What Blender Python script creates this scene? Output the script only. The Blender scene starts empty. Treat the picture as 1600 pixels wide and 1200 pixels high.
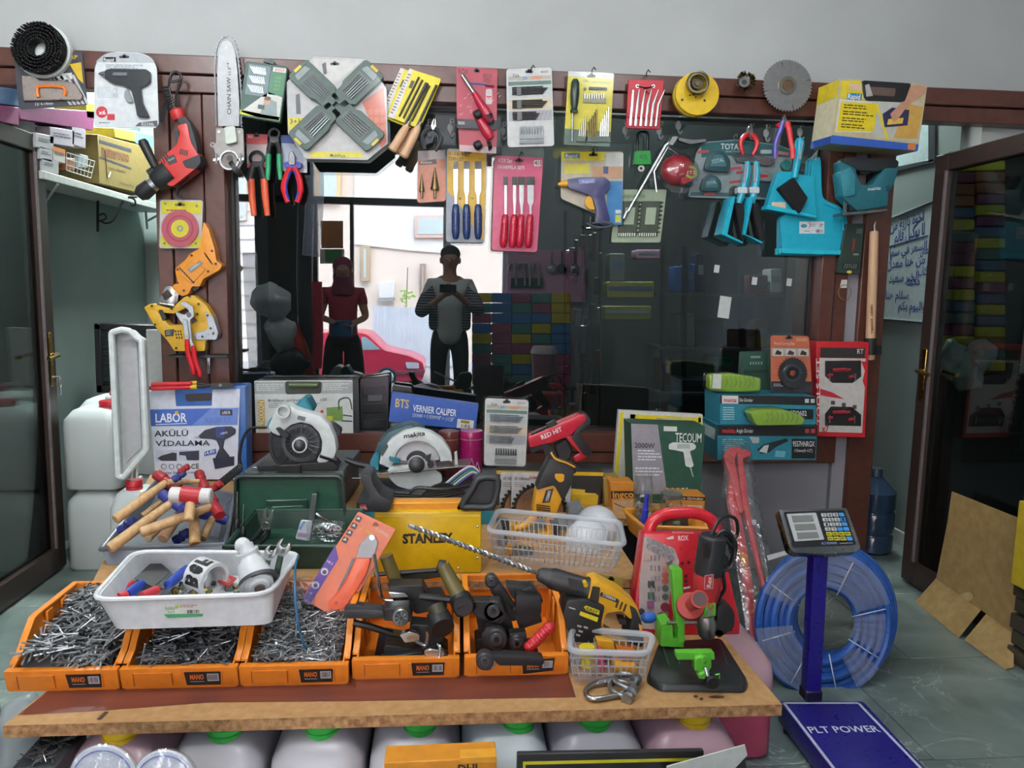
import bpy,bmesh,math,random
from mathutils import Vector as V3,Matrix,noise as _noise
from math import sin,cos,pi,radians,atan2,hypot
random.seed(7)
SC = bpy.context.scene
COL = SC.collection

# ---------------------------------------------------------------- camera
CAM_D,CAM_H,FPX = 3.5,1.33,1200.0
YAW,PITCH,ROLL = 0.084868,0.122757,radians(1.1)
_F = V3((sin(YAW)*cos(PITCH),cos(YAW)*cos(PITCH),-sin(PITCH)))
_R0 = V3((cos(YAW),-sin(YAW),0));_U0 = _R0.cross(_F)
_R = _R0*cos(ROLL) + _U0*sin(ROLL);_U = -_R0*sin(ROLL) + _U0*cos(ROLL)
CAMP = V3((0,-CAM_D,CAM_H))
_cd = bpy.data.cameras.new('camera');_co = bpy.data.objects.new('camera',_cd);COL.objects.link(_co)
_cd.sensor_width = 36;_cd.lens = 36*FPX/1600;_cd.clip_start = 0.02;_cd.clip_end = 200
_co.matrix_world = Matrix(((_R.x,_U.x,-_F.x,CAMP.x),(_R.y,_U.y,-_F.y,CAMP.y),(_R.z,_U.z,-_F.z,CAMP.z),(0,0,0,1)))
SC.camera = _co

# ---------------------------------------------------------------- world, sun, added fill lamps, exposure
SC.view_settings.view_transform = 'Standard';SC.view_settings.look = 'None'
SC.view_settings.gamma = 1;SC.view_settings.use_curve_mapping = False
SC.view_settings.exposure = 0.3
W = bpy.data.worlds.new('world');SC.world = W;W.use_nodes = True
_n = W.node_tree.nodes;_l = W.node_tree.links;_n.clear()
_o = _n.new('ShaderNodeOutputWorld');_b = _n.new('ShaderNodeBackground');_s = _n.new('ShaderNodeTexSky')
_s.sky_type = 'NISHITA';_s.sun_disc = False;_s.sun_elevation = radians(50);_s.sun_rotation = radians(20);_s.air_density = 1.0;_s.dust_density = 2.0
_l.new(_s.outputs[0],_b.inputs[0]);_b.inputs[1].default_value = 4.4;_l.new(_b.outputs[0],_o.inputs[0])
def lamp(name,loc,rot,sx,sy,power,col=(1,1,1),kind='AREA'):
    d = bpy.data.lights.new(name,kind);d.energy = power;d.color = col
    if kind == 'AREA':d.shape = 'RECTANGLE';d.size = sx;d.size_y = sy
    o = bpy.data.objects.new(name,d);COL.objects.link(o);o.location = loc;o.rotation_euler = rot
    return o
_sun = lamp('sun',(0,6,20),(radians(-38),0,radians(-12)),0,0,7.0,(1,.95,.86),'SUN');_sun.data.angle = radians(1)
FILL_LAMPS = [(-1.3,-1.65,46),(0.95,-1.65,24),(-.35,-2.6,48)]  # fill lamps added out of view to brighten the upper wall and bench
for _x,_y,_p in FILL_LAMPS:
    _o = lamp('added_lamp_light',(_x,_y,2.72),(0,0,0),1.1,0.28,_p,(0.94,0.98,1.0),'POINT');_o.data.shadow_soft_size = .16
INNER_FILL = [(-1.55,1.0,85),(.9,.62,55),(2.22,.8,26)]  # fill lamps added behind the window wall to brighten passages and shelves
for _x,_y,_p in INNER_FILL:lamp('added_inner_light',(_x,_y,2.83),(0,0,0),0.4,0.3,_p,(0.9,1.0,0.97))
_p = lamp('daylight_portal',(-0.95,-5.46,1.45),(radians(90),0,0),3.2,2.8,1);_p.data.cycles.is_portal = True
SC.cycles.max_bounces = 8;SC.cycles.diffuse_bounces = 3;SC.cycles.glossy_bounces = 4
SC.cycles.transparent_max_bounces = 16;SC.cycles.transmission_bounces = 6
SC.cycles.caustics_reflective = False;SC.cycles.caustics_refractive = False
SC.cycles.sample_clamp_indirect = 4.0

# ---------------------------------------------------------------- planes: a pixel of the 1600x1200 frame -> a point on a real surface
def ray(px,py):return _R*((px-800)/FPX) - _U*((py-600)/FPX) + _F
class PL:
    def __init__(s,p,n):
        s.p = V3(p);s.n = V3(n).normalized()
    def at(s,px,py,off=0):
        d = ray(px,py);q = s.p + s.n*off
        return CAMP + d*((q-CAMP).dot(s.n)/d.dot(s.n))
    on = at                                                      # off: metres proud of the plane, towards the viewer
    def mpp(s,px,py):return (s.at(px,py)-CAMP).dot(_F)/FPX
    def off(s,d):return PL(s.p + s.n*d,s.n)
def PY(y):return PL((0,y,0),(0,-1,0))
def PX(x,sg=1):return PL((x,0,0),(sg,0,0))
def PZ(z):return PL((0,0,z),(0,0,1))
def LEAN(px,py,z,lean=0,yaw=0):
    b = PZ(z).at(px,py);l,w = radians(lean),radians(yaw)
    return PL(b,(sin(w)*cos(l),-cos(w)*cos(l),sin(l)))
def TILT(p,lean=0,yaw=0):
    l,w = radians(lean),radians(yaw)
    return PL(p,(sin(w)*cos(l),-cos(w)*cos(l),sin(l)))

# ---------------------------------------------------------------- 2D outline helpers (pixels)
def circ(cx,cy,rx,ry=None,n=24,a0=0,a1=360):
    ry = rx if ry is None else ry
    full = abs(a1-a0) >= 360
    k = n if full else n-1
    return [(cx+rx*cos(radians(a0+(a1-a0)*i/k)),cy+ry*sin(radians(a0+(a1-a0)*i/k))) for i in range(n)]
def rot(pts,deg,cx,cy):
    c,s = cos(radians(deg)),sin(radians(deg))
    return [(cx+(x-cx)*c-(y-cy)*s,cy+(x-cx)*s+(y-cy)*c) for x,y in pts]
def rr(x0,y0,x1,y1,r,n=4):
    o = []
    for cx,cy,a in ((x1-r,y0+r,-90),(x1-r,y1-r,0),(x0+r,y1-r,90),(x0+r,y0+r,180)):
        for i in range(n+1):
            t = radians(a+90*i/n);o.append((cx+r*cos(t),cy+r*sin(t)))
    return o
def rq(q,r,n=3):
    """rounded quad / polygon: corners cut with arcs of r pixels"""
    o = [];k = len(q)
    for i in range(k):
        a,b,c = V3((*q[i-1],0)),V3((*q[i],0)),V3((*q[(i+1) % k],0))
        u,v = (a-b),(c-b);rr_ = min(r,u.length*.45,v.length*.45);p0 = b+u.normalized()*rr_;p1 = b+v.normalized()*rr_
        for j in range(n+1):
            t = j/n;p = p0*(1-t)**2 + b*2*t*(1-t) + p1*t*t;o.append((p.x,p.y))
    return o
class Q4:
    def __init__(s,tl,tr,br,bl):s.c = [V3((*p,0)) for p in (tl,tr,br,bl)]
    def __call__(s,u,v):
        a,b,c,d = s.c;p = (a*(1-u)+b*u)*(1-v) + (d*(1-u)+c*u)*v;return (p.x,p.y)
    def rect(s,u0,v0,u1,v1):return [s(u0,v0),s(u1,v0),s(u1,v1),s(u0,v1)]
    def pts(s,l):return [s(u,v) for u,v in l]
def spline(p,n=6,closed=False):
    """Catmull-Rom through tuples of any length"""
    w = max(len(a) for a in p);p = [tuple(a)+(0,)*(w-len(a)) for a in p];o = [];k = len(p)
    g = (lambda i:p[i % k]) if closed else (lambda i:p[max(0,min(k-1,i))])
    for i in range(k if closed else k-1):
        a,b,c,d = g(i-1),g(i),g(i+1),g(i+2)
        for j in range(n):
            t = j/n
            o.append(tuple(.5*((2*b[m])+(-a[m]+c[m])*t+(2*a[m]-5*b[m]+4*c[m]-d[m])*t*t+(-a[m]+3*b[m]-3*c[m]+d[m])*t**3) for m in range(len(b))))
    if not closed:o.append(tuple(p[-1]))
    return o

# ---------------------------------------------------------------- materials
def lin(h):
    c = [int(h[i:i+2],16)/255 for i in (0,2,4)]
    return tuple((x/12.92 if x <= .04045 else ((x+.055)/1.055)**2.4) for x in c) + (1,)
MATS = {}
def newmat(name):
    m = bpy.data.materials.new(name);m.use_nodes = True;nt = m.node_tree;nt.nodes.clear()
    out = nt.nodes.new('ShaderNodeOutputMaterial');return m,nt,out
def bsdf(nt,out,col=None,rough=.5,metal=0,spec=.5):
    b = nt.nodes.new('ShaderNodeBsdfPrincipled');nt.links.new(b.outputs[0],out.inputs[0])
    if col:b.inputs['Base Color'].default_value = col
    b.inputs['Roughness'].default_value = rough;b.inputs['Metallic'].default_value = metal;b.inputs['Specular IOR Level'].default_value = spec
    return b
def noise(nt,scale,detail=3,coord='Object',vec=None,stretch=None):
    tc = nt.nodes.new('ShaderNodeTexCoord');t = nt.nodes.new('ShaderNodeTexNoise');t.inputs['Scale'].default_value = scale;t.inputs['Detail'].default_value = detail
    src = tc.outputs[coord]
    if stretch:
        mp = nt.nodes.new('ShaderNodeMapping');mp.inputs['Scale'].default_value = stretch;nt.links.new(src,mp.inputs[0]);src = mp.outputs[0]
    nt.links.new(src,t.inputs['Vector']);return t
def ramp(nt,fac,stops):
    r = nt.nodes.new('ShaderNodeValToRGB');e = r.color_ramp.elements
    while len(e) < len(stops):e.new(.5)
    for i,(p,c) in enumerate(stops):e[i].position = p;e[i].color = c if len(c) == 4 else (*c,1)
    nt.links.new(fac,r.inputs[0]);return r
def bump(nt,b,h,strength=.2,dist=.002):
    k = nt.nodes.new('ShaderNodeBump');k.inputs['Strength'].default_value = strength;k.inputs['Distance'].default_value = dist
    nt.links.new(h,k.inputs['Height']);nt.links.new(k.outputs[0],b.inputs['Normal'])
def mul(c,k):return (min(c[0]*k,1),min(c[1]*k,1),min(c[2]*k,1),1)
def mat(key):
    """'rrggbb[:roughness[:metallic]]' or the name of a special material"""
    if key in MATS:return MATS[key]
    if key in SPECIAL:m = SPECIAL[key]()
    else:
        f = key.split(':');c = lin(f[0]);rough = float(f[1]) if len(f) > 1 else .45;metal = float(f[2]) if len(f) > 2 else 0
        m,nt,out = newmat('paint_'+f[0]);b = bsdf(nt,out,c,rough,metal)
        t = noise(nt,38,4);r = ramp(nt,t.outputs['Fac'],[(.3,mul(c,.90)),(.7,mul(c,1.07))])
        nt.links.new(r.outputs[0],b.inputs['Base Color'])
        t2 = noise(nt,90,2)
        mr = nt.nodes.new('ShaderNodeMapRange');mr.inputs['To Min'].default_value = max(0,rough-.08);mr.inputs['To Max'].default_value = min(1,rough+.08)
        nt.links.new(t2.outputs['Fac'],mr.inputs['Value']);nt.links.new(mr.outputs[0],b.inputs['Roughness'])
    MATS[key] = m;return m
def m_clear(tint=(.97,.98,.98,1),gl=.06,rough=.12,name='clear_plastic',lo=.012):
    def f():
        m,nt,out = newmat(name)
        t = nt.nodes.new('ShaderNodeBsdfTransparent');t.inputs[0].default_value = tint
        g = nt.nodes.new('ShaderNodeBsdfGlossy');g.inputs['Roughness'].default_value = rough;g.inputs[0].default_value = (.9,.92,.93,1)
        lw = nt.nodes.new('ShaderNodeLayerWeight');lw.inputs[0].default_value = .25
        mr = nt.nodes.new('ShaderNodeMapRange');mr.inputs['To Min'].default_value = lo;mr.inputs['To Max'].default_value = gl*4
        mx = nt.nodes.new('ShaderNodeMixShader');nt.links.new(lw.outputs['Facing'],mr.inputs['Value']);nt.links.new(mr.outputs[0],mx.inputs[0])
        nt.links.new(t.outputs[0],mx.inputs[1]);nt.links.new(g.outputs[0],mx.inputs[2]);nt.links.new(mx.outputs[0],out.inputs[0])
        if 'wrap' in name or 'film' in name:
            n = noise(nt,26,3);k = nt.nodes.new('ShaderNodeBump');k.inputs['Strength'].default_value = .9;k.inputs['Distance'].default_value = .01
            nt.links.new(n.outputs['Fac'],k.inputs['Height']);nt.links.new(k.outputs[0],g.inputs['Normal'])
        return m
    return f
def m_milky(col,alpha,name):
    """translucent plastic: part diffuse, part see-through"""
    def f():
        m,nt,out = newmat(name)
        t = nt.nodes.new('ShaderNodeBsdfTransparent');b = nt.nodes.new('ShaderNodeBsdfPrincipled');b.inputs['Base Color'].default_value = lin(col);b.inputs['Roughness'].default_value = .3
        mx = nt.nodes.new('ShaderNodeMixShader');mx.inputs[0].default_value = alpha
        nt.links.new(t.outputs[0],mx.inputs[1]);nt.links.new(b.outputs[0],mx.inputs[2]);nt.links.new(mx.outputs[0],out.inputs[0]);return m
    return f
def m_pane(refl,tint,name,ior=1.5):
    """tinted window glass: mirrors part of the light, lets part of it through"""
    def f():
        m,nt,out = newmat(name)
        t = nt.nodes.new('ShaderNodeBsdfTransparent');t.inputs[0].default_value = tint
        g = nt.nodes.new('ShaderNodeBsdfGlossy');g.inputs['Roughness'].default_value = 0;g.inputs[0].default_value = (.97,.99,1,1)
        fr = nt.nodes.new('ShaderNodeFresnel');fr.inputs[0].default_value = ior
        ad = nt.nodes.new('ShaderNodeMath');ad.operation = 'ADD';ad.inputs[1].default_value = refl;ad.use_clamp = True
        mx = nt.nodes.new('ShaderNodeMixShader');nt.links.new(fr.outputs[0],ad.inputs[0]);nt.links.new(ad.outputs[0],mx.inputs[0])
        nt.links.new(t.outputs[0],mx.inputs[1]);nt.links.new(g.outputs[0],mx.inputs[2]);nt.links.new(mx.outputs[0],out.inputs[0]);return m
    return f
def m_wood(c0,c1,name,stretch=(1,1,14),rough=.45,sc=9):
    def f():
        m,nt,out = newmat(name);b = bsdf(nt,out,None,rough)
        t = noise(nt,sc,5,stretch=stretch);r = ramp(nt,t.outputs['Fac'],[(.3,lin(c0)),(.7,lin(c1))]);nt.links.new(r.outputs[0],b.inputs['Base Color'])
        bump(nt,b,t.outputs['Fac'],.08);return m
    return f
def m_wall(c0,c1,name,rough=.85):
    def f():
        m,nt,out = newmat(name);b = bsdf(nt,out,None,rough)
        t = noise(nt,3,5);r = ramp(nt,t.outputs['Fac'],[(.3,lin(c0)),(.7,lin(c1))]);nt.links.new(r.outputs[0],b.inputs['Base Color'])
        t2 = noise(nt,120,2);bump(nt,b,t2.outputs['Fac'],.06);return m
    return f
def m_chip(c0,c1,c2,name,sc=60):
    def f():
        m,nt,out = newmat(name);b = bsdf(nt,out,None,.75)
        t = noise(nt,sc,4);r = ramp(nt,t.outputs['Fac'],[(.32,lin(c0)),(.5,lin(c1)),(.68,lin(c2))]);nt.links.new(r.outputs[0],b.inputs['Base Color'])
        bump(nt,b,t.outputs['Fac'],.4);return m
    return f
def m_marble():
    m,nt,out = newmat('green_marble_tile');b = bsdf(nt,out,None,.28)
    t = noise(nt,2.2,8);t.inputs['Distortion'].default_value = 1.6;r = ramp(nt,t.outputs['Fac'],[(.28,lin('4a5652')),(.5,lin('697773')),(.72,lin('889690'))])
    v = noise(nt,3.4,9);v.inputs['Distortion'].default_value = 2.4
    rv = ramp(nt,v.outputs['Fac'],[(.485,(0,0,0)),(.5,(1,1,1)),(.515,(0,0,0))])
    t3 = noise(nt,1.7,2);r3 = ramp(nt,t3.outputs['Fac'],[(.52,(0,0,0)),(.68,(.7,.7,.7))])
    mm = nt.nodes.new('ShaderNodeMath');mm.operation = 'MULTIPLY';nt.links.new(rv.outputs[0],mm.inputs[0]);nt.links.new(r3.outputs[0],mm.inputs[1])
    mx = nt.nodes.new('ShaderNodeMix');mx.data_type = 'RGBA';nt.links.new(mm.outputs[0],mx.inputs[0]);nt.links.new(r.outputs[0],mx.inputs[6]);mx.inputs[7].default_value = lin('ccd6d0')
    nt.links.new(mx.outputs[2],b.inputs['Base Color']);return m
def m_emit(col,st,name):
    def f():
        m,nt,out = newmat(name);e = nt.nodes.new('ShaderNodeEmission');e.inputs[0].default_value = lin(col);e.inputs[1].default_value = st
        nt.links.new(e.outputs[0],out.inputs[0]);return m
    return f
def m_bicolor(lo,hi,zc,name,alpha=1,soft=.01):
    """translucent can holding liquid up to the object height zc"""
    def f():
        m,nt,out = newmat(name);b = bsdf(nt,out,None,.32)
        tc = nt.nodes.new('ShaderNodeTexCoord');sp = nt.nodes.new('ShaderNodeSeparateXYZ');nt.links.new(tc.outputs['Object'],sp.inputs[0])
        mr = nt.nodes.new('ShaderNodeMapRange');mr.inputs['From Min'].default_value = zc-soft;mr.inputs['From Max'].default_value = zc+soft
        nt.links.new(sp.outputs[2],mr.inputs['Value']);r = ramp(nt,mr.outputs[0],[(0,lin(lo)),(1,lin(hi))]);nt.links.new(r.outputs[0],b.inputs['Base Color'])
        b.inputs['Subsurface Weight'].default_value = 0;return m
    return f
SPECIAL = {
 'clear':m_clear(),'film':m_clear((.96,.97,.98,1),.12,.16,'wrap_film',.11),'wrap':m_milky('b4bccc',.34,'stretch_wrap'),
 'jarglass':m_clear((.93,.96,.95,1),.2,.02,'jar_glass',.06),
 'basket':m_milky('c9cfdc',.20,'clear_basket_plastic'),'milk':m_milky('d5dce2',.38,'frosted_plastic'),'hook':m_milky('c8ced0',.45,'clear_hook'),
 'bubble':m_milky('b9c4c6',.75,'bubble_wrap'),
 'pane':m_pane(.07,(.55,.58,.58,1),'tinted_window_glass'),'doorpane':m_pane(.03,(.46,.52,.50,1),'tinted_door_glass',1.12),
 'frame':m_wood('4a2a22','59342a','brown_frame',(1,1,1),.34,30),'doorframe':m_wood('2e231f','372a25','dark_brown_frame',(1,1,1),.38,30),
 'handlewood':m_wood('b08a5c','cda97c','pale_handle_wood',(6,6,1),.5,14),'bat':m_wood('c69c78','d6b08c','beech_wood',(9,9,1),.5,8),
 'wallup':m_wall('a9adac','b2b6b5','light_grey_wall'),'walllow':m_wall('8a8990','93929a','grey_wall'),'wallback':m_wall('74827f','7c8a87','green_grey_wall'),
 'wallshade':m_wall('1c2222','222828','shade_toned_inner_wall'),'ceil':m_wall('d2d4d2','dadcda','white_ceiling'),'chip':m_chip('7a5636','9a7148','b58c5e','chipboard_edge',70),'chiptop':m_chip('9c7446','a47c4e','ac8658','chipboard_face',45),
 'redtop':m_wood('5f3026','6c382c','red_brown_laminate',(1,6,1),.38,5),'marble':m_marble,
 'card':m_chip('8a6f42','93784a','9c8252','brown_cardboard',25),'foil':lambda:mat('c8ccd0:.25:1'),
 'fillglow':m_emit('f4fbff',1.3,'added_lamp_diffuser'),  # glow of the added fill lamps
 'facade':m_wall('cfc2b4','d8cbbd','beige_facade'),'facadew':m_wall('dedad4','e6e2dc','white_facade'),'sheet':m_wall('aab4bc','bcc5cc','white_sheet_metal',.5),
 'road':m_wall('8e8c88','9a9894','pale_asphalt'),
}

# ---------------------------------------------------------------- mesh builder
TXT = {}
def text_geo(s,bold,font=None):
    k = (s,bold)
    if k not in TXT:
        c = bpy.data.curves.new('t','FONT');c.body = s;c.resolution_u = 2;c.offset = bold
        o = bpy.data.objects.new('t',c);me = bpy.data.meshes.new_from_object(o)
        vs = [(v.co.x,v.co.y) for v in me.vertices];fs = [tuple(p.vertices) for p in me.polygons]
        bpy.data.objects.remove(o);bpy.data.curves.remove(c);bpy.data.meshes.remove(me)
        TXT[k] = (vs,fs)
    return TXT[k]
class M:
    def __init__(s,name=None,of=None,label=None,kind=None):
        s.v = [];s.f = [];s.fm = [];s.mats = [];s.name = name;s.of = of;s.label = label;s.kind = kind;s.sharp = 38
    def mi(s,k):
        if k not in s.mats:s.mats.append(k)
        return s.mats.index(k)
    def add(s,vs,fs,k):
        b = len(s.v);i = s.mi(k);s.v += [V3(v) for v in vs]
        for f in fs:s.f.append(tuple(b+x for x in f));s.fm.append(i)
        return s
    def bm(s,bm,k):
        bm.verts.index_update();s.add([v.co.copy() for v in bm.verts],[[v.index for v in f.verts] for f in bm.faces],k);bm.free();return s
    def solid(s,front,back,k,bev=0,seg=1):
        """closed solid between two equal loops of 3D points"""
        bm = bmesh.new();n = len(front)
        a = [bm.verts.new(p) for p in front];b = [bm.verts.new(p) for p in back]
        try:
            bm.faces.new(a);bm.faces.new(b[::-1])
            for i in range(n):bm.faces.new((a[i-1],b[i-1],b[i],a[i]))
        except ValueError:pass
        bmesh.ops.recalc_face_normals(bm,faces=bm.faces)
        if bev:
            ed = [e for e in bm.edges if len(e.link_faces) == 2 and e.calc_face_angle(0) > .6]
            bmesh.ops.bevel(bm,geom=ed,offset=bev,segments=seg,profile=.6,affect='EDGES',clamp_overlap=True)
        return s.bm(bm,k)
    def prism(s,pl,pts,t,k,off=0,bev=0,seg=1):
        """outline in pixels on the plane, front face off metres proud, t metres thick"""
        fr = [pl.on(p[0],p[1],off) for p in pts];return s.solid(fr,[p-pl.n*t for p in fr],k,bev,seg)
    def flat(s,pl,pts,k,off=.001):
        return s.add([pl.on(p[0],p[1],off) for p in pts],[list(range(len(pts)))],k)
    def box(s,c,d,k,rz=0,bev=0,seg=1,rx=0,ry=0):
        bm = bmesh.new();bmesh.ops.create_cube(bm,size=1)
        for v in bm.verts:v.co = V3((v.co.x*d[0],v.co.y*d[1],v.co.z*d[2]))
        if bev:bmesh.ops.bevel(bm,geom=bm.edges[:],offset=bev,segments=seg,profile=.6,affect='EDGES',clamp_overlap=True)
        bm.transform(Matrix.Translation(c) @ Matrix.Rotation(rz,4,'Z') @ Matrix.Rotation(ry,4,'Y') @ Matrix.Rotation(rx,4,'X'));return s.bm(bm,k)
    def bb(s,x0,x1,y0,y1,z0,z1,k,bev=0):return s.box(((x0+x1)/2,(y0+y1)/2,(z0+z1)/2),(abs(x1-x0),abs(y1-y0),abs(z1-z0)),k,0,bev)
    def tube3(s,P,r,k,n=8,closed=False,caps=True):
        P = [V3(p) for p in P];m = len(P);R = r if isinstance(r,(list,tuple)) else [r]*m
        vs = [];fs = [];up = None
        for i in range(m):
            if closed:t = P[(i+1) % m]-P[i-1]
            else:t = P[min(i+1,m-1)]-P[max(i-1,0)]
            t = t.normalized() if t.length > 1e-9 else V3((0,0,1))
            if up is None:up = t.orthogonal().normalized()
            up = up - t*up.dot(t);up = up.normalized() if up.length > 1e-6 else t.orthogonal().normalized()
            w = t.cross(up)
            for j in range(n):
                a = 2*pi*j/n;vs.append(P[i] + (up*cos(a)+w*sin(a))*R[i])
        for i in range(m if closed else m-1):
            for j in range(n):
                a,b = i*n+j,i*n+(j+1) % n;c,d = ((i+1) % m)*n+(j+1) % n,((i+1) % m)*n+j;fs.append((a,b,c,d))
        if caps and not closed:fs.append(tuple(range(n))[::-1]);fs.append(tuple((m-1)*n+j for j in range(n)))
        return s.add(vs,fs,k)
    def tube(s,pl,pts,r,k,n=8,off=0,closed=False):
        """pts: (px, py[, off metres]); r in pixels, one or a list"""
        P = [pl.on(p[0],p[1],p[2] if len(p) > 2 else off) for p in pts];q = pl.mpp(pts[0][0],pts[0][1])
        return s.tube3(P,[x*q for x in r] if isinstance(r,(list,tuple)) else r*q,k,n,closed)
    def lathe3(s,p0,p1,prof,k,n=16,caps=True):
        p0,p1 = V3(p0),V3(p1);return s.tube3([p0.lerp(p1,t) for t,r in prof],[max(r,1e-5) for t,r in prof],k,n,False,caps)
    def lathe(s,pl,x0,y0,x1,y1,prof,k,n=16,off=0,off1=None):
        q = pl.mpp(x0,y0);return s.lathe3(pl.on(x0,y0,off),pl.on(x1,y1,off if off1 is None else off1),[(t,r*q) for t,r in prof],k,n)
    def ball3(s,c,r,k,n=12,m=8):
        r = r if isinstance(r,(tuple,list)) else (r,r,r);c = V3(c);vs = [c+V3((0,0,r[2]))];fs = []
        for i in range(1,m):
            a = pi*i/m
            for j in range(n):b = 2*pi*j/n;vs.append(c+V3((r[0]*sin(a)*cos(b),r[1]*sin(a)*sin(b),r[2]*cos(a))))
        vs.append(c-V3((0,0,r[2])))
        for j in range(n):fs.append((0,1+j,1+(j+1) % n));fs.append((len(vs)-1,1+(m-2)*n+(j+1) % n,1+(m-2)*n+j))
        for i in range(m-2):
            for j in range(n):fs.append((1+i*n+j,1+(i+1)*n+j,1+(i+1)*n+(j+1) % n,1+i*n+(j+1) % n))
        return s.add(vs,fs,k)
    def ball(s,pl,x,y,r,k,off=0,ry=None,rd=None,n=12):
        q = pl.mpp(x,y);return s.ball3(pl.on(x,y,off),(r*q,(rd or r)*q,(ry or r)*q),k,n)
    def cyl(s,pl,x,y,r,t,k,off=0,n=20,bev=0):return s.prism(pl,circ(x,y,r,n=n),t,k,off,bev)
    def ring(s,pl,x,y,r0,r1,t,k,off=0,n=28,ax=0,ay=0):
        """flat annulus of thickness t, outer r0, inner r1 (pixels)"""
        o = circ(x,y,r0,n=n);i = circ(x+ax,y+ay,r1,n=n)
        A = [pl.on(*p,off) for p in o];B = [pl.on(*p,off) for p in i];d = pl.n*t
        vs = A+B+[p-d for p in A]+[p-d for p in B];fs = []
        for j in range(n):
            h = (j+1) % n;fs += [(j,h,n+h,n+j),(2*n+h,2*n+j,3*n+j,3*n+h),(h,j,2*n+j,2*n+h),(n+j,n+h,3*n+h,3*n+j)]
        return s.add(vs,fs,k)
    def text3(s,p0,u,v,n,st,k,bold=.012):
        vs,fs = text_geo(st,bold)
        if not vs:return s
        x0 = min(a for a,b in vs);x1 = max(a for a,b in vs);y1 = max(b for a,b in vs);d = .0
        return s.add([p0+u*((a-x0)/max(x1-x0,1e-6))+v*(b/max(y1,1e-6)) for a,b in vs],fs,k)
    def text(s,pl,st,x0,y0,x1,y1,h,k,off=.0012,bold=.012,slant=0):
        """baseline from (x0,y0) to (x1,y1), capitals h pixels tall"""
        L = hypot(x1-x0,y1-y0) or 1;ux,uy = (x1-x0)/L,(y1-y0)/L
        a = pl.on(x0,y0,off);b = pl.on(x1,y1,off);c = pl.on(x0+uy*h+ux*slant*h,y0-ux*h+uy*slant*h,off)
        return s.text3(a,b-a,c-a,pl.n,st,k,bold)
    def tq(s,pl,q,st,u0,v0,u1,v1,k,off=.0012,bold=.012):
        """text filling the cell u0..u1, v0..v1 of a Q4"""
        a,b,c = pl.on(*q(u0,v1),off),pl.on(*q(u1,v1),off),pl.on(*q(u0,v0),off);return s.text3(a,b-a,c-a,pl.n,st,k,bold)
    def lines(s,pl,q,u0,v0,u1,v1,rows,k,off=.0011,fill=.45,ragged=.35):
        """unreadable small print: rows of word-long dashes"""
        for i in range(rows):
            va = v0+(v1-v0)*i/rows;vb = va+(v1-v0)/rows*fill;u = u0;e = u1-(u1-u0)*ragged*random.random()
            while u < e:
                w = (u1-u0)*(.06+.14*random.random());s.flat(pl,q.rect(u,va,min(u+w,e),vb),k,off);u += w+(u1-u0)*.025
        return s
    def bars(s,pl,q,u0,v0,u1,v1,n,k,off=.0013):
        w = (u1-u0)/n
        for i in range(n):s.flat(pl,q.rect(u0+w*i,v0,u0+w*(i+random.choice((.3,.5,.7))),v1),k,off)
        return s
    def saw(s,pl,o,c,t,k,off):
        """toothed disc: fan front and back, rim strip"""
        n = len(o);A = [pl.on(*p,off) for p in o];C = pl.on(*c,off);d = pl.n*t
        return s.add([C,C-d]+A+[p-d for p in A],[(0,2+i,2+(i+1) % n) for i in range(n)]+[(1,2+n+(i+1) % n,2+n+i) for i in range(n)]+[(2+i,2+n+i,2+n+(i+1) % n,2+(i+1) % n) for i in range(n)],k)
    def tray(s,bot,top,t,k,bev=0):
        """open box: bot, top = 4 outer corners each; wall t, floor t"""
        bot = [V3(p) for p in bot];top = [V3(p) for p in top]
        def ins(q,t):
            o = []
            for i in range(4):
                a,b,c = q[i-1],q[i],q[(i+1) % 4];o.append(b+(a-b).normalized()*t+(c-b).normalized()*t)
            return o
        up = V3((0,0,t));ib = [p+up for p in ins(bot,t)];it = ins(top,t);vs = bot+top+ib+it;fs = [(3,2,1,0),(8,9,10,11)]
        for i in range(4):
            j = (i+1) % 4;fs += [(i,j,4+j,4+i),(4+i,4+j,12+j,12+i),(12+i,12+j,8+j,8+i)]
        return s.add(vs,fs,k)
    def crumple(s,amp,sc=18):
        s.sharp = 180
        for v in s.v:v += _noise.noise_vector(v*sc)*amp+_noise.noise_vector(v*sc*2.7)*amp*.5
        return s
    def mirror(s,y):
        for v in s.v:v.y = 2*y-v.y
        s.f = [f[::-1] for f in s.f];return s
    def move(s,d):
        d = V3(d)
        for v in s.v:v += d
        return s
    def make(s,name,parent,loc):
        me = bpy.data.meshes.new(name);me.from_pydata([v-loc for v in s.v],[],s.f)
        for k in s.mats:me.materials.append(mat(k))
        me.polygons.foreach_set('material_index',s.fm);me.polygons.foreach_set('use_smooth',[True]*len(s.f));me.set_sharp_from_angle(angle=radians(s.sharp));me.update()
        o = bpy.data.objects.new(name,me);COL.objects.link(o)
        if parent:o.parent = parent
        else:o.location = loc
        if s.label and parent:o['label'] = s.label
        if s.kind:o['kind'] = s.kind
        return o
THINGS = []
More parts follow.
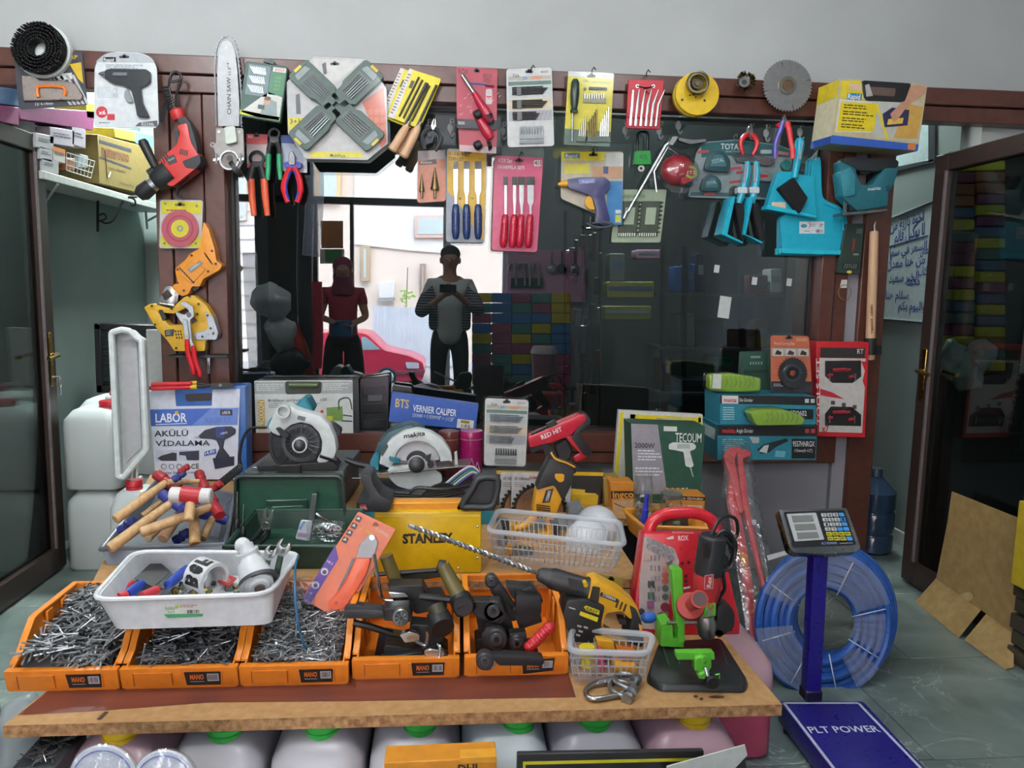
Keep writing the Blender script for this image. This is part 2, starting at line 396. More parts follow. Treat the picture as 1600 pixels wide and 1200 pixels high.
class T:
    """a thing: an Empty at its base with its parts as children (one mesh only: that mesh itself)"""
    def __init__(s,name,label,cat,group=None,kind=None):
        s.name,s.label,s.cat,s.group,s.kind = name,label,cat,group,kind;s.parts = [];s.loc = None;THINGS.append(s)
    def m(s,name,of=None,label=None,kind=None):
        p = M(name,of,label,kind);s.parts.append(p);return p
    def mirror(s,y):
        for p in s.parts:p.mirror(y)
        return s
    def move(s,d):
        for p in s.parts:p.move(d)
        return s
    def tag(s,o):
        if s.label:o['label'] = s.label
        if s.cat:o['category'] = s.cat
        if s.group:o['group'] = s.group
        if s.kind:o['kind'] = s.kind
    def done(s):
        ps = [p for p in s.parts if p.v]
        if not ps:return None
        vs = [v for p in ps for v in p.v]
        loc = s.loc or V3(((min(v.x for v in vs)+max(v.x for v in vs))/2,(min(v.y for v in vs)+max(v.y for v in vs))/2,min(v.z for v in vs)))
        if len(ps) == 1:
            o = ps[0].make(s.name,None,loc);s.tag(o);s.obj = o;return o
        root = bpy.data.objects.new(s.name,None);COL.objects.link(root);root.location = loc;root.empty_display_size = .03;s.tag(root);s.obj = root
        made = {}
        for p in ps:made[id(p)] = p.make(p.name,made.get(id(p.of)) or root,loc)
        return root
def struct(name):
    t = T(name,None,None,None,'structure');return t,t.m('surface')
def copy_tree(o,loc,rz=0,label=None):
    def cp(x,par):
        c = x.copy();COL.objects.link(c)
        if par:c.parent = par
        for ch in x.children:cp(ch,c)
        return c
    r = cp(o,None);r.location = loc;r.rotation_euler.z += rz
    if label:r['label'] = label
    return r
# ================================================================ the room
XL,XR,YF,YB,ZC = -2.6,3.0,-5.5,1.7,2.95
def wall(name,*boxes,k='wallup'):
    t,m = struct(name)
    for b in boxes:m.bb(*b,k)
    return t,m
# floor slab with its tiles
flo = T('floor',None,None,None,'structure');fm = flo.m('slab');fm.bb(XL,XR,YF,YB,-.06,-.004,'3c4442:.8')
flo.loc = V3((0,0,0))
wall('ceiling',(XL-.1,XR+.1,YF,YB+.1,ZC,ZC+.1),k='ceil')
wall('wall_back',(XL,XR,0,.12,2.264,ZC),(XL,-1.80,0,.12,0,2.264),(2.47,XR,0,.12,0,2.264))
wall('wall_sill',(-1.06,1.86,-.005,.12,0,.54),(1.84,1.905,-.035,.12,0,2.12),k='walllow')
wall('wall_left',(XL-.1,XL,YF,YB,0,ZC));wall('wall_right',(XR,XR+.1,YF,YB,0,ZC))
wall('wall_rear',(XL,XR,YB,YB+.1,0,ZC),k='wallback')
wall('wall_passage',(-2.02,-1.95,.12,YB,0,ZC),(2.45,2.5,.12,YB,0,ZC),k='wallback')
wall('wall_inner_shade',(-1.12,-1.06,.12,1.2,0,ZC),(1.91,1.97,.12,1.2,0,ZC),(-1.12,1.97,1.2,1.26,0,ZC),k='wallshade')  # added walls, the room's dimness put into their dark colour
t,m = struct('baseboard_passage');m.bb(2.438,2.45,.12,YB,0,.075,'c9cbc8')
# shop front behind the photographer: glazed doorway and transom windows, seen mirrored in the window pane
wall('wall_front',(XL,-2.56,YF-.1,YF,0,ZC),(.68,XR,YF-.1,YF,0,ZC),(-2.56,.68,YF-.1,YF,2.88,ZC))
t,m = struct('trim_shopfront')
for b in ((-2.56,.0,2.26,2.34),(-2.2,-1.54,0,2.88),(-1.54,-1.50,0,2.3),(-1.13,-1.09,0,2.3),(-2.56,.68,2.84,2.88),(-1.5,-1.13,0,.2)):m.bb(b[0],b[1],YF-.08,YF,b[2],b[3],'2a2523:.4')
t,m = struct('trim_door_jamb');m.bb(-.06,.03,YF-.08,YF,0,2.88,'d0d0cc:.5');m.bb(.64,.68,YF-.08,YF,0,2.88,'d0d0cc:.5')
# brown header over doors and window
t,m = struct('trim_header')
m.bb(XL,XR,-.09,0,2.19,2.264,'frame',.004);m.bb(XL,XR,-.075,.0,2.118,2.188,'frame',.004)
m.bb(XL,XR,-.055,0,2.185,2.2,'2a1712')
# posts
t,m = struct('trim_post_door')
m.bb(-1.238,-1.175,-.06,.06,0,2.118,'frame',.003);m.bb(-1.17,-1.04,-.055,.06,0,2.118,'frame',.003)
t,m = struct('trim_post_entry')
m.bb(1.905,2.03,-.06,.06,0,2.118,'frame',.004)
# window with its frame, rail and pane
t = T('window_1',None,None,None,'structure')
m = t.m('jamb');m.bb(-1.036,-.95,-.06,.07,.675,2.118,'frame',.004)
m = t.m('jamb');m.bb(1.712,1.842,-.06,.07,.54,2.118,'frame',.004);m.bb(1.775,1.781,-.063,-.058,.67,2.118,'2a1712')
m = t.m('rail');m.bb(-1.036,1.712,-.06,.07,.59,.675,'frame',.004);m.bb(-1.036,1.80,-.05,.07,.535,.588,'frame',.004)
m = t.m('gasket');m.bb(-.95,-.94,.03,.045,.675,2.118,'151515');m.bb(1.702,1.712,.03,.045,.675,2.118,'151515');m.bb(-.95,1.712,.03,.045,.675,.685,'151515');m.bb(-.95,1.712,.03,.045,2.105,2.118,'151515')
GY = .05
m = t.m('pane');m.bb(-.95,1.712,GY,GY+.006,.675,2.118,'pane')
# open glazed door leaves, square to the wall
def leaf(name,x,y0,y1,fac,key):
    t = T(name,None,None,None,'structure');s = .09
    for a,b in ((y0,y0-s),(y1+s,y1)):m = t.m('stile');m.bb(x-.025,x+.025,a,b,.012,1.95,'doorframe',.004)
    m = t.m('rail');m.bb(x-.025,x+.025,y1+s,y0-s,1.875,1.95,'doorframe',.004);m = t.m('rail');m.bb(x-.025,x+.025,y1+s,y0-s,.012,.12,'doorframe',.004)
    m = t.m('pane');m.bb(x-.004,x+.004,y1+s,y0-s,.12,1.875,'doorpane')
    m = t.m('bead');xx = x+fac*.025;m.bb(xx-.004,xx+.004,y1+s-.012,y1+s,.12,1.875,'6f6668:.3');m.bb(xx-.004,xx+.004,y0-s,y0-s+.012,.12,1.875,'6f6668:.3')
    h = t.m('handle',label='brass lever handle on its long plate');y = y0-.045
    for f in (1,-1):
        h.bb(x+f*.025,x+f*.031,y-.016,y+.016,.86,1.10,'a8864a:.25:1',.003)
        h.tube3([(x+f*.03,y,1.0),(x+f*.062,y,1.0),(x+f*.068,y-.02,1.0),(x+f*.066,y-.10,.992)],.009,'b09050:.2:1')
    if key:
        k = t.m('key',label='silver key hanging in the lock');kx = x+fac*.03
        k.tube3([(kx,y,.90),(kx+fac*.03,y,.90)],.005,'c0c0c0:.3:1');k.tube3([(kx+fac*.03,y+.01*cos(a),.875+.018*sin(a)) for a in [i*pi/6 for i in range(12)]],.004,'c8c8c8:.3:1',closed=True);k.bb(kx+fac*.028,kx+fac*.032,y-.004,y+.004,.82,.86,'c8c8c8:.3:1')
leaf('door_1',-1.79,.12,-.78,1,True);leaf('door_2',2.17,-.17,-1.05,-1,False)
# unseen ceiling fittings made up for the fill lamps
for x,y,p in FILL_LAMPS:
    t = T('added_batten_lamp','added white batten fill lamp on two rods under the shop ceiling, out of view','lamp','added batten lamps under the ceiling')
    m = t.m('housing');m.bb(x-.5,x+.5,y-.06,y+.06,2.905,2.93,'e8e8e8',.01);m = t.m('diffuser');m.bb(x-.48,x+.48,y-.045,y+.045,2.892,2.905,'fillglow')
    for s in (-.4,.4):m = t.m('rod');m.tube3([(x+s,y,2.93),(x+s,y,ZC)],.006,'b0b0b0:.3:1',6)
for x,y,p in INNER_FILL:
    t = T('added_panel_lamp','added small flat panel fill lamp on the ceiling behind the window wall','lamp','added panel lamps behind the window wall');m = t.m('housing');m.bb(x-.2,x+.2,y-.15,y+.15,2.86,ZC,'e8e8e8');m = t.m('diffuser');m.bb(x-.19,x+.19,y-.14,y+.14,2.85,2.86,'fillglow')
# street outside
t,m = struct('pavement');m.bb(-9,9,-16,YF-.1,-.12,-.04,'road')
def VY(y):return PY(2*GY-y)          # plane whose mirror image in the window pane stands at real Y = y
# ================================================================ tools hung on the header, the posts and the window
A = PY(-.125);A2 = PY(-.10);G1 = PY(.015)
BLK = '17181a:.4';STEEL = 'b9bcbe:.28:1';DSTEEL = '707478:.35:1';CHROME = 'd0d3d6:.15:1';RED = 'c8202c:.35';WHITE = 'e6e8ea:.5'
def card(t,pl,q,k,th=.003,r=5,shell=True,grow=2.2,off=0,name='card'):
    """printed backing card, with a thin clear shell standing proud of it; returns its cell map"""
    m = t.m(name);m.prism(pl,rq(q,r),th,k,off)
    if shell:
        cx,cy = sum(p[0] for p in q)/4,sum(p[1] for p in q)/4
        g = [(x+(grow if x > cx else -grow),y+(grow if y > cy else -grow)) for x,y in q]
        s = t.m('clear_shell');s.prism(pl,rq(g,r+2),th+.016,'clear',off+.016,.004)
    return Q4(*q)
def hole(m,pl,x,y,w=8,k='3a3a3c',off=.0015):
    m.flat(pl,rr(x-w,y-2,x+w,y+2,1.9),k,off);m.flat(pl,circ(x,y-1.5,3.2,n=10),k,off)
def hookwire(pl,x,y,name='wire_hook',k=BLK):
    t = T(name,None,'hook');m = t.m('wire');m.tube(pl,[(x,y-2,.012),(x,y-9,.006),(x+3,y-14,.002),(x+6,y-10,-.01)],.9,k,6);return t
def plier(t,pl,x,y,ang,L,jaw,h1,h2=None,off=0,spread=1.0,jl=.3,bent=True,jw=1.0,th=.012):
    """pincers or pliers, pivot at x,y, jaws up, handles L px long, turned by ang"""
    m = t.m('jaws');J = L*jl
    for s in (-1,1):
        o = [(x+s*.5,y+4),(x+s*4.5,y),(x+s*(5*jw),y-J*.45),(x+s*2.2*jw,y-J),(x+s*.4,y-J),(x+s*.6,y-J*.4)]
        m.prism(pl,rot(o,ang,x,y),th,jaw,off+.001*s,.002)
    m.cyl(pl,x,y,3.2,th+.004,jaw,off+.004,12)
    for s,k in ((-1,h1),(1,h2 or h1)):
        h = t.m('handle');p = [(x+s*2,y+2),(x+s*7*spread,y+L*.16),(x+s*(11 if bent else 10)*spread,y+L*.42),(x+s*(9.5 if bent else 13)*spread,y+L*.75),(x+s*(6 if bent else 15)*spread,y+L)]
        p = rot(spline(p,4),ang,x,y);n = len(p);h.tube(pl,[(a,b,off) for a,b in p],[2.3+1.8*sin(pi*min(1,.25+i/n*.75)) for i in range(n)],k,8)
# --- round brush
t = T('round_brush','round black floor brush with white back hung over the stapler pack','brush')
m = t.m('back_plate');m.cyl(A,66,79,43,.035,'d8e0dc',0,36,.003);m.cyl(A,66,79,38,.01,'aab4b0',-.035,24)
m = t.m('bristle');B = A.off(.01)
m.ring(B,65,78,38,13,.01,'0b0c0d:.9',.012,40)
for r,n in ((37,70),(33,60),(28,52),(23,44),(18,34),(13.5,26)):
    for i in range(n):
        a = 2*pi*i/n+random.random()*.05;c = (65+r*cos(a),78+r*sin(a));e = 1.02+.06*random.random()
        m.tube3([B.on(*c,.01),B.on(65+r*e*cos(a),78+r*e*sin(a),.01)+B.n*.04],[.0055,.0035],'0d0e10:.8',4)
# --- stapler blister
t = T('stapler_pack','hand stapler with orange grip in a dark blister pack under the round brush','tool pack')
q = card(t,A2,[(22,90),(128,80),(137,164),(30,171)],'3d3c46');m = t.m('print')
m.flat(A2,q.pts([(.8,.22),(.97,.2),(.97,.6),(.9,.5)]),'d9b428');m.flat(A2,q.rect(.55,.38,.82,.5),'d8d8d6');m.tq(A2,q,'-100RP',.62,.06,.93,.13,'d9b428');m.tq(A2,q,'13/ 4-14mm',.24,.89,.5,.95,'d8d8d8')
for i in range(5):m.flat(A2,q.pts([(.45+i*.09,.42),(.49+i*.09,.42),(.78+i*.06,.98),(.74+i*.06,.98)]),'c4c4c6')
m = t.m('stapler');m.prism(A2,[(33,117),(52,118),(62,125),(98,125),(118,131),(130,150),(126,156),(36,158)],.012,'c3b2aa:.3:1',.014,.003)
m = t.m('grip',label='orange grip loop');P = [(60,152),(58,141),(63,135),(96,136),(102,142),(100,150)];m.tube(A2,spline(P,4),2.6,'d9752b',8,.018)
# --- glue gun card
t = T('glue_gun_pack','black glue gun on a white arched card beside the corded drill','tool pack')
o = [(147,196),(148,106),(153,93),(165,84),(182,81),(222,83),(238,91),(245,106),(248,194),(243,200),(152,199)]
m = t.m('card');m.prism(A,rq(o,6),.004,'dfe2e4');m.flat(A,[(153,93),(165,85),(182,82),(222,84),(236,91),(241,98),(150,97)],'b4b9bd')
g = [(x+(2 if x > 197 else -2),y+(2 if y > 140 else -2)) for x,y in o];t.m('clear_shell').prism(A,rq(g,6),.028,'clear',.022,.005)
q = Q4((147,82),(246,83),(249,200),(150,199));m = t.m('print');hole(m,A,194,89,8)
m.flat(A,q.rect(.14,.06,.34,.12),'3d78b8');m.tq(A,q,'Rapid',.15,.07,.31,.115,'f0f0f0');m.lines(A,q,.18,.16,.85,.24,4,'8a9096')
m.flat(A,q.rect(.04,.46,.36,.6),'c3cad0');m.lines(A,q,.05,.47,.34,.6,5,'f0f2f4');m.flat(A,circ(159,175,9,n=18),'c5303c');m.text(A,'x6',154,179,165,179,7,'f4f4f4');m.flat(A,q.rect(.18,.82,.3,.9),'c5303c');m.lines(A,q,.05,.93,.3,.96,1,'70767c')
m.flat(A,q.pts([(.68,.93),(.97,.9),(.97,.98),(.62,.98)]),'4a4e52');m.tq(A,q,'EG330L',.72,.93,.92,.97,'d8d8d8')
m = t.m('gun_body');m.prism(A,rq([(163,110),(172,107),(228,108),(234,112),(234,128),(226,134),(219,136),(222,160),(233,183),(214,182),(211,165),(205,140),(190,132),(176,130),(163,122)],3),.018,'24282d:.3',.02,.004)
m.prism(A,rot(rr(176,113,198,118,1),0,0,0),.002,'56606a',.0225)
m = t.m('nozzle');m.lathe(A,165,116,154,115,[(0,5),(.4,4),(1,1.2)],'b0b4b6:.3:1',10,.012)
m = t.m('trigger');m.prism(A,circ(203,148,9,12,12,60,240),.008,'8e9498',.012)
# --- red corded drill and its cable
t = T('corded_drill','red and black corded drill hanging chuck-down on the door post','drill')
m = t.m('housing');m.prism(A,rq([(246,256),(255,244),(276,226),(281,208),(276,196),(292,192),(298,222),(313,248),(310,260),(270,291),(262,290)],4),.075,'c02f2c:.35',.04,.012,2)
m = t.m('grip',label='dark rubber grip');m.prism(A,rq([(276,186),(288,181),(297,192),(305,218),(309,238),(297,244),(292,226),(286,200)],3),.06,'2b2c30:.6',.034,.012,2)
m.prism(A,rq([(284,252),(312,241),(314,254),(306,264),(290,262)],3),.08,'2b2c30:.6',.043,.006)
m = t.m('cord_collar',label='red collar at the cord end');m.lathe(A,281,187,275,170,[(0,9),(.3,11),(.8,11),(1,7)],'b52a28',14,.005)
m = t.m('trigger');m.prism(A,rq([(272,206),(279,202),(281,220),(275,226)],2),.02,BLK,.012,.003)
m = t.m('gear_case',label='black gear case');m.lathe(A,268,268,243,286,[(0,20),(.45,20),(.8,17),(1,14)],'202124:.5',20,.005)
m = t.m('vents');
for i in range(5):m.prism(A,rot(rr(249+i*4,254-i*3,251+i*4,265-i*3,.8),-25,250,258),.002,'201818',.0415)
for i in range(4):m.prism(A,rot(rr(281+i*3.5,233,283+i*3.5,242,.8),12,285,236),.002,'201818',.0415)
m.prism(A,rot(rr(261,243,275,256,1),-22,268,250),.002,'26282c',.0418);m.text(A,'BLACK',264,252,273,248,3,'b8b8b8',.044)
m = t.m('chuck');m.lathe(A,244,285,236,291,[(0,11),(1,11)],'b9bcc0:.3:1',18,.005);m.lathe(A,237,290,217,306,[(0,12),(.7,13),(1,9)],'1c1d20:.5',18,.005)
m = t.m('side_handle',label='black side handle');m.lathe(A,243,262,222,219,[(0,5),(.1,6),(.9,7.5),(1,6)],'1d1f22:.5',14,.03);m.lathe(A,248,262,233,272,[(0,7),(1,7)],'1d1f22:.5',14,.02)
m = t.m('power_cord',label='coiled black power cord');m.tube(A,spline([(276,170),(275,150),(283,128),(279,114),(268,114),(268,128),(284,122),(276,112),(266,122),(262,150),(254,170),(252,190),(258,172),(266,140)],5),1.9,BLK,6,.012)
for i in range(9):m.tube(A,circ(259+1.1*(8-i)+.6,172-i*4.2,6,2.4,8),1.6,BLK,5,.016,True)
m.tube(A,spline([(296,262),(294,276),(280,290),(277,305),(283,308)],4),2.2,BLK,6,.012)
# --- chain saw bar
t = T('chainsaw_attachment','chain saw bar attachment with its steel mounting clamp hanging on the header','saw bar')
o = [(341,197),(340,160),(339,110),(341,80),(346,66),(354,62),(362,66),(367,80),(371,110),(374,160),(374,197)]
m = t.m('guide_bar');m.prism(A,o,.005,'9a9d9f:.45:.2',.01,.001);m.flat(A,[(352,71),(353.5,71),(353.5,76),(352,76)],'f0f0f0',.0115)
q = Q4((348,92),(366,92),(366,182),(348,182))
def vtext(m,pl,st,x,y0,y1,w,k,off):a,b,c = pl.on(x,y0,off),pl.on(x-1,y1,off),pl.on(x-w,y0-.3,off);m.text3(a,b-a,c-a,pl.n,st,k,.015)
p = t.m('lettering');vtext(p,A,'CHAIN SAW',361,179,121,6,'2c2c2e',.0112);vtext(p,A,'11.5"',361,117,103,4.5,'2c2c2e',.0112);p.flat(A,circ(356,99.5,1.3,n=8),'2c2c2e',.0112)
c = t.m('chain');path = spline([(338,197),(337,150),(336,110),(338,78),(344,63),(354,57.5),(364,63),(370,78),(374,110),(377,150),(377,197)],10);c.tube(A,path,1.5,'55585a:.4:1',4,.008)
acc = 0
for (x0,y0),(x1,y1) in zip(path,path[1:]):
    acc += hypot(x1-x0,y1-y0)
    if acc > 5.2:
        acc = 0;dx,dy = (x1-x0),(y1-y0);L = hypot(dx,dy);ux,uy = dx/L,dy/L;nx,ny = uy,-ux
        c.prism(A,[(x1-ux*1.8,y1-uy*1.8),(x1+ux*1.8,y1+uy*1.8),(x1+ux*1.6+nx*2.6,y1+uy*1.6+ny*2.6),(x1-ux*.6+nx*1.4,y1-uy*.6+ny*1.4)],.006,'4c4f52:.4:1',.011)
m = t.m('mounting_plate');m.prism(A,rq([(337,200),(380,200),(382,250),(371,268),(352,266),(339,248),(332,228),(337,224)],3),.006,'8a8783:.5:.4',.016,.0015)
m.prism(A,rq([(350,198),(367,196),(370,222),(352,226)],4),.02,'c9d2c8:.6',.034,.005)
m.ring(A,332,226,4,2,.005,'8a8783:.5:.4',.015,12)
for x,y in ((342,206),(374,206)):m.cyl(A,x,y,3,.004,CHROME,.02,8)
m = t.m('hose_clamp');m.ring(A,358,250,15.5,13,.02,'b4b6b8:.3:1',.03,24);m.cyl(A,358,253,12.5,.03,'6a6460:.5:1',.022,20);m.cyl(A,359,247,5,.004,'3a3432',.024,12)
for x in (338,376):m.tube(A,[(x,240,.03),(x,256,.03)],1.6,CHROME,6);m.prism(A,rq([(x-5,248),(x+5,246),(x+5,250),(x-5,252)],1),.006,CHROME,.03)
m.lathe(A,366,266,372,262,[(0,14),(1,14)],'242424',16,.005)
# --- green drill-bit case card
t = T('drill_bit_case','flat green drill bit case with clear lid and photo print beside the chain saw','tool case')
q = Q4((386,96),(449,104),(437,190),(374,180));m = t.m('case');m.prism(A,rq([(384,95),(450,104),(438,192),(373,181)],4),.03,'35524a:.5',.012,.003)
m.prism(A,[(411,96),(413,91),(426,93),(429,97),(428,101)],.02,'2a3b38',.006)
m = t.m('print');pl = A.off(.012);m.flat(pl,q.rect(.06,.04,.6,.6),'5f7378');m.flat(pl,q.rect(.66,.04,.98,.12),'d8d4d0');m.tq(pl,q,'BOSCH',.72,.055,.94,.105,'b03030',.0018);m.flat(pl,q.rect(.62,.12,.98,.54),'2f7150')
for i in range(4):m.tq(pl,q,'10 15',.76,.2+i*.07,.88,.245+i*.07,'8aa83e')
m.flat(pl,q.pts([(.02,.93),(.62,.5),(.98,.56),(.98,.98),(.4,.98)]),'c3c6be');m.flat(pl,q.pts([(.0,.9),(.99,.92),(.99,.985),(.0,.975)]),'c8d22c')
m.flat(pl,q.pts([(.55,.72),(.66,.62),(.86,.66),(.92,.92),(.5,.92)]),'7a8a88',.0016);m.flat(pl,circ(417,158,5,6,12),'c09078',.002);m.flat(pl,circ(418,154,5.5,3.4,12),'5a4034',.0024);m.flat(pl,q.rect(.42,.75,.58,.83),'33403c',.002)
for i in range(8):
    for j in range(3):a,b = q(.1+.05*i,.08+.17*j),q(.22+.04*i,.2+.17*j);m.tube(pl,[a,b],.5,'c8ccce:.3:1',4,.002)
# --- octagonal multipack with four crossed bit sets
t = T('multipack_blister','large eight-sided blister with four green bit sets laid in a cross','tool pack')
o = [(490,88),(572,92),(604,138),(606,224),(574,250),(478,248),(450,208),(448,128)]
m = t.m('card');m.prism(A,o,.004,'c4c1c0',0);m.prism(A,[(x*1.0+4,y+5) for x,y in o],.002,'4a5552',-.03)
m = t.m('print');m.flat(A,[(487,92),(568,94),(512,140)],'cfcdc8',.0013);m.flat(A,[(566,160),(600,135),(604,222),(596,232)],'c4624a',.0013)
for i in range(4):
    for j in range(3):m.flat(A,[(574+j*10,172+i*12),(582+j*10,170+i*12),(583+j*10,179+i*12),(575+j*10,181+i*12)],'cf7a62',.0016)
m.flat(A,[(450,184),(486,184),(452,207)],'d9c92e',.0014);m.flat(A,[(488,237),(564,238),(570,246),(482,246)],'d9c92e',.0014)
m.text(A,'3+1',453,193,468,193,7,'30322e',.002);m.text(A,'MultiPack',516,245,540,246,5,'50502a',.002);m.flat(A,[(503,100),(509,97),(511,115),(506,117)],'5a5058',.0018);m.flat(A,[(462,148),(468,146),(470,178),(463,178)],'5a5a62',.0018)
hole(m,A,523,100,7)
cx,cy = 525,164
for a,(l0,l1) in ((-45,(14,84)),(45,(12,86)),(135,(14,84)),(225,(14,84))):
    n = t.m('bit_case');f = lambda u,w:(cx+u*cos(radians(a))-w*sin(radians(a)),cy+(u*sin(radians(a))+w*cos(radians(a)))*.95)
    n.prism(A,rq([f(l0-10,-17),f(l0+16,-17),f(l0+22,-21),f(l1,-21),f(l1+3,-16),f(l1+3,16),f(l1,21),f(l0+8,21),f(l0,13),f(l0-10,13)],3),.03,'40564e:.45',.03,.004)
    n.prism(A,rq([f(l0+6,-11),f(l1-18,-15),f(l1-18,15),f(l0+8,11)],2),.003,'59625f',.032)
    n.prism(A,rq([f(l1-14,-14),f(l1-4,-11),f(l1-4,11),f(l1-14,14)],2),.003,'8a9496',.032)
    n.prism(A,[f(l1-2,-7),f(l1+3,-7),f(l1+3,7),f(l1-2,7)],.002,'cdb93c',.0325)
    for i in range(6):n.tube(A,[f(l0+10,-9+3.6*i),f(l1-22,-11+4.2*i)],1.0,'9da5a6:.35:1',5,.036)
m = t.m('clear_shell');m.prism(A,[(x+(x-526)*.02,y+(y-168)*.02) for x,y in o],.05,'clear',.045,.006)
# --- file sets with wooden handles
for i,(dx,dy,lab) in enumerate(((-14,-1,'rear yellow file set card, half covered by another'),(0,0,'yellow file set card with four black files and wooden handles'))):
    t = T('file_set',lab+' hung on the header','tool pack','file sets');pl = A.off(-.012+.02*i)
    q = [(640+dx,107+dy),(690+dx,123+dy),(656+dx,202+dy),(606+dx,182+dy)];Q = Q4(*q);t.m('card').prism(pl,rq(q,3),.01,'e0cf24',0,.002)
    m = t.m('print');m.flat(pl,Q.pts([(.0,.0),(.12,0),(.2,1),(.0,1)]),'d6d2cc')
    m.lines(pl,Q,.02,.1,.12,.95,14,'605848');m.flat(pl,Q.rect(.2,.2,.3,.35),'3a3a20')
    if i:
        for j in range(4):f = t.m('file');a,b = Q(.36+.13*j,.1+.03*j),Q(.3+.13*j,.92);f.tube(pl,[(*a,.004),(*b,.004)],1.7,'34302a:.5',6)
        for j in range(2):x0,y0,x1,y1 = 668+j*14,130+j*3,632+j*19,196+j*3;f = t.m('file');f.tube(pl,[(x0,y0,.012),(x1,y1,.012)],2.2,'2c2c2c:.5',6)
    else:f = t.m('file');f.tube(pl,[(676,130,-.01),(640,215,-.01)],3,'26282c:.5',6)
    for x0,y0,x1,y1 in (((637,195,612,236),(655,196,630,246)) if i else ((650,200,622,240),)):
        h = t.m('wooden_handle');of = .014 if i else -.012;h.lathe(pl,x0,y0,x1,y1,[(0,3),(.05,3.4),(.06,5),(.3,6.8),(.7,6.5),(.95,7.2),(1,5)],'bat',12,of);h.lathe(pl,x0+3,y0-5,x0,y0,[(0,2.6),(1,3.2)],CHROME,10,of)
# --- small nippers under the files
t = T('end_nippers','small grey nippers with black handles hanging under the file sets','pliers');plier(t,A,677,199,8,36,'a6a8aa:.3:1','202226:.5',off=.01,spread=1.35,jl=.42,jw=.7)
# --- pincers and pliers on the window
t = T('pincers','black pincers with orange grips on a red-topped card','pliers','pincers on the window');q = card(t,G1,[(385,209),(418,210),(417,262),(386,262)],'b9a8a8',shell=False);m = t.m('print');m.flat(G1,q.rect(0,0,1,.3),'c04848');m.flat(G1,q.rect(0,.88,1,1),'c04848');m.tq(G1,q,'RICO',.08,.04,.3,.12,'e8e0e0');hole(m,G1,401,212,5)
m = t.m('jaws');P = G1.off(.02);m.ring(P,401,247,12.5,8.5,.014,'2a2c2e:.35:1',0,20);m.prism(P,[(393,252),(409,252),(411,262),(391,262)],.014,'26282a:.4',.001,.002);m.cyl(P,401,256,4,.018,'4a4c4e:.3:1',.003,10)
for s in (-1,1):
    h = t.m('handle');h.tube(P,spline([(401+s*6,260),(401+s*10,275),(401+s*(10 if s < 0 else 13),283)],4),[4.5,5,5.2,5.3,5.3,5.3,5.3,5.3,5.2],'2a2b2d:.5',8);h.tube(P,[(401+s*(9 if s < 0 else 11.5),280),(401+s*(7 if s < 0 else 14),310),(401+s*(4 if s < 0 else 17),337)],[5.6,5.4,4.2],'e0603c:.4',10)
t = T('pincers','black pincers with green grips beside the orange-handled pair','pliers','pincers on the window')
m = t.m('jaws');m.ring(P,428,209,9.5,6.5,.012,'3a3c3e:.35:1',0,18);m.prism(P,[(421,213),(435,213),(436,224),(420,224)],.012,'303234:.4',.001,.002)
for s in (-1,1):h = t.m('handle');h.tube(P,[(428+s*5,222),(428+s*8,232),(428+s*8.5,243)],3.8,'2a2b2d:.5',8);h.tube(P,[(428+s*8.3,241),(428+s*9,262),(428+s*10,281)],[4.4,4.3,3.2],'2f9a68:.4',10)
t = T('combination_pliers','red and blue combination pliers on a pale blue card','pliers');q = card(t,G1,[(439,211),(479,212),(480,270),(441,268)],'aab4c4',shell=False);m = t.m('print');m.flat(G1,q.rect(0,0,1,.22),'2d4f9a');m.flat(G1,q.rect(.55,.08,.7,.18),'c83040');m.flat(G1,q.rect(.85,.22,1,1),'d8dce2')
m = t.m('jaws');m.prism(P,[(450,258),(451,241),(454,235),(457,236),(461,244),(461,258)],.014,'6a6c6e:.35:1',.002,.002);m.prism(P,rq([(442,254),(450,252),(452,258),(461,258),(464,252),(472,255),(470,263),(445,262)],2),.018,'26349a:.45',.004,.003)
for s in (-1,1):
    h = t.m('handle');c = spline([(457+s*3,262),(457+s*8,272),(457+s*(13 if s < 0 else 12),288),(457+s*12,302),(457+s*7,316)],5);h.tube(P,c,[4.5]*6+[5]*9+[4.2]*6,'d2222e:.35',8);h.tube(P,[(x-s*2.6,y,.004) for x,y in c[3:-2]],2.6,'2a3a98:.4',6)
# --- step drills
t = T('step_drill_pack','two bronze step drills in an orange blister hanging on the window','tool pack');q = card(t,G1,[(653,236),(696,234),(697,314),(652,317)],'d98868');m = t.m('print');m.flat(G1,q.rect(0,0,1,.18),'b4a8a4');m.flat(G1,q.pts([(.05,.2),(.65,.17),(.7,.27),(.05,.27)]),'4a4440');m.tq(G1,q,'Rhino',.1,.2,.5,.25,'d8d0c8')
for x,y0,w in ((659,272,4.5),(679.5,262,7)):
    d = t.m('step_drill');n = 7;pr = []
    for i in range(n):pr += [(i/n*.72,w*(i+1)/n),((i+1)/n*.72,w*(i+1)/n)]
    d.lathe(G1,x,y0,x,310,[(0,.5)]+pr+[(.73,2.2),(1,2.2)],'7c6a4a:.35:1',12,.01)
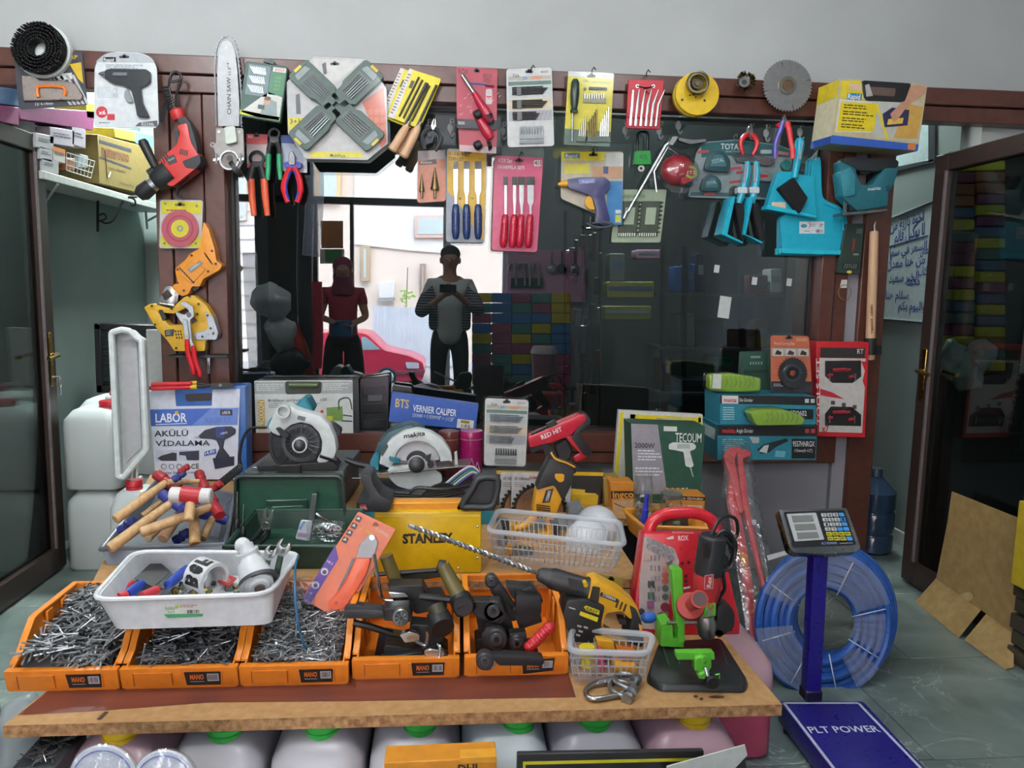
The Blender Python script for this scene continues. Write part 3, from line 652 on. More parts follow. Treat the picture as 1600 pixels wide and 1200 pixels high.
# --- yellow chisel card
t = T('chisel_set','three blue-handled chisels on a yellow card','tool pack','chisel sets');pl = G1.off(.012)
q = card(t,pl,[(698,232),(761,236),(757,379),(697,378)],'9aa0ac',grow=3);m = t.m('print');m.flat(pl,q.pts([(.02,.02),(.98,.02),(.98,.97),(.94,.97),(.64,.80),(.38,.62),(.02,.45)]),'d9aa22');m.tq(pl,q,'0-16-981',.05,.03,.55,.07,'2c2c24');m.tq(pl,q,'STANLEY',.05,.085,.42,.125,'2c2c24');m.flat(pl,q.rect(.78,.08,.98,.12),'704038');hole(m,pl,731,238,6)
for i,x in enumerate((712,729,747)):
    c = t.m('chisel');w = (3.4,4,5)[i];c.prism(pl,[(x-w,256),(x+w,256),(x+w,297),(x+2,306),(x+1.6,320),(x-1.6,320),(x-2,306),(x-w,297)],.004,'a8acb2:.22:1',.012);c.prism(pl,[(x-w,252),(x+w,252),(x+w,264),(x-w,264)],.006,'2c3038:.3',.013)
    h = t.m('handle',of=c);h.lathe(pl,x,319,x,374,[(0,3),(.05,5),(.3,6.4),(.8,6.2),(.95,4.8),(1,3)],'233a66:.25',14,.012)
for x in (719,738):m.flat(pl,circ(x,310,2,n=8),'c8ccd0')
# --- torches on red cards
for i,(pts,lab) in enumerate((([(716,196),(777,200),(775,240),(718,236)],'second red torch pack hanging behind and below the first'),([(713,104),(777,108),(776,202),(714,200)],'red gas torch on a red card hung on the header'))):
    t = T('gas_torch_pack',lab,'tool pack','torch packs');pl = A.off(.014*i);q = card(t,pl,pts,'b04050',r=3)
    m = t.m('print');m.flat(pl,q.rect(0,.85 if i else .75,1,1),'2e2c32' if i else 'c8a8ac')
    if i:
        m.tq(pl,q,'ROX',.05,.03,.3,.12,'3a2428');m.tq(pl,q,'ECO',.66,.09,.88,.15,'3a2428');m.lines(pl,q,.66,.17,.88,.24,3,'3a2428');hole(m,pl,745,111,5);m.tq(pl,q,'ROX',.04,.89,.2,.94,'d8d8d8')
        m.flat(pl,rr(759,139,769,163,3),'cfc4c8',.0016);m.flat(pl,[(760,150),(768,150),(768,156),(760,156)],'c83848',.002);m.text(pl,'ROX',760,156,768,156,4,'f0f0f0',.0026);m.tube(pl,[(733,130),(752,131),(772,134)],1.4,'4a6aa8',5,.003);m.tube(pl,[(758,133),(772,135)],2,'8a3444',5,.003)
        for k in range(16):x,y = random.choice(((716,740),(764,776)))[0]+random.random()*22,145+random.random()*35;m.flat(pl,[(x,y),(x+3,y-3),(x+3.6,y-2.4),(x+.7,y+.7)],'d9a0a6')
    y0 = 0 if i else 48;b = t.m('torch')
    if i:b.lathe(pl,722,117,741,145,[(0,3),(.06,3.6),(.95,3.6),(1,4.5)],'b4b4b8:.2:1',12,.014)
    b.lathe(pl,741,145+y0*.6,767,190+y0*.55,[(0,4.5),(.4,7),(.75,8.5),(1,6.5)],'a81c38:.25',14,.014);b.lathe(pl,762,180+y0,768,193+y0*.7,[(0,8),(1,5)],'1c1c20:.4',12,.016)
    k = t.m('knob',of=b);k.lathe(pl,752,176+y0,741,182+y0,[(0,5),(.2,7),(.8,7),(1,4)],'1c1c20:.5',12,.016)
# --- bit-set card with wire hook (also used again on the counter)
def bitcard(lab,pts,pl,grp='bit set cards'):
    t = T('bit_set_card',lab,'tool pack',grp);q = card(t,pl,pts,'d3d4d3',grow=2.5);m = t.m('print')
    m.tq(pl,q,'X-Line',.14,.06,.28,.11,'3c3e40');m.tq(pl,q,'BOSCH',.76,.04,.92,.065,'a06060');m.flat(pl,q.rect(.04,.10,.98,.15),'b9b2a8');m.flat(pl,q.rect(.56,.105,.78,.145),'d69878',.0014);m.flat(pl,q.rect(.36,.105,.46,.145),'8f9eb4',.0014);m.flat(pl,q.rect(.04,.165,.98,.215),'5f7a6c');m.flat(pl,q.rect(.04,.215,.98,.375),'c3c9ca');m.flat(pl,q.rect(.04,.385,.98,.53),'d8c8ac');m.flat(pl,q.rect(.04,.54,.98,.67),'adadb2')
    for i in range(5):m.flat(pl,q.pts([(.55+i*.08,.67),(.62+i*.08,.55),(.64+i*.08,.55),(.57+i*.08,.67)]),'9a9aa0',.0014)
    for y,w in ((.27,.7),(.44,.68),(.59,.5)):
        c = t.m('bit_clip');c.prism(pl,q.rect(.22,y-.03,.32,y+.07),.006,'6f7274:.3',.008)
        for i in range(5):d = t.m('drill_bit',of=c);a,b = q(.12,y-.03+.022*i),q(.22+w*(.82+.05*((i*3) % 4)),y-.03+.022*i);d.tube(pl,[(*a,.006),(*b,.006)],.85,'6e7276:.3:1',5)
    c = t.m('bit_rail');c.prism(pl,q.rect(.26,.83,.78,.9),.006,'a3a6a8:.4',.007);c.prism(pl,q.rect(.26,.92,.78,.96),.006,'8d9092:.4',.007)
    for i in range(9):d = t.m('screw_bit',of=c);d.tube(pl,[(*q(.29+.058*i,.84),.006),(*q(.29+.058*i,.74),.006)],[1.5,.8],'6e7276:.3:1',6)
    hole(m,pl,*q(.5,.045),6);return t
bitcard('white bit set card on a wire hook over the header',[(791,108),(862,105),(866,228),(793,230)],A)
t = hookwire(A,830,116);t.label = 'black wire hook holding the white bit set card'
# --- screwdriver and drill set card
t = T('screwdriver_set','yellow card with a green screwdriver and graded drill bits','tool pack');pl = A
q = card(t,pl,[(888,111),(959,115),(953,229),(881,226)],'d6c832',grow=2.5);m = t.m('print');m.flat(pl,q.rect(0,0,1,.07),'d9d8d2');m.tq(pl,q,'BOSCH',.76,.02,.96,.055,'b05858');m.flat(pl,q.pts([(0,.78),(1,.80),(1,1),(0,1)]),'5f7468');m.tq(pl,q,'19+',.34,.1,.46,.14,'3a3a2a');m.tq(pl,q,'Special Showmodul',.52,.115,.95,.14,'6a6430');hole(m,pl,924,119,7)
d = t.m('screwdriver');d.lathe(pl,895,174,894,221,[(0,1.8),(1,1.6)],'b9bcbe:.25:1',8,.012)
h = t.m('handle',of=d);h.lathe(pl,899,124,897,176,[(0,4),(.1,6.5),(.45,7.2),(.72,6),(.88,4.6),(.92,6),(1,6.4)],'283833:.3',14,.012)
f = t.m('bit_holder');f.tube(pl,[(920,138,.006),(948,139,.006)],2.4,'4a4c4e:.3:1',8);f.cyl(pl,914,139,2.5,.004,'6a5a34',.004,10);f.prism(pl,[(912,152),(947,153),(947,161),(911,160)],.006,'8d8a6a:.4',.008)
for i in range(9):d = t.m('screw_bit',of=f);d.tube(pl,[(914+3.7*i,154,.008),(914+3.7*i,147,.008)],1.3,'8a8c8c:.3:1',6)
for x0,n,y0,y1,k in ((905,4,200,181,'a4a08c:.4:1'),(919,5,190,171,'6a5e3a:.4:1'),(938,5,192,168,'b4b6b4:.3:1')):
    b = t.m('bit_clip');b.prism(pl,[(x0-3,212),(x0+n*3.2,213),(x0+n*3.2,222),(x0-4,221)],.007,'5d6a60',.009)
    for i in range(n):d = t.m('drill_bit',of=b);d.tube(pl,[(x0+3*i,213,.007),(x0+3*i+1,y0+(y1-y0)*i/(n-1),.007)],1.3,k,6)
t = hookwire(A,925,119);t.label = 'black wire hook holding the yellow screwdriver card'
# --- red pouch of carving picks
t = T('tool_pouch','red pouch with six steel picks tied with black string','pouch');q = Q4((982,124),(1038,125),(1031,202),(978,200));m = t.m('pouch');m.prism(A,[q(0,0),q(1,0),q(1,1),q(0,1)],.01,'b3202f:.45',.004,.002);m.prism(A,q.rect(.02,.68,.98,.78),.004,'a01c2a:.45',.0115,.001)
for i in range(6):d = t.m('pick');x = .12+.15*i;a,b,c = q(x,.95),q(x+.02,.5),q(x+(.03,.05,.07,.1,.14,.17)[i],.2 if i else .22);d.tube(A,[(*a,.008),(*b,.008),(*c,.008)],[2.7,2.3 if i else 2.6,1.0 if i else 2.2],'d8dadc:.2:1',6);
m = t.m('string');m.tube(A,[(995,134,.008),(1008,137,.009),(1021,135,.008),(1006,139,.01),(1014,146,.01)],.7,BLK,5)
for x in (996,1021):m.ring(A,x,134.5,2.8,1.6,.002,'c8c8c8:.3:1',.006,10)
t = hookwire(A,1010,123);t.label = 'dark hook behind the red pouch of picks'
# --- pink chisel card
t = T('chisel_set','four red-handled chisels on a pink card','tool pack','chisel sets');pl = G1.off(.012)
q = card(t,pl,[(773,243),(849,246),(839,394),(768,391)],'cf5478',grow=3);m = t.m('print');m.tq(pl,q,'ROX Set',.07,.025,.36,.07,'e8dde0');m.tq(pl,q,'ISKARPELA SETI',.07,.1,.62,.135,'f0e4e6');m.flat(pl,rr(834,250,846,260,2),'e8dde0');m.text(pl,'4/1',835,258,845,258,7,'b03a5a',.002);hole(m,pl,811,251,7,'601f30');m.tq(pl,q,'50G',.44,.055,.55,.085,'802c44')
for i,x in enumerate((790,804,815,829)):
    c = t.m('chisel');w = (2,2.6,3.6,5)[i];c.prism(pl,[(x-w,277),(x+w,277),(x+w,315),(x+1.8,322),(x+1.5,337),(x-1.5,337),(x-1.8,322),(x-w,315)],.004,'b0b4b8:.22:1',.012);c.prism(pl,[(x-w-1.5,276),(x+w+1.5,276),(x+w+1.5,289),(x-w-1.5,289)],.006,'24262a:.35',.014)
    x2 = x-3;h = t.m('handle',of=c);h.lathe(pl,x-.5,335,x2-1,387,[(0,3),(.05,5),(.35,5.8),(.8,6.4),(.95,5),(1,3)],'b01c38:.25',14,.012)
t = hookwire(G1,812,251);t.label = 'black wire hook holding the pink chisel card'
# --- blue glue gun card
t = T('glue_gun_pack','blue glue gun with yellow trigger on a yellow and blue card','tool pack');pl = G1.off(.01)
q = card(t,pl,[(877,237),(974,237),(972,352),(876,310)],'c3b9a8',grow=2.5);m = t.m('print');Q = Q4((877,237),(974,237),(973,352),(876,352))
m.flat(pl,Q.rect(0,0,.7,.12),'ddca2a');m.flat(pl,Q.rect(.05,.02,.3,.09),'3a7ab0',.0014);m.tq(pl,Q,'Rapid',.07,.03,.26,.08,'f0f0f0',.0018);m.flat(pl,Q.rect(.05,.16,.46,.3),'d8cc50',.0014);m.lines(pl,Q,.07,.18,.44,.29,4,'70682a');m.flat(pl,Q.rect(.72,.02,1,.2),'d9d9d6',.0014);m.lines(pl,Q,.74,.04,.98,.19,6,'9a9a98');m.flat(pl,Q.rect(.74,.4,.99,.99),'3d83bc',.0014);m.flat(pl,Q.rect(.5,.2,.98,.36),'c49a78',.0012);m.flat(pl,Q.rect(.68,.2,.76,.3),'4c5a8a',.0016);m.flat(pl,Q.rect(.88,.86,.97,.96),'c8cc5a',.0018);m.flat(pl,Q.rect(.88,.79,.97,.84),'e0e0e0',.0018);hole(m,pl,927,242,7)
m = t.m('gun_body');m.prism(pl,rq([(885,280),(905,277),(945,276),(954,284),(953,296),(944,302),(948,322),(954,345),(946,352),(931,348),(932,330),(926,308),(914,302),(888,294)],4),.028,'3a3c66:.35',.03,.006,2)
m.prism(pl,rq([(904,280),(930,279),(930,286),(905,288)],2),.003,'7a84b4',.032);m = t.m('lettering');m.text(pl,'Rapid',910,286,926,285,4,'c8d0f0',.0345)
m = t.m('nozzle',label='yellow nozzle');m.lathe(pl,886,287,872,288,[(0,6),(.5,5),(1,2)],'d99f2c:.4',12,.016)
m = t.m('trigger',label='yellow trigger');m.prism(pl,circ(926,316,12,12,14,70,260),.01,'d99f2c:.4',.022,.002)
m = t.m('stand',label='dark folding wire stand');m.tube(pl,spline([(917,349),(928,354),(946,355),(958,350),(940,347),(925,349)],4),1.6,'4a4c56',6,.03)
t = hookwire(G1,927,242);t.label = 'black wire hook holding the blue glue gun card'
# --- padlock
t = T('padlock','green padlock with long dark shackle hanging on the window','padlock');pl = G1.off(.02);m = t.m('body');m.prism(pl,rq([(992,236),(1016,235),(1018,257),(991,257)],2),.03,'1f8f3a:.35',0,.003);m = t.m('shackle');m.tube(pl,spline([(996,237),(996,214),(999,207),(1006,206),(1012,210),(1012,236)],5),2.1,'34383a:.3:1',8,-.015);m = t.m('lettering');m.text(pl,'ICS',1000,248,1011,248,6,'0d4a1c',.002);m = t.m('keys');m.ring(pl,1002,263,5,2.5,.004,'c8c4ba:.4:1',-.01,12)
# --- hole saw
t = T('hole_saw','yellow hole saw cup with a small steel cutter on top','hole saw');pl = A.off(.045);m = t.m('disc');m.cyl(pl,1090,146,34,.018,'d9b41e:.4',0,36,.002);m.cyl(A,1086,149,34,.02,'a89024:.5',.025,36);
m = t.m('small_cup');P = pl.off(.0);m.lathe3(P.on(1089,130,0),P.on(1091,129,.055),[(0,.048),(1,.046)],'7a7466:.4:1',24,False);m.lathe3(P.on(1089,130,.0),P.on(1091,129,.055),[(0,.040),(1,.041)],'3c3830:.5:1',24,False);m.ring(P,1091,129.5,16,13.4,.01,'8d8674:.35:1',.057,24);m.cyl(P,1090,130,9,.02,'5a5448:.4:1',.028,14);m.cyl(P,1090,130,4,.02,'6a5a2c',.034,8)
m = t.m('pilot_holes')
for x,y,r in ((1084,146,3.6),(1066,156,2),(1101,157,2),(1078,149,1.4),(1090,144,1.4),(1087,152,1.4),(1081,141,1.2)):m.flat(pl,circ(x,y,r,n=10),'1c1c18',.0015)
# --- wire cup brush
t = T('wire_cup_brush','small brass wire cup brush on the header','brush');m = t.m('cup');m.cyl(A,1163,128,8.5,.03,'a8aaa8:.3:1',.04,16);m.cyl(A,1163,128,4,.01,'34342e',.042,10)
m = t.m('bristle')
for i in range(170):a = random.random()*6.283;r0 = 6+4*random.random();r1 = r0+4+3.5*random.random();m.tube3([A.on(1166+r0*cos(a),127+r0*sin(a),.012),A.on(1166+r1*cos(a),127+r1*sin(a),.028+.012*random.random())],.0016,'6a5228:.45:1',3)
# --- saw blade
t = T('saw_disc','bright steel circular saw blade hanging over the header edge','saw blade');pl = A.off(.01);n = 48;o = []
for i in range(n):
    a = 2*pi*i/n;o += [(1230.5+36*cos(a),133.5+38*sin(a)),(1230.5+38.5*cos(a+.05),133.5+41*sin(a+.05)),(1230.5+38.5*cos(a+.085),133.5+41*sin(a+.085))]
m = t.m('blade');m.saw(pl,o,(1230.5,133.5),.004,'a4a4a4:.34:.85',0);m.ring(pl,1231,133,14,8.5,.006,'8f8a80:.4:1',.006,24);m.cyl(pl,1231,133,8,.003,'5a4430:.6',.0025,18)
m = t.m('slots')
for a in (75,165,255,345):m.flat(pl,[(1230.5+28*cos(radians(a)),133.5+28*sin(radians(a))),(1230.5+37*cos(radians(a)),133.5+37*sin(radians(a))),(1230.5+37*cos(radians(a+2.4)),133.5+37*sin(radians(a+2.4)))],'2c2c2c',.0012)
# --- red/blue pliers under the blade
t = T('combination_pliers','red and blue pliers hanging below the saw blade','pliers');pl = A.off(.02);m = t.m('jaws');m.prism(pl,[(1222,192),(1223,182),(1227,178),(1230,186),(1231,193)],.014,'8d8d8a:.35:1',0,.002)
for s,k in ((-1,'3a3a9a:.35'),(1,'d0222c:.35')):
    h = t.m('handle');c = spline([(1226+s*3,190),(1226+s*7,204),(1226+s*(14 if s < 0 else 10),222),(1226+s*(15 if s < 0 else 13),236),(1226+s*(15 if s < 0 else 13),248)],4);h.tube(pl,c,[4.6]*6+[4]*8+[3.4]*3,k,8);h.tube(pl,[(x-s*2,y,.003) for x,y in c[2:]],2.2,'d0222c:.35',6)
m = t.m('collar');m.prism(pl,rq([(1214,192),(1236,190),(1236,198),(1215,199)],3),.02,'d0222c:.35',.004,.003)
t = T('cutting_nippers','small red-handled nippers hanging over the teal tool set card','pliers');plier(t,G1,1172,208,6,34,'9a9c9a:.3:1','c4202c:.35',off=.05,spread=1.15,jl=.34)
# --- pneumatic stapler box
t = T('stapler_box','yellow and blue stapler box with black carry handle above the jigsaw','box');pl = PY(-.26);q = Q4((1312,124),(1449,132),(1434,236),(1298,224))
o = [(1312,124),(1346,123),(1349,152),(1356,157),(1406,160),(1412,152),(1425,129),(1449,133),(1434,236),(1298,224)]
m = t.m('carton');fr = [pl.on(*p) for p in o];m.solid(fr,[p+V3((-.02,.14,0)) for p in fr],'b9ae8a:.5')
m = t.m('side_panel');s0 = [pl.on(*p) for p in ((1312,124),(1298,224))];sv = V3((-.021,.14,0));m.add([s0[0],s0[0]+sv,s0[1]+sv,s0[1]],[(0,1,2,3)],'cfc9a8');
m.add([s0[0].lerp(s0[1],u)+sv*v+V3((-.001,0,0)) for u,v in ((0,0),(0,1),(.28,1),(.28,0))],[(0,1,2,3)],'d8c22e');m.add([s0[0].lerp(s0[1],u)+sv*v+V3((-.001,0,0)) for u,v in ((.88,0),(.88,1),(1,1),(1,0))],[(0,1,2,3)],'2c4c9a')
m = t.m('print');m.flat(pl,[(1314,126),(1345,126),(1350,154),(1313,154)],'d8c22e');m.flat(pl,q.pts([(.03,.3),(.48,.32),(.5,.78),(.03,.82)]),'d2cfc4');m.flat(pl,q.pts([(.40,.3),(.98,.28),(.98,.86),(.45,.84)]),'b4b6ae',.0012)
m.flat(pl,q.pts([(.8,.3),(.99,.34),(.97,.82),(.7,.84)]),'c49a4c',.0014);m.flat(pl,q.pts([(.05,.35),(.47,.33),(.47,.76),(.05,.80)]),'d8c224',.0016);m.flat(pl,q.rect(.11,.2,.28,.3),'2a7aa0',.002);m.tq(pl,q,'Rapid',.12,.21,.26,.29,'f0f0f0',.0026);m.flat(pl,q.pts([(.12,.05),(.26,.06),(.26,.16),(.12,.14)]),'d8b8a0',.0016)
for i in range(4):m.lines(pl,q,.09,.38+.1*i,.46,.46+.1*i,2,'3a3618',.002)
m.flat(pl,q.pts([(0,.87),(1,.90),(1,1),(0,1)]),'2f55a8',.0016);m.flat(pl,q.rect(.88,.89,.97,.99),'c87840',.002);m.flat(pl,q.pts([(.44,.34),(.47,.34),(.66,.86),(.62,.86)]),'dcc83a',.002)
m.flat(pl,[(1379,178),(1394,168),(1421,172),(1418,196),(1382,199)],'25264a',.002);m.flat(pl,[(1388,186),(1412,184),(1410,193),(1386,195)],'d9b048',.0024);m.flat(pl,spline([(1391,178),(1408,160),(1424,134),(1446,136),(1444,146),(1420,164),(1406,182),(1396,192)],3),'b98a70',.0028)
m = t.m('carry_handle',label='black plastic carry handle');m.prism(pl,rq([(1347,125),(1425,130),(1414,160),(1352,157)],5),.05,'17181a:.5',.004,.004);m.prism(pl,rq([(1355,135),(1400,138),(1398,151),(1355,148)],3),.002,'5a4a42',.0055);m.prism(pl,[(1352,133),(1358,131),(1364,150),(1354,151)],.002,'a8a8a4',.006)
# --- jigsaw
t = T('cordless_jigsaw','teal and black jigsaw hanging on the entry post','jigsaw');pl = PY(-.15);m = t.m('body')
m.prism(pl,rq([(1313,252),(1322,247),(1338,262),(1339,274),(1347,289),(1363,288),(1382,262),(1392,250),(1404,252),(1405,262),(1398,286),(1389,301),(1388,322),(1340,330),(1316,308)],3),.07,'25636e:.35',.03,.01,2)
m = t.m('top_handle',label='black rubber handle');m.prism(pl,rq([(1314,252),(1322,245),(1346,246),(1400,249),(1405,253),(1402,262),(1385,262),(1374,268),(1340,266),(1334,260)],4),.06,'1d2326:.6',.035,.01,2)
m = t.m('front_housing');m.prism(pl,rq([(1313,268),(1330,260),(1338,276),(1337,306),(1318,308)],4),.08,'36808c:.3',.04,.012,2)
m = t.m('trigger');m.prism(pl,rq([(1342,264),(1360,265),(1358,272),(1345,272)],2),.03,BLK,.022,.004)
m = t.m('base_plate',label='grey steel base plate');m.prism(pl,[(1317,332),(1387,326),(1387,330),(1317,337)],.09,'8a8c8c:.35:1',.045,.001)
m = t.m('blade');m.prism(pl,[(1319,310),(1323,310),(1323,333),(1319,333)],.01,'a0a2a2:.3:1',.015);m.prism(pl,[(1325,306),(1337,306),(1344,328),(1328,330)],.03,'1a1c1e',.02,.003)
m = t.m('lettering');m.text(pl,'makita',1356,298,1376,296,5,'e0e6e6',.0316,slant=.2)
for i in range(4):m.flat(pl,[(1384+i*.2,291+i*2.4),(1391,289.5+i*2.4),(1391,290.7+i*2.4),(1384,292.2+i*2.4)],'142c32',.0316)
# --- teal tool set on a clear card
t = T('tool_set_card','teal and clear card with tape measures and utility knife on the window','tool pack');pl = G1.off(.0)
o = [(1088,238),(1100,222),(1150,218),(1214,226),(1238,234),(1236,300),(1205,312),(1075,308)];m = t.m('card');m.prism(pl,rq(o,5),.003,'9aa6a8');m.flat(pl,[(1096,224),(1150,219),(1214,227),(1236,235),(1236,246),(1160,242),(1096,246)],'2f6a6c',.0013);m.flat(pl,[(1180,285),(1236,280),(1234,300),(1200,310),(1178,306)],'3a5a60',.0013);m.flat(pl,[(1080,300),(1180,302),(1180,308),(1078,306)],'45666a',.0014)
p = t.m('print');p.text(pl,'TOTAL',1126,233,1159,234,9,'e6ecec',.003,.02);p.text(pl,'One-Stop Tools Station',1134,238,1158,238,3,'c8d8d8',.003);p.flat(pl,rr(1188,234,1206,240,2),'c8d0d0',.003);p.flat(pl,[(1216,236),(1232,238),(1232,243),(1216,241)],'c87878',.003)
for x,y in ((1090,236),(1140,262),(1150,268),(1100,302),(1140,283)):p.flat(pl,[(x,y),(x+18,y-2),(x+18,y+2),(x,y+4)],'c05050',.0016)
for x,y,r in ((1121,252,21),(1111,286,17)):
    d = t.m('tape_measure');d.prism(pl,rq([(x-r,y+r*.7),(x-r*.7,y-r*.4),(x-r*.2,y-r*.85),(x+r*.5,y-r*.7),(x+r,y-r*.1),(x+r*.95,y+r*.8)],6),.03,'2c4e54:.35',.03,.006,2);d.prism(pl,rq([(x-r*.6,y+r*.4),(x-r*.2,y-r*.5),(x+r*.4,y-r*.5),(x+r*.7,y+r*.4)],3),.003,'3d6a70',.0325);e = t.m('lettering',of=d);e.text(pl,'TOTAL',x-r*.4,y+r*.2,x+r*.5,y+r*.0,r*.3,'a8c4c8',.034)
k = t.m('utility_knife');k.prism(pl,rq([(1144,241),(1170,240),(1208,247),(1212,254),(1200,260),(1180,256),(1152,253)],3),.016,'9fa5a6:.3:1',.018,.003);k.prism(pl,[(1150,246),(1185,247),(1184,251),(1152,250)],.002,'5a6062',.0195)
k = t.m('wheel_tool');k.prism(pl,rq([(1178,272),(1196,266),(1210,276),(1204,284),(1180,282)],3),.02,'8a9294',.02,.003);k.prism(pl,[(1184,272),(1200,273),(1200,277),(1184,277)],.003,'c43030',.022);k = t.m('blade_roll');k.ring(pl,1148,298,8,3,.01,'8d9496:.3:1',.014,16);k.cyl(pl,1229,258,8,.02,'3d8a88:.3',.02,14)
t.m('clear_shell').prism(pl,rq([(x+(x-1156)*.015,y+(y-265)*.02) for x,y in o],6),.03,'clear',.034,.006)
# --- red cap in plastic
t = T('wrapped_red_cap','red round cap with a green emblem wrapped in clear plastic','cap');pl = G1.off(.03);m = t.m('cap');m.ball(pl,1058,266,26,'a4222e:.5',0,24,22,20);m.prism(pl,rq([(1060,248),(1090,262),(1086,280),(1066,290)],6),.05,'b0303a:.5',.05,.012,2);e = t.m('emblem');e.ring(pl,1080,269,10,6,.003,'8a9a3a',.053,18);e.text(pl,'ITS',1074,272,1087,272,5,'d8d8b8',.057)
m = t.m('wrapping');m.ball(pl,1060,270,33,'film',.004,29,28,18);m.prism(pl,[(1040,288),(1078,294),(1072,302),(1050,300)],.004,'film',.03);m.prism(pl,[(1088,262),(1103,266),(1096,286),(1084,288)],.004,'film',.03)
# --- silver caulking gun
t = T('caulking_gun','slim silver gun with a long rod leaning across the window','caulking gun');pl = G1.off(.025);m = t.m('barrel');m.tube(pl,[(1052,220),(1040,228),(976,340)],[4.5,4,2.2],'b4b8b8:.3:1',8);m.tube(pl,[(980,330),(975,342)],3,'9da1a0:.3:1',8)
m = t.m('frame');m.prism(pl,[(1050,212),(1062,212),(1052,228),(1044,226)],.03,'a4a8a8:.35:1',.015,.003);m.prism(pl,[(1060,214),(1082,217),(1104,216),(1104,222),(1078,226),(1060,220)],.03,'8d9190:.35:1',.01,.003);m.tube(pl,[(1046,232),(1060,242),(1044,246)],2,'a4a8a8:.3:1',6);m = t.m('rod');m.tube(pl,[(1048,222),(1022,268),(1026,300)],1.6,'b4b8b8:.3:1',6)
# --- pale green bit book
t = T('bit_wallet','pale green open wallet of dark bits behind the silver gun','tool pack');pl = G1.off(-.012);q = Q4((962,296),(1042,296),(1032,379),(955,379));m = t.m('wallet');m.prism(pl,rq(q.rect(0,0,1,1),3),.008,'8fa088:.5',.002,.001)
for u in (.12,.54):
    k = t.m('bit_tray');k.prism(pl,q.rect(u,.22,u+.38,.88),.006,'3a4438:.4',.008);k.prism(pl,q.rect(u+.1,.34,u+.3,.66),.003,'9aa890',.01)
    for i in range(8):k.tube(pl,[(*q(u+.36,.24+.08*i),.01),(*q(u+.42,.24+.08*i),.01)],1.1,'6a7068:.3:1',5);k.tube(pl,[(*q(u+.02+.045*i,.82),.01),(*q(u+.02+.045*i,.88),.01)],1.1,'8a9088:.3:1',5)
m = t.m('print');m.tq(pl,q,'GRENDOR',.1,.1,.6,.16,'5a6a58',.0035)
# --- small turquoise brooms clipped to their pans (seen edge-on)
TQ = '1fa6c0:.35'
for i,x in enumerate((0,38)):
    t = T('brush_and_pan',('small turquoise hand brush clipped in its pan, nearer the silver gun','small turquoise hand brush clipped in its pan, beside the square dustpan')[i],'brush','edge-on brush and pan sets');pl = PY(-.03)
    m = t.m('pan');m.prism(pl,[(1143+x*.75,308),(1150+x*.75,306),(1137+x*.75,368),(1127+x*.95,366)],.10,TQ,.06,.003);m.prism(pl,[(1127+x*.95,366),(1137+x*.75,366),(1162+x*.8,378),(1160+x*.8,381)],.10,TQ,.06,.002)
    m = t.m('handle');m.tube(pl,spline([(1168+x*.36,252),(1166+x*.42,275),(1158+x*.5,305),(1154+x*.55,318)],4),[3.5,5,5.6,6,6,6,6,6,6,5.5,5,5,5],TQ,8,.02);m.tube(pl,[(1166+x*.36,256,.03),(1162+x*.45,286,.03)],2.6,'7d8a90',6);m.prism(pl,rr(1153+x*.5,292,1168+x*.5,302,2),.04,'cdd6d8',.038,.002)
    m = t.m('bristle');m.prism(pl,[(1148+x*.7,318),(1162+x*.62,314),(1168+x*.75,374),(1160+x*.7,378)],.06,'101014:.8',.03,.006)
# --- square hand dustpan with brush
t = T('hand_dustpan','square turquoise dustpan with black-bristled hand brush clipped in it','dustpan');pl = PY(-.10);o = [(1216,268),(1240,268),(1248,272),(1272,275),(1277,340),(1198,326)]
m = t.m('pan');m.prism(pl,rq(o,3),.05,TQ,0,.006);m.prism(pl,[(1200,320),(1276,335),(1277,341),(1198,327)],.07,'25b4cc:.35',.02,.003);m.prism(pl,rr(1206,316,1228,326,1),.001,'d8c0a4',.002)
m = t.m('handle');m.tube(pl,spline([(1250,216),(1248,240),(1243,268),(1242,278)],4),[5,7,7.5,7.5,7,6.5,6,5.5,5,5,5,5,5],TQ,10,.015);m.tube(pl,[(1253,222,.028),(1249,250,.028)],3.2,'7d8a90',6)
m = t.m('bristle',label='black bristle block');m.prism(pl,[(1241,277),(1263,309),(1250,334),(1217,294)],.04,'0d0e11:.9',.035,.004)
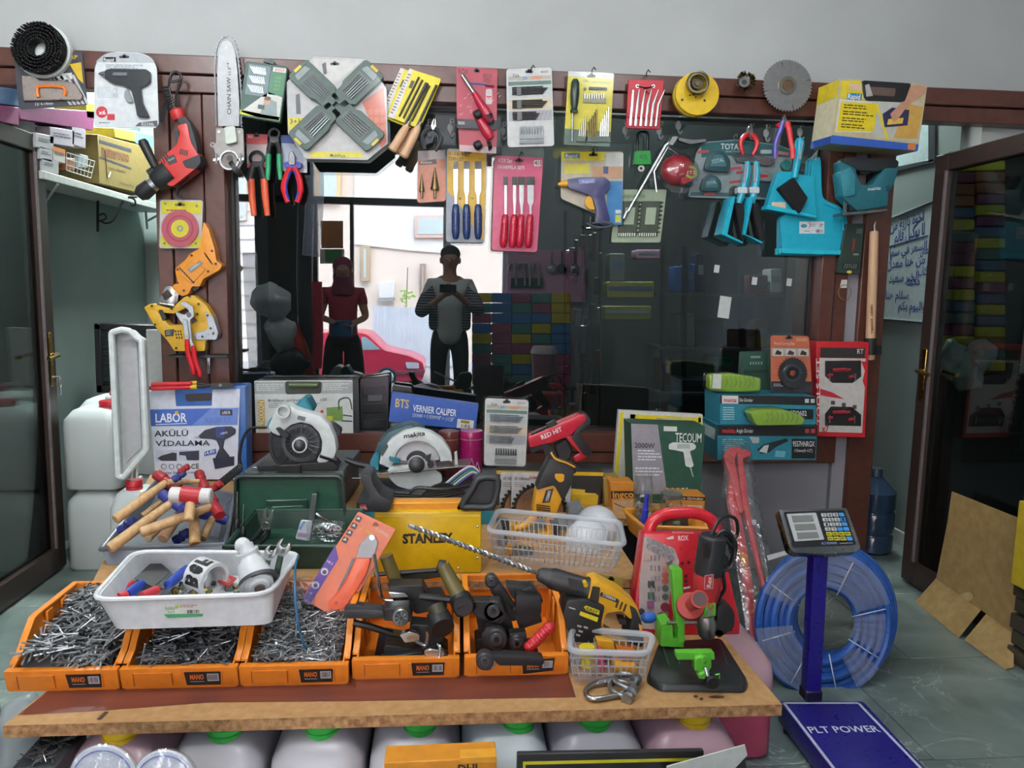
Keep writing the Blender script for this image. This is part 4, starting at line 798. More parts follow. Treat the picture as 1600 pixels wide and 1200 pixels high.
# --- large dustpans, three nested
for i in range(3):
    t = T('dustpan',('large turquoise dustpan with a white product label','second large turquoise dustpan nested behind the labelled one','third turquoise dustpan at the back of the nested ones')[i],'dustpan','nested large dustpans');pl = PY(-.075+.022*i);d = -4.5*i
    o = spline([(1270+d,252),(1276+d,246),(1283+d,250),(1285+d*.5,300),(1292,313),(1312,322),(1322,335),(1325,350)],4)+[(1327,398-d*.3),(1223+d*.9,395-d*.2),(1219+d*.4,340),(1262+d,310)]
    m = t.m('pan');m.prism(pl,o,.016,TQ,0,.004);m.prism(pl,[(1222+d,388),(1327,391),(1327,399-d*.3),(1222+d,396-d*.3)],.02,'2ab8d0:.3',.012,.003)
    m.tube(pl,[(1286,318,.004),(1305,324,.004),(1316,338,.004),(1318,360,.004)],1.4,'34bcd4:.3',6)
    if not i:
        p = t.m('label');q = Q4((1249,346),(1288,346),(1288,365),(1249,365));p.flat(pl,q.rect(0,0,1,1),'dfe3e6',.0012);p.flat(pl,circ(1256,353,5,3,12),'3f8a9a',.0018);p.tube(pl,circ(1262,352,4,5,6,-70,70),.5,'b04060',4,.002);p.lines(pl,q,.45,.2,.7,.5,2,'8a9098',.0018);p.tq(pl,q,'ZP',.8,.2,.95,.42,'303440',.0018);p.lines(pl,q,.2,.75,.45,.9,1,'606870',.0018);p.bars(pl,q,.66,.66,.96,.92,10,'303438',.0018)
    h = t.m('hang_loop');h.tube(pl,[(1274+d,250),(1277,236),(1279,228)],1,'b8c4c8',5)
# --- dark green bit case on the post
t = T('green_bit_case','dark green bit case hanging on the post behind the dustpans','tool case');pl = PY(-.075);q = Q4((1322,350),(1351,349),(1344,428),(1308,427));m = t.m('case');m.prism(pl,rq(q.rect(0,0,1,1),3),.04,'24352e:.5',.015,.004);m.prism(pl,q.rect(.62,.1,.92,.2),.004,'4a5a54',.018);m.prism(pl,q.rect(.2,.78,.9,.92),.004,'18241f',.018)
for i in range(6):m.tube(pl,[(*q(.3+.1*i,.8),.02),(*q(.28+.1*i,.9),.02)],1,'9aa29e:.3:1',5)
m = t.m('print');m.flat(pl,q.rect(.5,.3,.6,.55),'8a2c34',.0165);m.flat(pl,circ(1327,425,4,2.6,12),'d8c050',.0185);m.flat(pl,q.rect(.6,.6,.85,.63),'8a9690',.0165)
# --- tag on the post
t = T('price_tag','white paper tag on a yellow loop on the entry post','tag');pl = PY(-.066);m = t.m('paper');m.prism(pl,[(1315,437),(1324,437),(1323,450),(1312,450)],.001,'d8d4cc',.002);m = t.m('loop');m.tube(pl,circ(1320,457,10,12,20),.6,'8a6a34',5,.003,True)
# --- wooden bat
t = T('wooden_bat','beech wood bat with black grip band standing upright on the entry post','bat');pl = PY(-.10);m = t.m('shaft');m.lathe(pl,1366,361,1359,562,[(0,5.5),(.01,6.5),(.2,7),(.82,7.6),(.99,7.6),(1,6.5)],'bat',20,.0);m.tube(pl,[(1367,362),(1366,352),(1368,346),(1367,352)],1.2,'d8d0c4',5,.004)
m = t.m('band',label='black strap tied round the bat');m.lathe(pl,1360,528,1359.5,554,[(0,8.6),(1,9)],'1c1c1e:.6',18,.0);m.prism(pl,[(1365,538),(1378,540),(1378,554),(1364,553)],.01,'161618:.6',.0,.002);m.prism(pl,spline([(1325,541),(1340,540),(1358,546),(1346,549),(1330,548)],2),.004,'161618:.6',.022)
m = t.m('lettering');vtext(m,pl,'TIMBER ARMS',1364.5,522,476,3.4,'7a5a3c',.0235)
# --- down the door post: disc pack, orange saw, yellow jigsaw, slip-joint pliers
D1 = PY(-.085)
t = T('disc_pack','pink cutting disc in a yellow blister on the door post below the drill','tool pack');q = card(t,D1,[(250,312),(317,313),(315,388),(249,388)],'c9c4bc',r=4,grow=2.5,off=.002);m = t.m('print')
m.flat(D1,q.pts([(.03,.02),(.97,.04),(.97,.28),(.03,.28)]),'d4c81e',.0035);m.flat(D1,q.pts([(.03,.74),(.97,.76),(.97,.97),(.03,.96)]),'d4c81e',.0035);hole(m,D1,281,320,8,'6a6420',.0042)
for u,v in ((.12,.08),(.86,.12),(.12,.9),(.86,.9)):m.flat(D1,circ(*q(u,v),2.4,n=8),'8a8640',.0042)
m.lines(D1,q,.15,.2,.8,.26,1,'8a3a30',.0042);m.lines(D1,q,.2,.8,.7,.92,3,'7a7a3a',.0042)
d = t.m('disc');d.ring(D1,281,357,29,14,.005,'b04a5a:.4',.012,32);d.ring(D1,281,357,21,18.5,.006,'96303f:.4',.0135,28);c = t.m('disc_label',label='yellow paper centre');c.cyl(D1,281,357,14,.004,'d0c42a',.013,20);c.ring(D1,281,357,5,2.6,.003,'9a9a90:.3:1',.015,14)
t = T('orange_saw','orange saw body with chrome head hanging below the disc pack','saw');m = t.m('body');OY = 'd98a20:.36'
m.prism(D1,rq([(318,346),(326,358),(335,388),(338,408),(347,414),(343,422),(317,436),(312,448),(300,447),(294,460),(284,463),(268,450),(272,444),(278,442),(273,420),(290,406),(296,397),(312,388)],3),.06,OY,.04,.008,2);m.prism(D1,rq([(278,428),(298,408),(322,420),(300,444)],3),.004,'cf8420:.4',.043,.001)
k = t.m('label');k.prism(D1,[(293,421),(312,407),(317,411),(298,426)],.002,'7c8084:.35',.0455);k.lines(D1,Q4((294,421),(311,408),(316,411),(298,425)),.1,.2,.9,.8,2,'d0d0d0',.0465)
v = t.m('vents');
for i in range(6):v.prism(D1,rot(rr(279+3.6*i,418+3.8*i,284+3.6*i,420+3.8*i,.8),62,281+3.6*i,419+3.8*i),.002,'3a2a14',.0445)
for i in range(5):v.prism(D1,rot(rr(317+2*i,397+2.8*i,326+2*i,398.6+2.8*i,.6),60,321+2*i,398+2.8*i),.002,'3a2a14',.0415)
s = t.m('screw')
for x,y in ((331,392),(299,399),(337,412),(277,421),(325,424),(302,441),(277,442),(287,454)):s.cyl(D1,x,y,2,.003,'3a2a1c:.4',.043,8)
h = t.m('chrome_head',label='chrome metal head');h.prism(D1,rq([(266,446),(280,456),(276,474),(262,478),(243,476),(252,460),(258,448)],3),.06,'b4b0a8:.18:1',.035,.008,2);h.prism(D1,[(252,460),(262,452),(270,462),(258,470)],.004,'3c3a38:.3:1',.038);h.tube(D1,[(250,474,.04),(272,478,.04)],2.4,'8d8a84:.25:1',8);g = t.m('trigger');g.prism(D1,rq([(300,450),(311,444),(312,450),(303,456)],2),.03,'22201c',.025,.003)
t = T('yellow_jigsaw','yellow corded jigsaw with silver nose at the foot of the door post','jigsaw');YJ = 'd2a42a:.38';E1 = PY(-.10)
m = t.m('body');m.prism(E1,rq([(224,480),(236,474),(246,487),(264,508),(300,506),(312,498),(334,496),(338,522),(321,534),(320,549),(272,549),(262,534),(240,508)],3),.06,YJ,.02,.008,2);a = t.m('handle');a.prism(E1,rq([(226,480),(238,474),(268,482),(288,464),(302,461),(322,477),(334,497),(312,504),(303,496),(304,480),(296,478),(272,490),(250,488)],3),.055,YJ,.022,.008,2)
g = t.m('trigger',label='dark rubber inlay');g.prism(E1,rq([(247,484),(254,484),(260,498),(254,502)],2),.03,'242424:.5',.024,.003);n = t.m('nose',label='silver nose plate');n.prism(E1,rq([(320,486),(333,495),(341,520),(338,531),(304,531),(301,520),(317,518),(326,512)],3),.05,'a8acb0:.3:.6',.026,.004)
k = t.m('label');k.prism(E1,[(257,516),(272,514),(271,525),(258,526)],.002,'2c2c2c',.0225);k.lines(E1,Q4((258,517),(271,515),(270,524),(259,525)),.1,.1,.9,.9,3,'9a9a9a',.0235);v = t.m('vents')
for i in range(3):
    for j in range(3):v.prism(E1,rr(273+4*i+j,516+5*j,275+4*i+j,519.5+5*j,.6),.002,'3a2c14',.0225)
s = t.m('screw')
for x,y in ((237,478),(296,463),(310,475),(268,482),(308,491),(242,507),(275,544),(324,493),(329,513),(316,526),(333,521)):s.cyl(E1,x,y,2,.003,'3a2e1c:.4',.029,8)
b = t.m('base_plate',label='black base plate');b.prism(E1,[(262,555),(355,555),(355,559),(262,559)],.07,'1e2022:.4',.03,.001);b.tube(E1,[(322,532,.0),(322,556,.0)],2,'8a8c8e:.3:1',6);b = t.m('blade');b.prism(E1,[(323,556),(328,556),(328,584),(324,584)],.003,'a4a6a8:.3:1',.0)
t = T('slip_joint_pliers','chrome slip-joint pliers with red grips hanging over the yellow jigsaw','pliers');F1 = PY(-.165);m = t.m('jaws');m.prism(F1,rq([(278,474),(290,471),(302,480),(303,494),(297,500),(299,530),(304,542),(299,544),(288,510),(275,492),(274,487),(288,492),(296,486),(288,479)],2),.014,'a0a4a6:.25:1',0,.003);m.cyl(F1,295,492,4,.006,'5a5c60:.3:1',.003,10);m.prism(F1,rq([(285,498),(292,500),(296,530),(289,532)],2),.012,'94989a:.25:1',.006,.002)
for c in ([(292,530),(294,552),(300,572),(303,585)],[(302,540),(305,562),(311,580),(313,589)]):h = t.m('handle');h.tube(F1,spline(c,4),[3.2,3.6,4,4,4,4,4,4,4,4,3.8,3.4,2.8],'c4202a:.3',8,.002)
# ================================================================ bench and the back row on its upper tier
Z1,Z2 = .38,.50
P1,P2 = PZ(Z1),PZ(Z2)
t = T('bench_plank','long chipboard plank with red-brown face resting on the row of canisters','bench')
m = t.m('board');fl = P1.at(15,1124);fr = P1.at(1215,1092);YFR = -1.872
x0,x1 = fl.x,fr.x;yb = -1.17
m.solid([V3((x0,YFR,Z1)),V3((x1,YFR,Z1)),V3((P1.at(1130,1000).x,yb,Z1)),V3((x0+.09,yb,Z1))],[V3((x0,YFR,Z1-.027)),V3((x1,YFR,Z1-.027)),V3((P1.at(1130,1000).x,yb,Z1-.027)),V3((x0+.09,yb,Z1-.027))],'chip')
s = t.m('bare_face',label='bare chipboard strip along the front edge');s.add([(x0,YFR,Z1+.0004),(x1,YFR,Z1+.0004),(P1.at(1130,1000).x,yb,Z1+.0004),(x0+.09,yb,Z1+.0004)],[(0,1,2,3)],'chiptop')
s = t.m('laminate',label='red-brown laminate on the upper face');a = [P1.at(*p,) for p in ((28,1118),(160,1111),(330,1098),(560,1096),(900,1090))];xr = a[-1].x
s.add([p+V3((0,0,.0008)) for p in a]+[V3((xr,yb,Z1+.0008)),V3((x0+.095,yb,Z1+.0008))],[tuple(range(7))],'redtop')
k = t.m('stain');
for x,y,w in ((1087,1088,4),(1096,1092,3),(1120,1089,13)):k.flat(P1,circ(x,y,w,2.2,12),'5a3c22',.0012)
k.flat(P1,[(150,1124),(163,1112),(170,1112),(158,1124)],'4a3020',.0016)
t = T('upper_plank','raised chipboard plank at the back of the bench carrying toolboxes','bench');m = t.m('board');xa,xb = P2.at(168,893).x,P2.at(1000,900).x
o = [V3((xa,-1.39,Z2)),V3((xb,-1.39,Z2)),V3((xb,-.12,Z2)),V3((P2.at(238,752).x-.05,-.12,Z2))]
m.solid(o,[p-V3((0,0,.026)) for p in o],'chip');m.add([p+V3((0,0,.0004)) for p in o],[(0,1,2,3)],'chiptop')
t = T('upper_plank','short chipboard plank carrying the green heat gun carton','bench');m = t.m('board');m.bb(xb+.004,.985,-.80,-.12,Z2-.026,Z2,'chip');m.add([(xb+.004,-.8,Z2+.0004),(.985,-.8,Z2+.0004),(.985,-.12,Z2+.0004),(xb+.004,-.12,Z2+.0004)],[(0,1,2,3)],'chiptop')
t = T('storage_crate','dark plastic crate under the short upper plank','crate','crates under the upper plank');c = t.m('crate');c.tray([(.62,-.6,.001),(.95,-.6,.001),(.95,-.2,.001),(.62,-.2,.001)],[(.61,-.61,.472),(.96,-.61,.472),(.96,-.19,.472),(.61,-.19,.472)],.008,'23262a:.5');c = t.m('lid');c.bb(.608,.962,-.612,-.188,.473,.4735,'23262a:.5')
for i,(x,y) in enumerate(((xa+.25,-1.30),((xa+xb)/2,-1.30),(xb-.2,-1.30))):
    t = T('wood_block','dark wood block under the upper plank, %s from the passage' % ('first','second','third')[i],'block','blocks under the upper plank');t.m('block').bb(x-.06,x+.06,y-.05,y+.05,Z1+.001,Z2-.0265,'5a4028:.7',.003)
for i,x in enumerate((xa+.2,-.1,xb-.2)):
    t = T('storage_crate','dark plastic crate under the long upper plank, %s from the passage' % ('first','second','third')[i],'crate','crates under the upper plank');c = t.m('crate');c.tray([(x-.18,-.55,.001),(x+.18,-.55,.001),(x+.18,-.2,.001),(x-.18,-.2,.001)],[(x-.19,-.56,.472),(x+.19,-.56,.472),(x+.19,-.19,.472),(x-.19,-.19,.472)],.008,'23262a:.5');c = t.m('lid');c.bb(x-.192,x+.192,-.562,-.188,.473,.4735,'23262a:.5')
# --- tall white case box (drill case)
t = T('drill_case','blue tool case in a white printed sleeve with a carry handle','tool case');pl = PY(-.24);q = Q4((233,611),(375,608),(370,750),(242,750))
m = t.m('sleeve');o = [(233,611),(273,610),(275,635),(331,634),(332,609),(375,608),(370,749),(243,749)];m.prism(pl,o,.10,'d9dcea:.5')
c = t.m('case',label='blue plastic case');c.prism(pl,rq([(236,606),(384,602),(386,749),(246,749)],4),.10,'2a5c9c:.35',-.012,.01,2)
h = t.m('carry_handle');h.prism(pl,rq([(272,609),(333,607),(332,634),(276,636)],4),.03,'2458a0:.35',-.003,.004);h.prism(pl,rq([(289,616),(331,614),(330,626),(291,627)],3),.002,'2a2226',.0,0)
m = t.m('print');m.flat(pl,[(234,640),(373,637),(371,664),(236,666)],'6a86c8',.001);m.flat(pl,[(234,640),(330,638),(300,665),(236,666)],'3f62b4',.0015)
m.text(pl,'LABOR',243,660,292,659,14,'f2f4fa',.0022,.02);m.flat(pl,[(243,663),(292,661),(292,662),(243,664)],'f2f4fa',.0022);m.flat(pl,circ(276,645,3,n=10),'d8a030',.0026);m.text(pl,'BX8013',320,661,360,659,8,'5a78c0',.0022,.02);m.flat(pl,rr(344,640,363,649,1),'26283c',.002);m.text(pl,'LABOR',347,647,360,647,5,'d8d8e4',.0026)
m.text(pl,'AKÜLÜ',241,682,294,681,11,'2a2c34',.0018,.02);m.text(pl,'VİDALAMA',243,697,328,696,11,'2a2c34',.0018,.015);m.flat(pl,[(243,703),(277,703),(278,720),(244,720)],'c4c8d8',.0014);m.flat(pl,[(279,703),(312,703),(312,719),(280,720)],'c4c8d8',.0014)
m.flat(pl,[(246,716),(252,712),(270,707),(276,708),(276,720),(252,720)],'24262e',.0018);m.flat(pl,[(280,706),(295,705),(311,704),(311,719),(292,719),(290,712),(280,711)],'2a2e40',.0018)
m.flat(pl,[(319,706),(337,701),(338,709),(319,713)],'3f5aa4',.0018);m.text(pl,'14.4V',321,711,336,707,5,'e8ecf8',.0022)
m.text(pl,'CE',299,733,311,732,8,'2a2c34',.0018);
for x in (256,268,280,292):m.tube(pl,circ(x,729,4,n=10),.5,'4a4c58',4,.0015,True)
m.text(pl,'www.labor.com.tr',247,741,320,739,4,'3a4a8a',.0018)
m.flat(pl,rq([(309,682),(320,672),(338,667),(362,666),(369,671),(368,678),(358,684),(351,687),(349,700),(360,714),(336,716),(343,700),(338,688),(330,686),(312,685)],2),'2c303c',.002);m.flat(pl,[(336,668),(352,666),(350,684),(338,684)],'34407c',.0024);m.flat(pl,[(332,716),(366,713),(366,727),(336,733)],'24283c',.0024);m.text(pl,'LABOR',345,679,356,677,3,'e0e0e8',.0028);m.tube(pl,[(305,683),(312,683)],1,'a0a0a8',5,.002)
# --- bolt cutter lying on it
t = T('bolt_cutter','small cable cutter with red and yellow handles lying on the white drill case','cutters');pl = PY(-.27)
for y,k in ((607,-1),(601,1)):h = t.m('handle');h.tube(pl,[(237,y,0),(300,y-2,0)],[3.8,3.2],'c42430:.35',8,-.03*(k > 0));h.tube(pl,[(298,y-2.2,-.03*(k > 0)),(308,y-2.4,-.03*(k > 0))],3.6,'d8b020:.4',8);h.tube(pl,[(306,y-2.4,-.03*(k > 0)),(332,603,-.015)],2.2,'30302e:.4',6)
j = t.m('jaws');j.prism(pl,rq([(328,599),(352,597),(366,600),(366,605),(350,607),(330,607)],3),.012,'2c2a28:.4',-.008,.002);j.cyl(pl,344,602,2.5,.016,'8a8884:.3:1',-.006,10)
# --- white narrow tray on end
t = T('planter_tray','narrow white plastic tray standing on end beside the drill case','tray');pl = PY(-.42)
o = rq([(174,520),(190,515),(203,517),(213,527),(221,531),(229,704),(193,746),(184,744)],3);i_ = rq([(185,532),(200,526),(209,530),(214,533),(222,700),(195,728)],3)
m = t.m('back_wall');m.prism(pl,o,.012,'d5dcdb:.4',-.05,.002);m = t.m('rim');fo_ = [pl.on(*p) for p in o];fi = [pl.on(*p) for p in spline([(186,532),(200,526),(209,530),(214,533),(222,700),(195,728)],6,True)]
m.tube3(fo_,.012,'dbe2e0:.35',8,True);
w = t.m('side_wall');n = len(fo_);w.add(fo_+[p-pl.n*.055 for p in fo_],[(a,(a+1) % n,n+(a+1) % n,n+a) for a in range(n)],'cfd6d4:.4')
r = t.m('rib');r.tube(pl,[(207,722,-.03),(206,752,-.03)],2,'dbe2e0:.35',6);r.tube(pl,[(215,716,-.03),(214,748,-.03)],2,'dbe2e0:.35',6)
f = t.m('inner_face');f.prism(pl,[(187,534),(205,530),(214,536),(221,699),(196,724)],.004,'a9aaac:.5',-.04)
# --- hobby tool case
t = T('hobby_tool_case','white and grey printed tool case with olive handle on the window rail','tool case');pl = PY(-.055);q = Q4((397,595),(551,594),(552,678),(400,679));m = t.m('case');m.prism(pl,rq(q.rect(0,0,1,1),3),.09,'24282a:.4',-.002,.005);m.prism(pl,[(551,594),(560,592),(562,676),(552,679)],.09,'1c1f21:.4',-.008)
s = t.m('sleeve');s.prism(pl,rq(q.rect(0,0,1,1),2),.003,'d3d6d3',.001);m = t.m('print');m.flat(pl,q.rect(0,.02,1,.24),'9ca19f',.0025);m.lines(pl,q,.02,.06,.3,.2,4,'d8dada',.003);m.lines(pl,q,.7,.06,.98,.2,4,'d8dada',.003)
a,b,c = pl.on(413,667,.0032),pl.on(412,627,.0032),pl.on(404,667,.0032);m.flat(pl,[(403,625),(413,625),(414,671),(404,672)],'c8a43c',.0026);m.text3(a,b-a,c-a,pl.n,'PROXXON','f0e8c8',.02)
m.text(pl,'Modellbauer- und Gravierset',419,628,478,627,4.5,'5a605e',.003);m.lines(pl,q,.14,.42,.72,.52,3,'9a9e9c',.003);m.text(pl,'100',501,627,511,626,4.5,'70706c',.003);m.flat(pl,circ(503,643,2.6,n=10),'c0502c',.003);m.flat(pl,[(510,637),(535,635),(536,657),(511,658)],'6a8a44',.003);m.flat(pl,[(508,650),(520,650),(520,657),(508,657)],'c4c030',.0034);m.tube(pl,spline([(530,640),(530,625),(545,622),(550,640)],4),.9,'2c302c',5,.003);m.tube(pl,[(536,648),(550,650)],.9,'2c302c',5,.003);m.tube(pl,[(534,657),(550,658)],1.1,'2c302c',5,.003)
h = t.m('carry_handle',label='olive green carry handle');h.prism(pl,rq([(445,596),(503,596),(502,615),(446,616)],4),.006,'2a3226:.4',.004,.002);h.tube(pl,[(452,602),(497,602)],4.2,'4a5c34:.4',10,.008)
# --- black case
t = T('black_tool_case','glossy black plastic tool case beside the olive-handled case','tool case');pl = PY(-.03);m = t.m('body');m.prism(pl,rq([(562,592),(608,586),(607,676),(562,676)],4),.06,'17191b:.2',0,.005)
for y in (605,632,657):m.prism(pl,rq([(566,y),(602,y-2),(602,y+13),(566,y+14)],3),.006,'1f2224:.15',.005,.002)
m = t.m('latch');m.prism(pl,[(575,618),(598,617),(598,626),(575,627)],.006,'33383a:.3',.008,.001)
t = T('binder_clamp','short black plastic wedge lying beside the black tool case','clamp');pl = PY(-.03);t.m('wedge').prism(pl,rq([(613,602),(643,606),(646,624),(612,620)],3),.04,'141518:.3',0,.004)
# --- grey toolbox with latch under the first saw
t = T('grey_toolbox','grey lidded toolbox with red side latch behind the open green case','toolbox');pl = PY(-.66);m = t.m('body');fq = [(384,745),(533,745),(538,868),(384,868)];f = [pl.on(*p) for p in fq];zb = Z2+.001
f[2].z = f[3].z = zb;dv = V3((.02,.36,0));m.solid(f,[p+dv for p in f],'4a4c50:.5',.01,2)
l = t.m('lid');lf = [pl.on(*p,.004) for p in ((380,736),(537,735),(538,750),(380,750))];l.solid(lf,[p+dv*1.04 for p in lf],'55585a:.5',.008,2);h = t.m('handle');h.prism(pl,rq([(434,727),(470,726),(470,748),(434,748)],3),.05,'1d1e21:.5',.03,.004)
h.tube(pl,[(396,731,.0),(520,729,.0)],1.6,'8a8c8e:.3:1',6);k = t.m('latch',label='red latch');k.prism(pl,rr(531,756,538,768,1),.03,'b02430:.4',.03,.002)
TOPL = pl.on(460,735).z
# --- first circular saw
t = T('circular_saw','circular saw with white guard and black lower guard on the grey toolbox','circular saw','circular saws');pl = PY(-.645)
m = t.m('motor',label='teal motor housing');m.prism(pl,rq([(462,632),(470,623),(478,622),(488,640),(480,655),(465,650)],3),.12,'1f7484:.4',-.04,.008);m.prism(pl,rq([(417,668),(421,655),(433,645),(440,660),(428,678)],3),.08,'1f7484:.4',-.02,.006)
m = t.m('lower_guard',label='black lower guard with ribs');m.cyl(pl,467,692,47,.012,'202226:.4',.006,40,.002);m.ring(pl,467,692,48,43,.03,'1b1d20:.4',.014,40)
for i in range(11):a = radians(95+i*17);m.tube(pl,[(467+15*cos(a),692+15*sin(a),.008),(467+41*cos(a),692+41*sin(a),.008)],1.2,'2c2f34:.4',5)
g = t.m('upper_guard',label='white blade guard');g.prism(pl,rq([(418,668),(428,646),(436,633),(448,631),(462,639),(478,644),(500,650),(514,664),(523,684),(526,704),(521,718),(501,726),(494,720),(502,706),(503,690),(498,676),(486,664),(470,660),(455,664),(443,674),(436,682),(424,676)],3),.07,'d7dddc:.35',.025,.008,2)
g.ring(pl,442,643,11,8,.04,'ccd3d2:.35',.05,20);g.cyl(pl,442,643,8,.01,'8d9392',.02,16);g.flat(pl,[(466,649),(478,652),(476,658),(464,655)],'5c6468',.0262)
m = t.m('vent_ring');m.ring(pl,470,692,30,24,.006,'3a3e44:.4',.016,24);
for i in range(7):a = radians(-85+i*20);m.tube(pl,[(470+14*cos(a),692+14*sin(a),.018),(470+29*cos(a),692+29*sin(a),.018)],1.0,'4a4e54:.4',5)
m = t.m('hub');m.ring(pl,468,696,12,9.5,.03,'d0d4d4:.3',.034,20);m.lathe3(pl.on(468,696,.0),pl.on(468,696,.04),[(0,.02),(.9,.021),(1,.015)],'222428:.35',16)
m = t.m('lever');m.prism(pl,rq([(430,669),(436,668),(452,680),(446,686),(440,682)],2),.02,'1c1e20:.5',.04,.003);m.cyl(pl,489,714,5,.04,'26282a',.03,10)
m = t.m('base_shoe');m.prism(pl,rq([(400,728),(520,722),(528,730),(522,736),(404,736)],2),.10,'26282a:.4',.03,.003);m.tube(pl,[(500,712,.02),(526,720,.02)],3.5,'1a1b1d',6)
m = t.m('rear_handle');m.prism(pl,rq([(500,660),(520,662),(533,672),(530,684),(518,682)],4),.05,'1c1d20:.5',-.03,.008)
m = t.m('power_cord');m.tube(pl,spline([(417,668),(400,668),(388,672),(378,690),(374,715),(376,728),(368,738)],4),2.4,'151618',6,-.03)
for i in range(12):m.tube(pl,circ(374-i*3.0,732+i*2.4,4.5,6,8),1.6,'131416:.5',5,.06,True)
# --- second circular saw
t = T('circular_saw','circular saw with full white guard behind the yellow welder','circular saw','circular saws');pl = PY(-.64);m = t.m('motor',label='dark teal motor');m.prism(pl,rq([(580,722),(590,694),(606,676),(640,664),(664,672),(650,700),(600,732)],5),.12,'234a52:.4',-.04,.01,2)
m.prism(pl,rq([(577,724),(584,710),(592,712),(592,736),(582,732)],3),.05,'1f7484:.4',.02,.005)
m = t.m('blade');m.cyl(pl,651,722,38,.004,'9a9698:.3:1',-.002,40)
def arc(cx,cy,r0,r1,a0,a1,n=18,ky=1):return circ(cx,cy,r0,r0*ky,n,a0,a1)+circ(cx,cy,r1,r1*ky,n,a1,a0)
g = t.m('upper_guard',label='white blade guard');g.prism(pl,rq([(592,726),(596,706),(610,688),(630,675),(652,671),(674,676),(692,688),(704,706),(707,722)],4)+[(690,725)]+circ(652,722,36,33,14,0,-180)+[(610,732)],.06,'d9e0df:.35',.03,.008,2)
g.prism(pl,rq([(594,706),(604,692),(607,698),(597,714)],2),.003,'3c4a4c',.032);c = t.m('lettering');c.text(pl,'makita',631,685,664,680,7,'1c2022',.0315,.02,.2)
r = t.m('inner_ring');r.prism(pl,arc(652,722,35,16,-5,-175),.01,'c3c2c6:.4',.018,.002);r.prism(pl,arc(652,722,18,10,-10,-170,12),.012,'2c2e32:.4',.02,.001)
l = t.m('lower_guard',label='white lower guard');l.prism(pl,rq([(604,737),(610,729),(640,728),(640,718),(664,718),(672,728),(690,740),(692,752),(684,757),(660,765),(640,766),(620,760),(608,748)],5),.03,'d3dad9:.35',.04,.006,2)
h = t.m('hub');h.lathe3(pl.on(651,726,.02),pl.on(651,726,.065),[(0,.028),(.9,.03),(1,.022)],'1b1c1f:.4',18);h.cyl(pl,651,726,14,.01,'c8cecd:.4',.045,18);h.cyl(pl,673,726,5.5,.02,'26282a',.05,12);h.prism(pl,rq([(664,713),(674,710),(672,720),(665,720)],1),.02,'26282a',.05,.002)
h = t.m('lever',label='teal lever');h.prism(pl,rq([(607,714),(626,718),(624,726),(609,720)],2),.02,'1f6c7c:.4',.06,.003)
b = t.m('base_shoe');b.prism(pl,[(584,740),(735,727),(735,729),(584,743)],.12,'c0c4c2:.3:1',.06,.001);b.prism(pl,[(710,708),(714,706),(716,730),(711,731)],.02,'c8cccc:.35',.03);b.prism(pl,rq([(680,722),(704,720),(706,734),(684,736)],2),.02,'302022',.035)
m = t.m('rear_handle');m.tube(pl,spline([(540,718),(556,724),(575,728),(590,730)],4),[4,4.6,5,5,5,5,5,5,5,5,5,5,5],'1c1e21:.5',8,-.02)
# --- caliper box
t = T('caliper_box','long blue caliper box with gold letters propped on the window rail behind the tins','box');pl = PY(-.13);q = Q4((612,614),(748,633),(743,673),(607,659));m = t.m('box');m.prism(pl,q.rect(0,0,1,1),.065,'2f55a4:.4',0,.002);m = t.m('lettering')
m.tq(pl,q,'BTS',.055,.16,.21,.46,'c8b070',.0015,.02);m.tq(pl,q,'VERNIER CALIPER',.26,.30,.76,.54,'e8ecf4',.0015,.015);m.tq(pl,q,'200MM × 0.05MM/8" × 1/128"',.26,.60,.74,.74,'b8c4dc',.0015);m.flat(pl,q.rect(.78,.62,.97,.96),'d8d6cc',.0012);m.flat(pl,q.rect(.82,.66,.92,.76),'8a7a30',.0016);m.bars(pl,q,.83,.8,.94,.93,8,'3a3a34',.0016)
# --- tins
for i,(x0,x1,k,lab) in enumerate(((686,718,'5c2f2c:.3','round brown tin beside the magenta tin'),(719,755,'8f1a58:.25','round magenta tin with pale ornament beside the bit card'))):
    t = T('round_tin',lab,'tin','round tins');pl = PY(-.45);c = pl.on((x0+x1)/2,676);r = (x1-x0)/2*pl.mpp(x0,676);base = V3((c.x,c.y+r,Z2+.001));m = t.m('body');m.lathe3(base,base+V3((0,0,c.z-Z2-.02)),[(0,r),(1,r)],k,28);m = t.m('lid');zt = V3((0,0,1));m.lathe3(base+zt*(c.z-Z2-.03),base+zt*(c.z-Z2),[(0,r*1.05),(.8,r*1.05),(1,r*.98)],k,28);m.lathe3(base+zt*(c.z-Z2-.034),base+zt*(c.z-Z2-.03),[(0,r*1.03),(1,r*1.03)],'a07868:.3',28)
    if i:
        d = t.m('ornament');
        for x,y,s in ((737,728,6),(746,732,5),(729,733,5)):d.tube(pl,spline([(x-s,y+s),(x-s*.4,y-s*.6),(x,y-s*2),(x+s*.4,y-s*.6),(x+s,y+s),(x,y)],3,True),.7,'d0a0c0',4,.001,True)
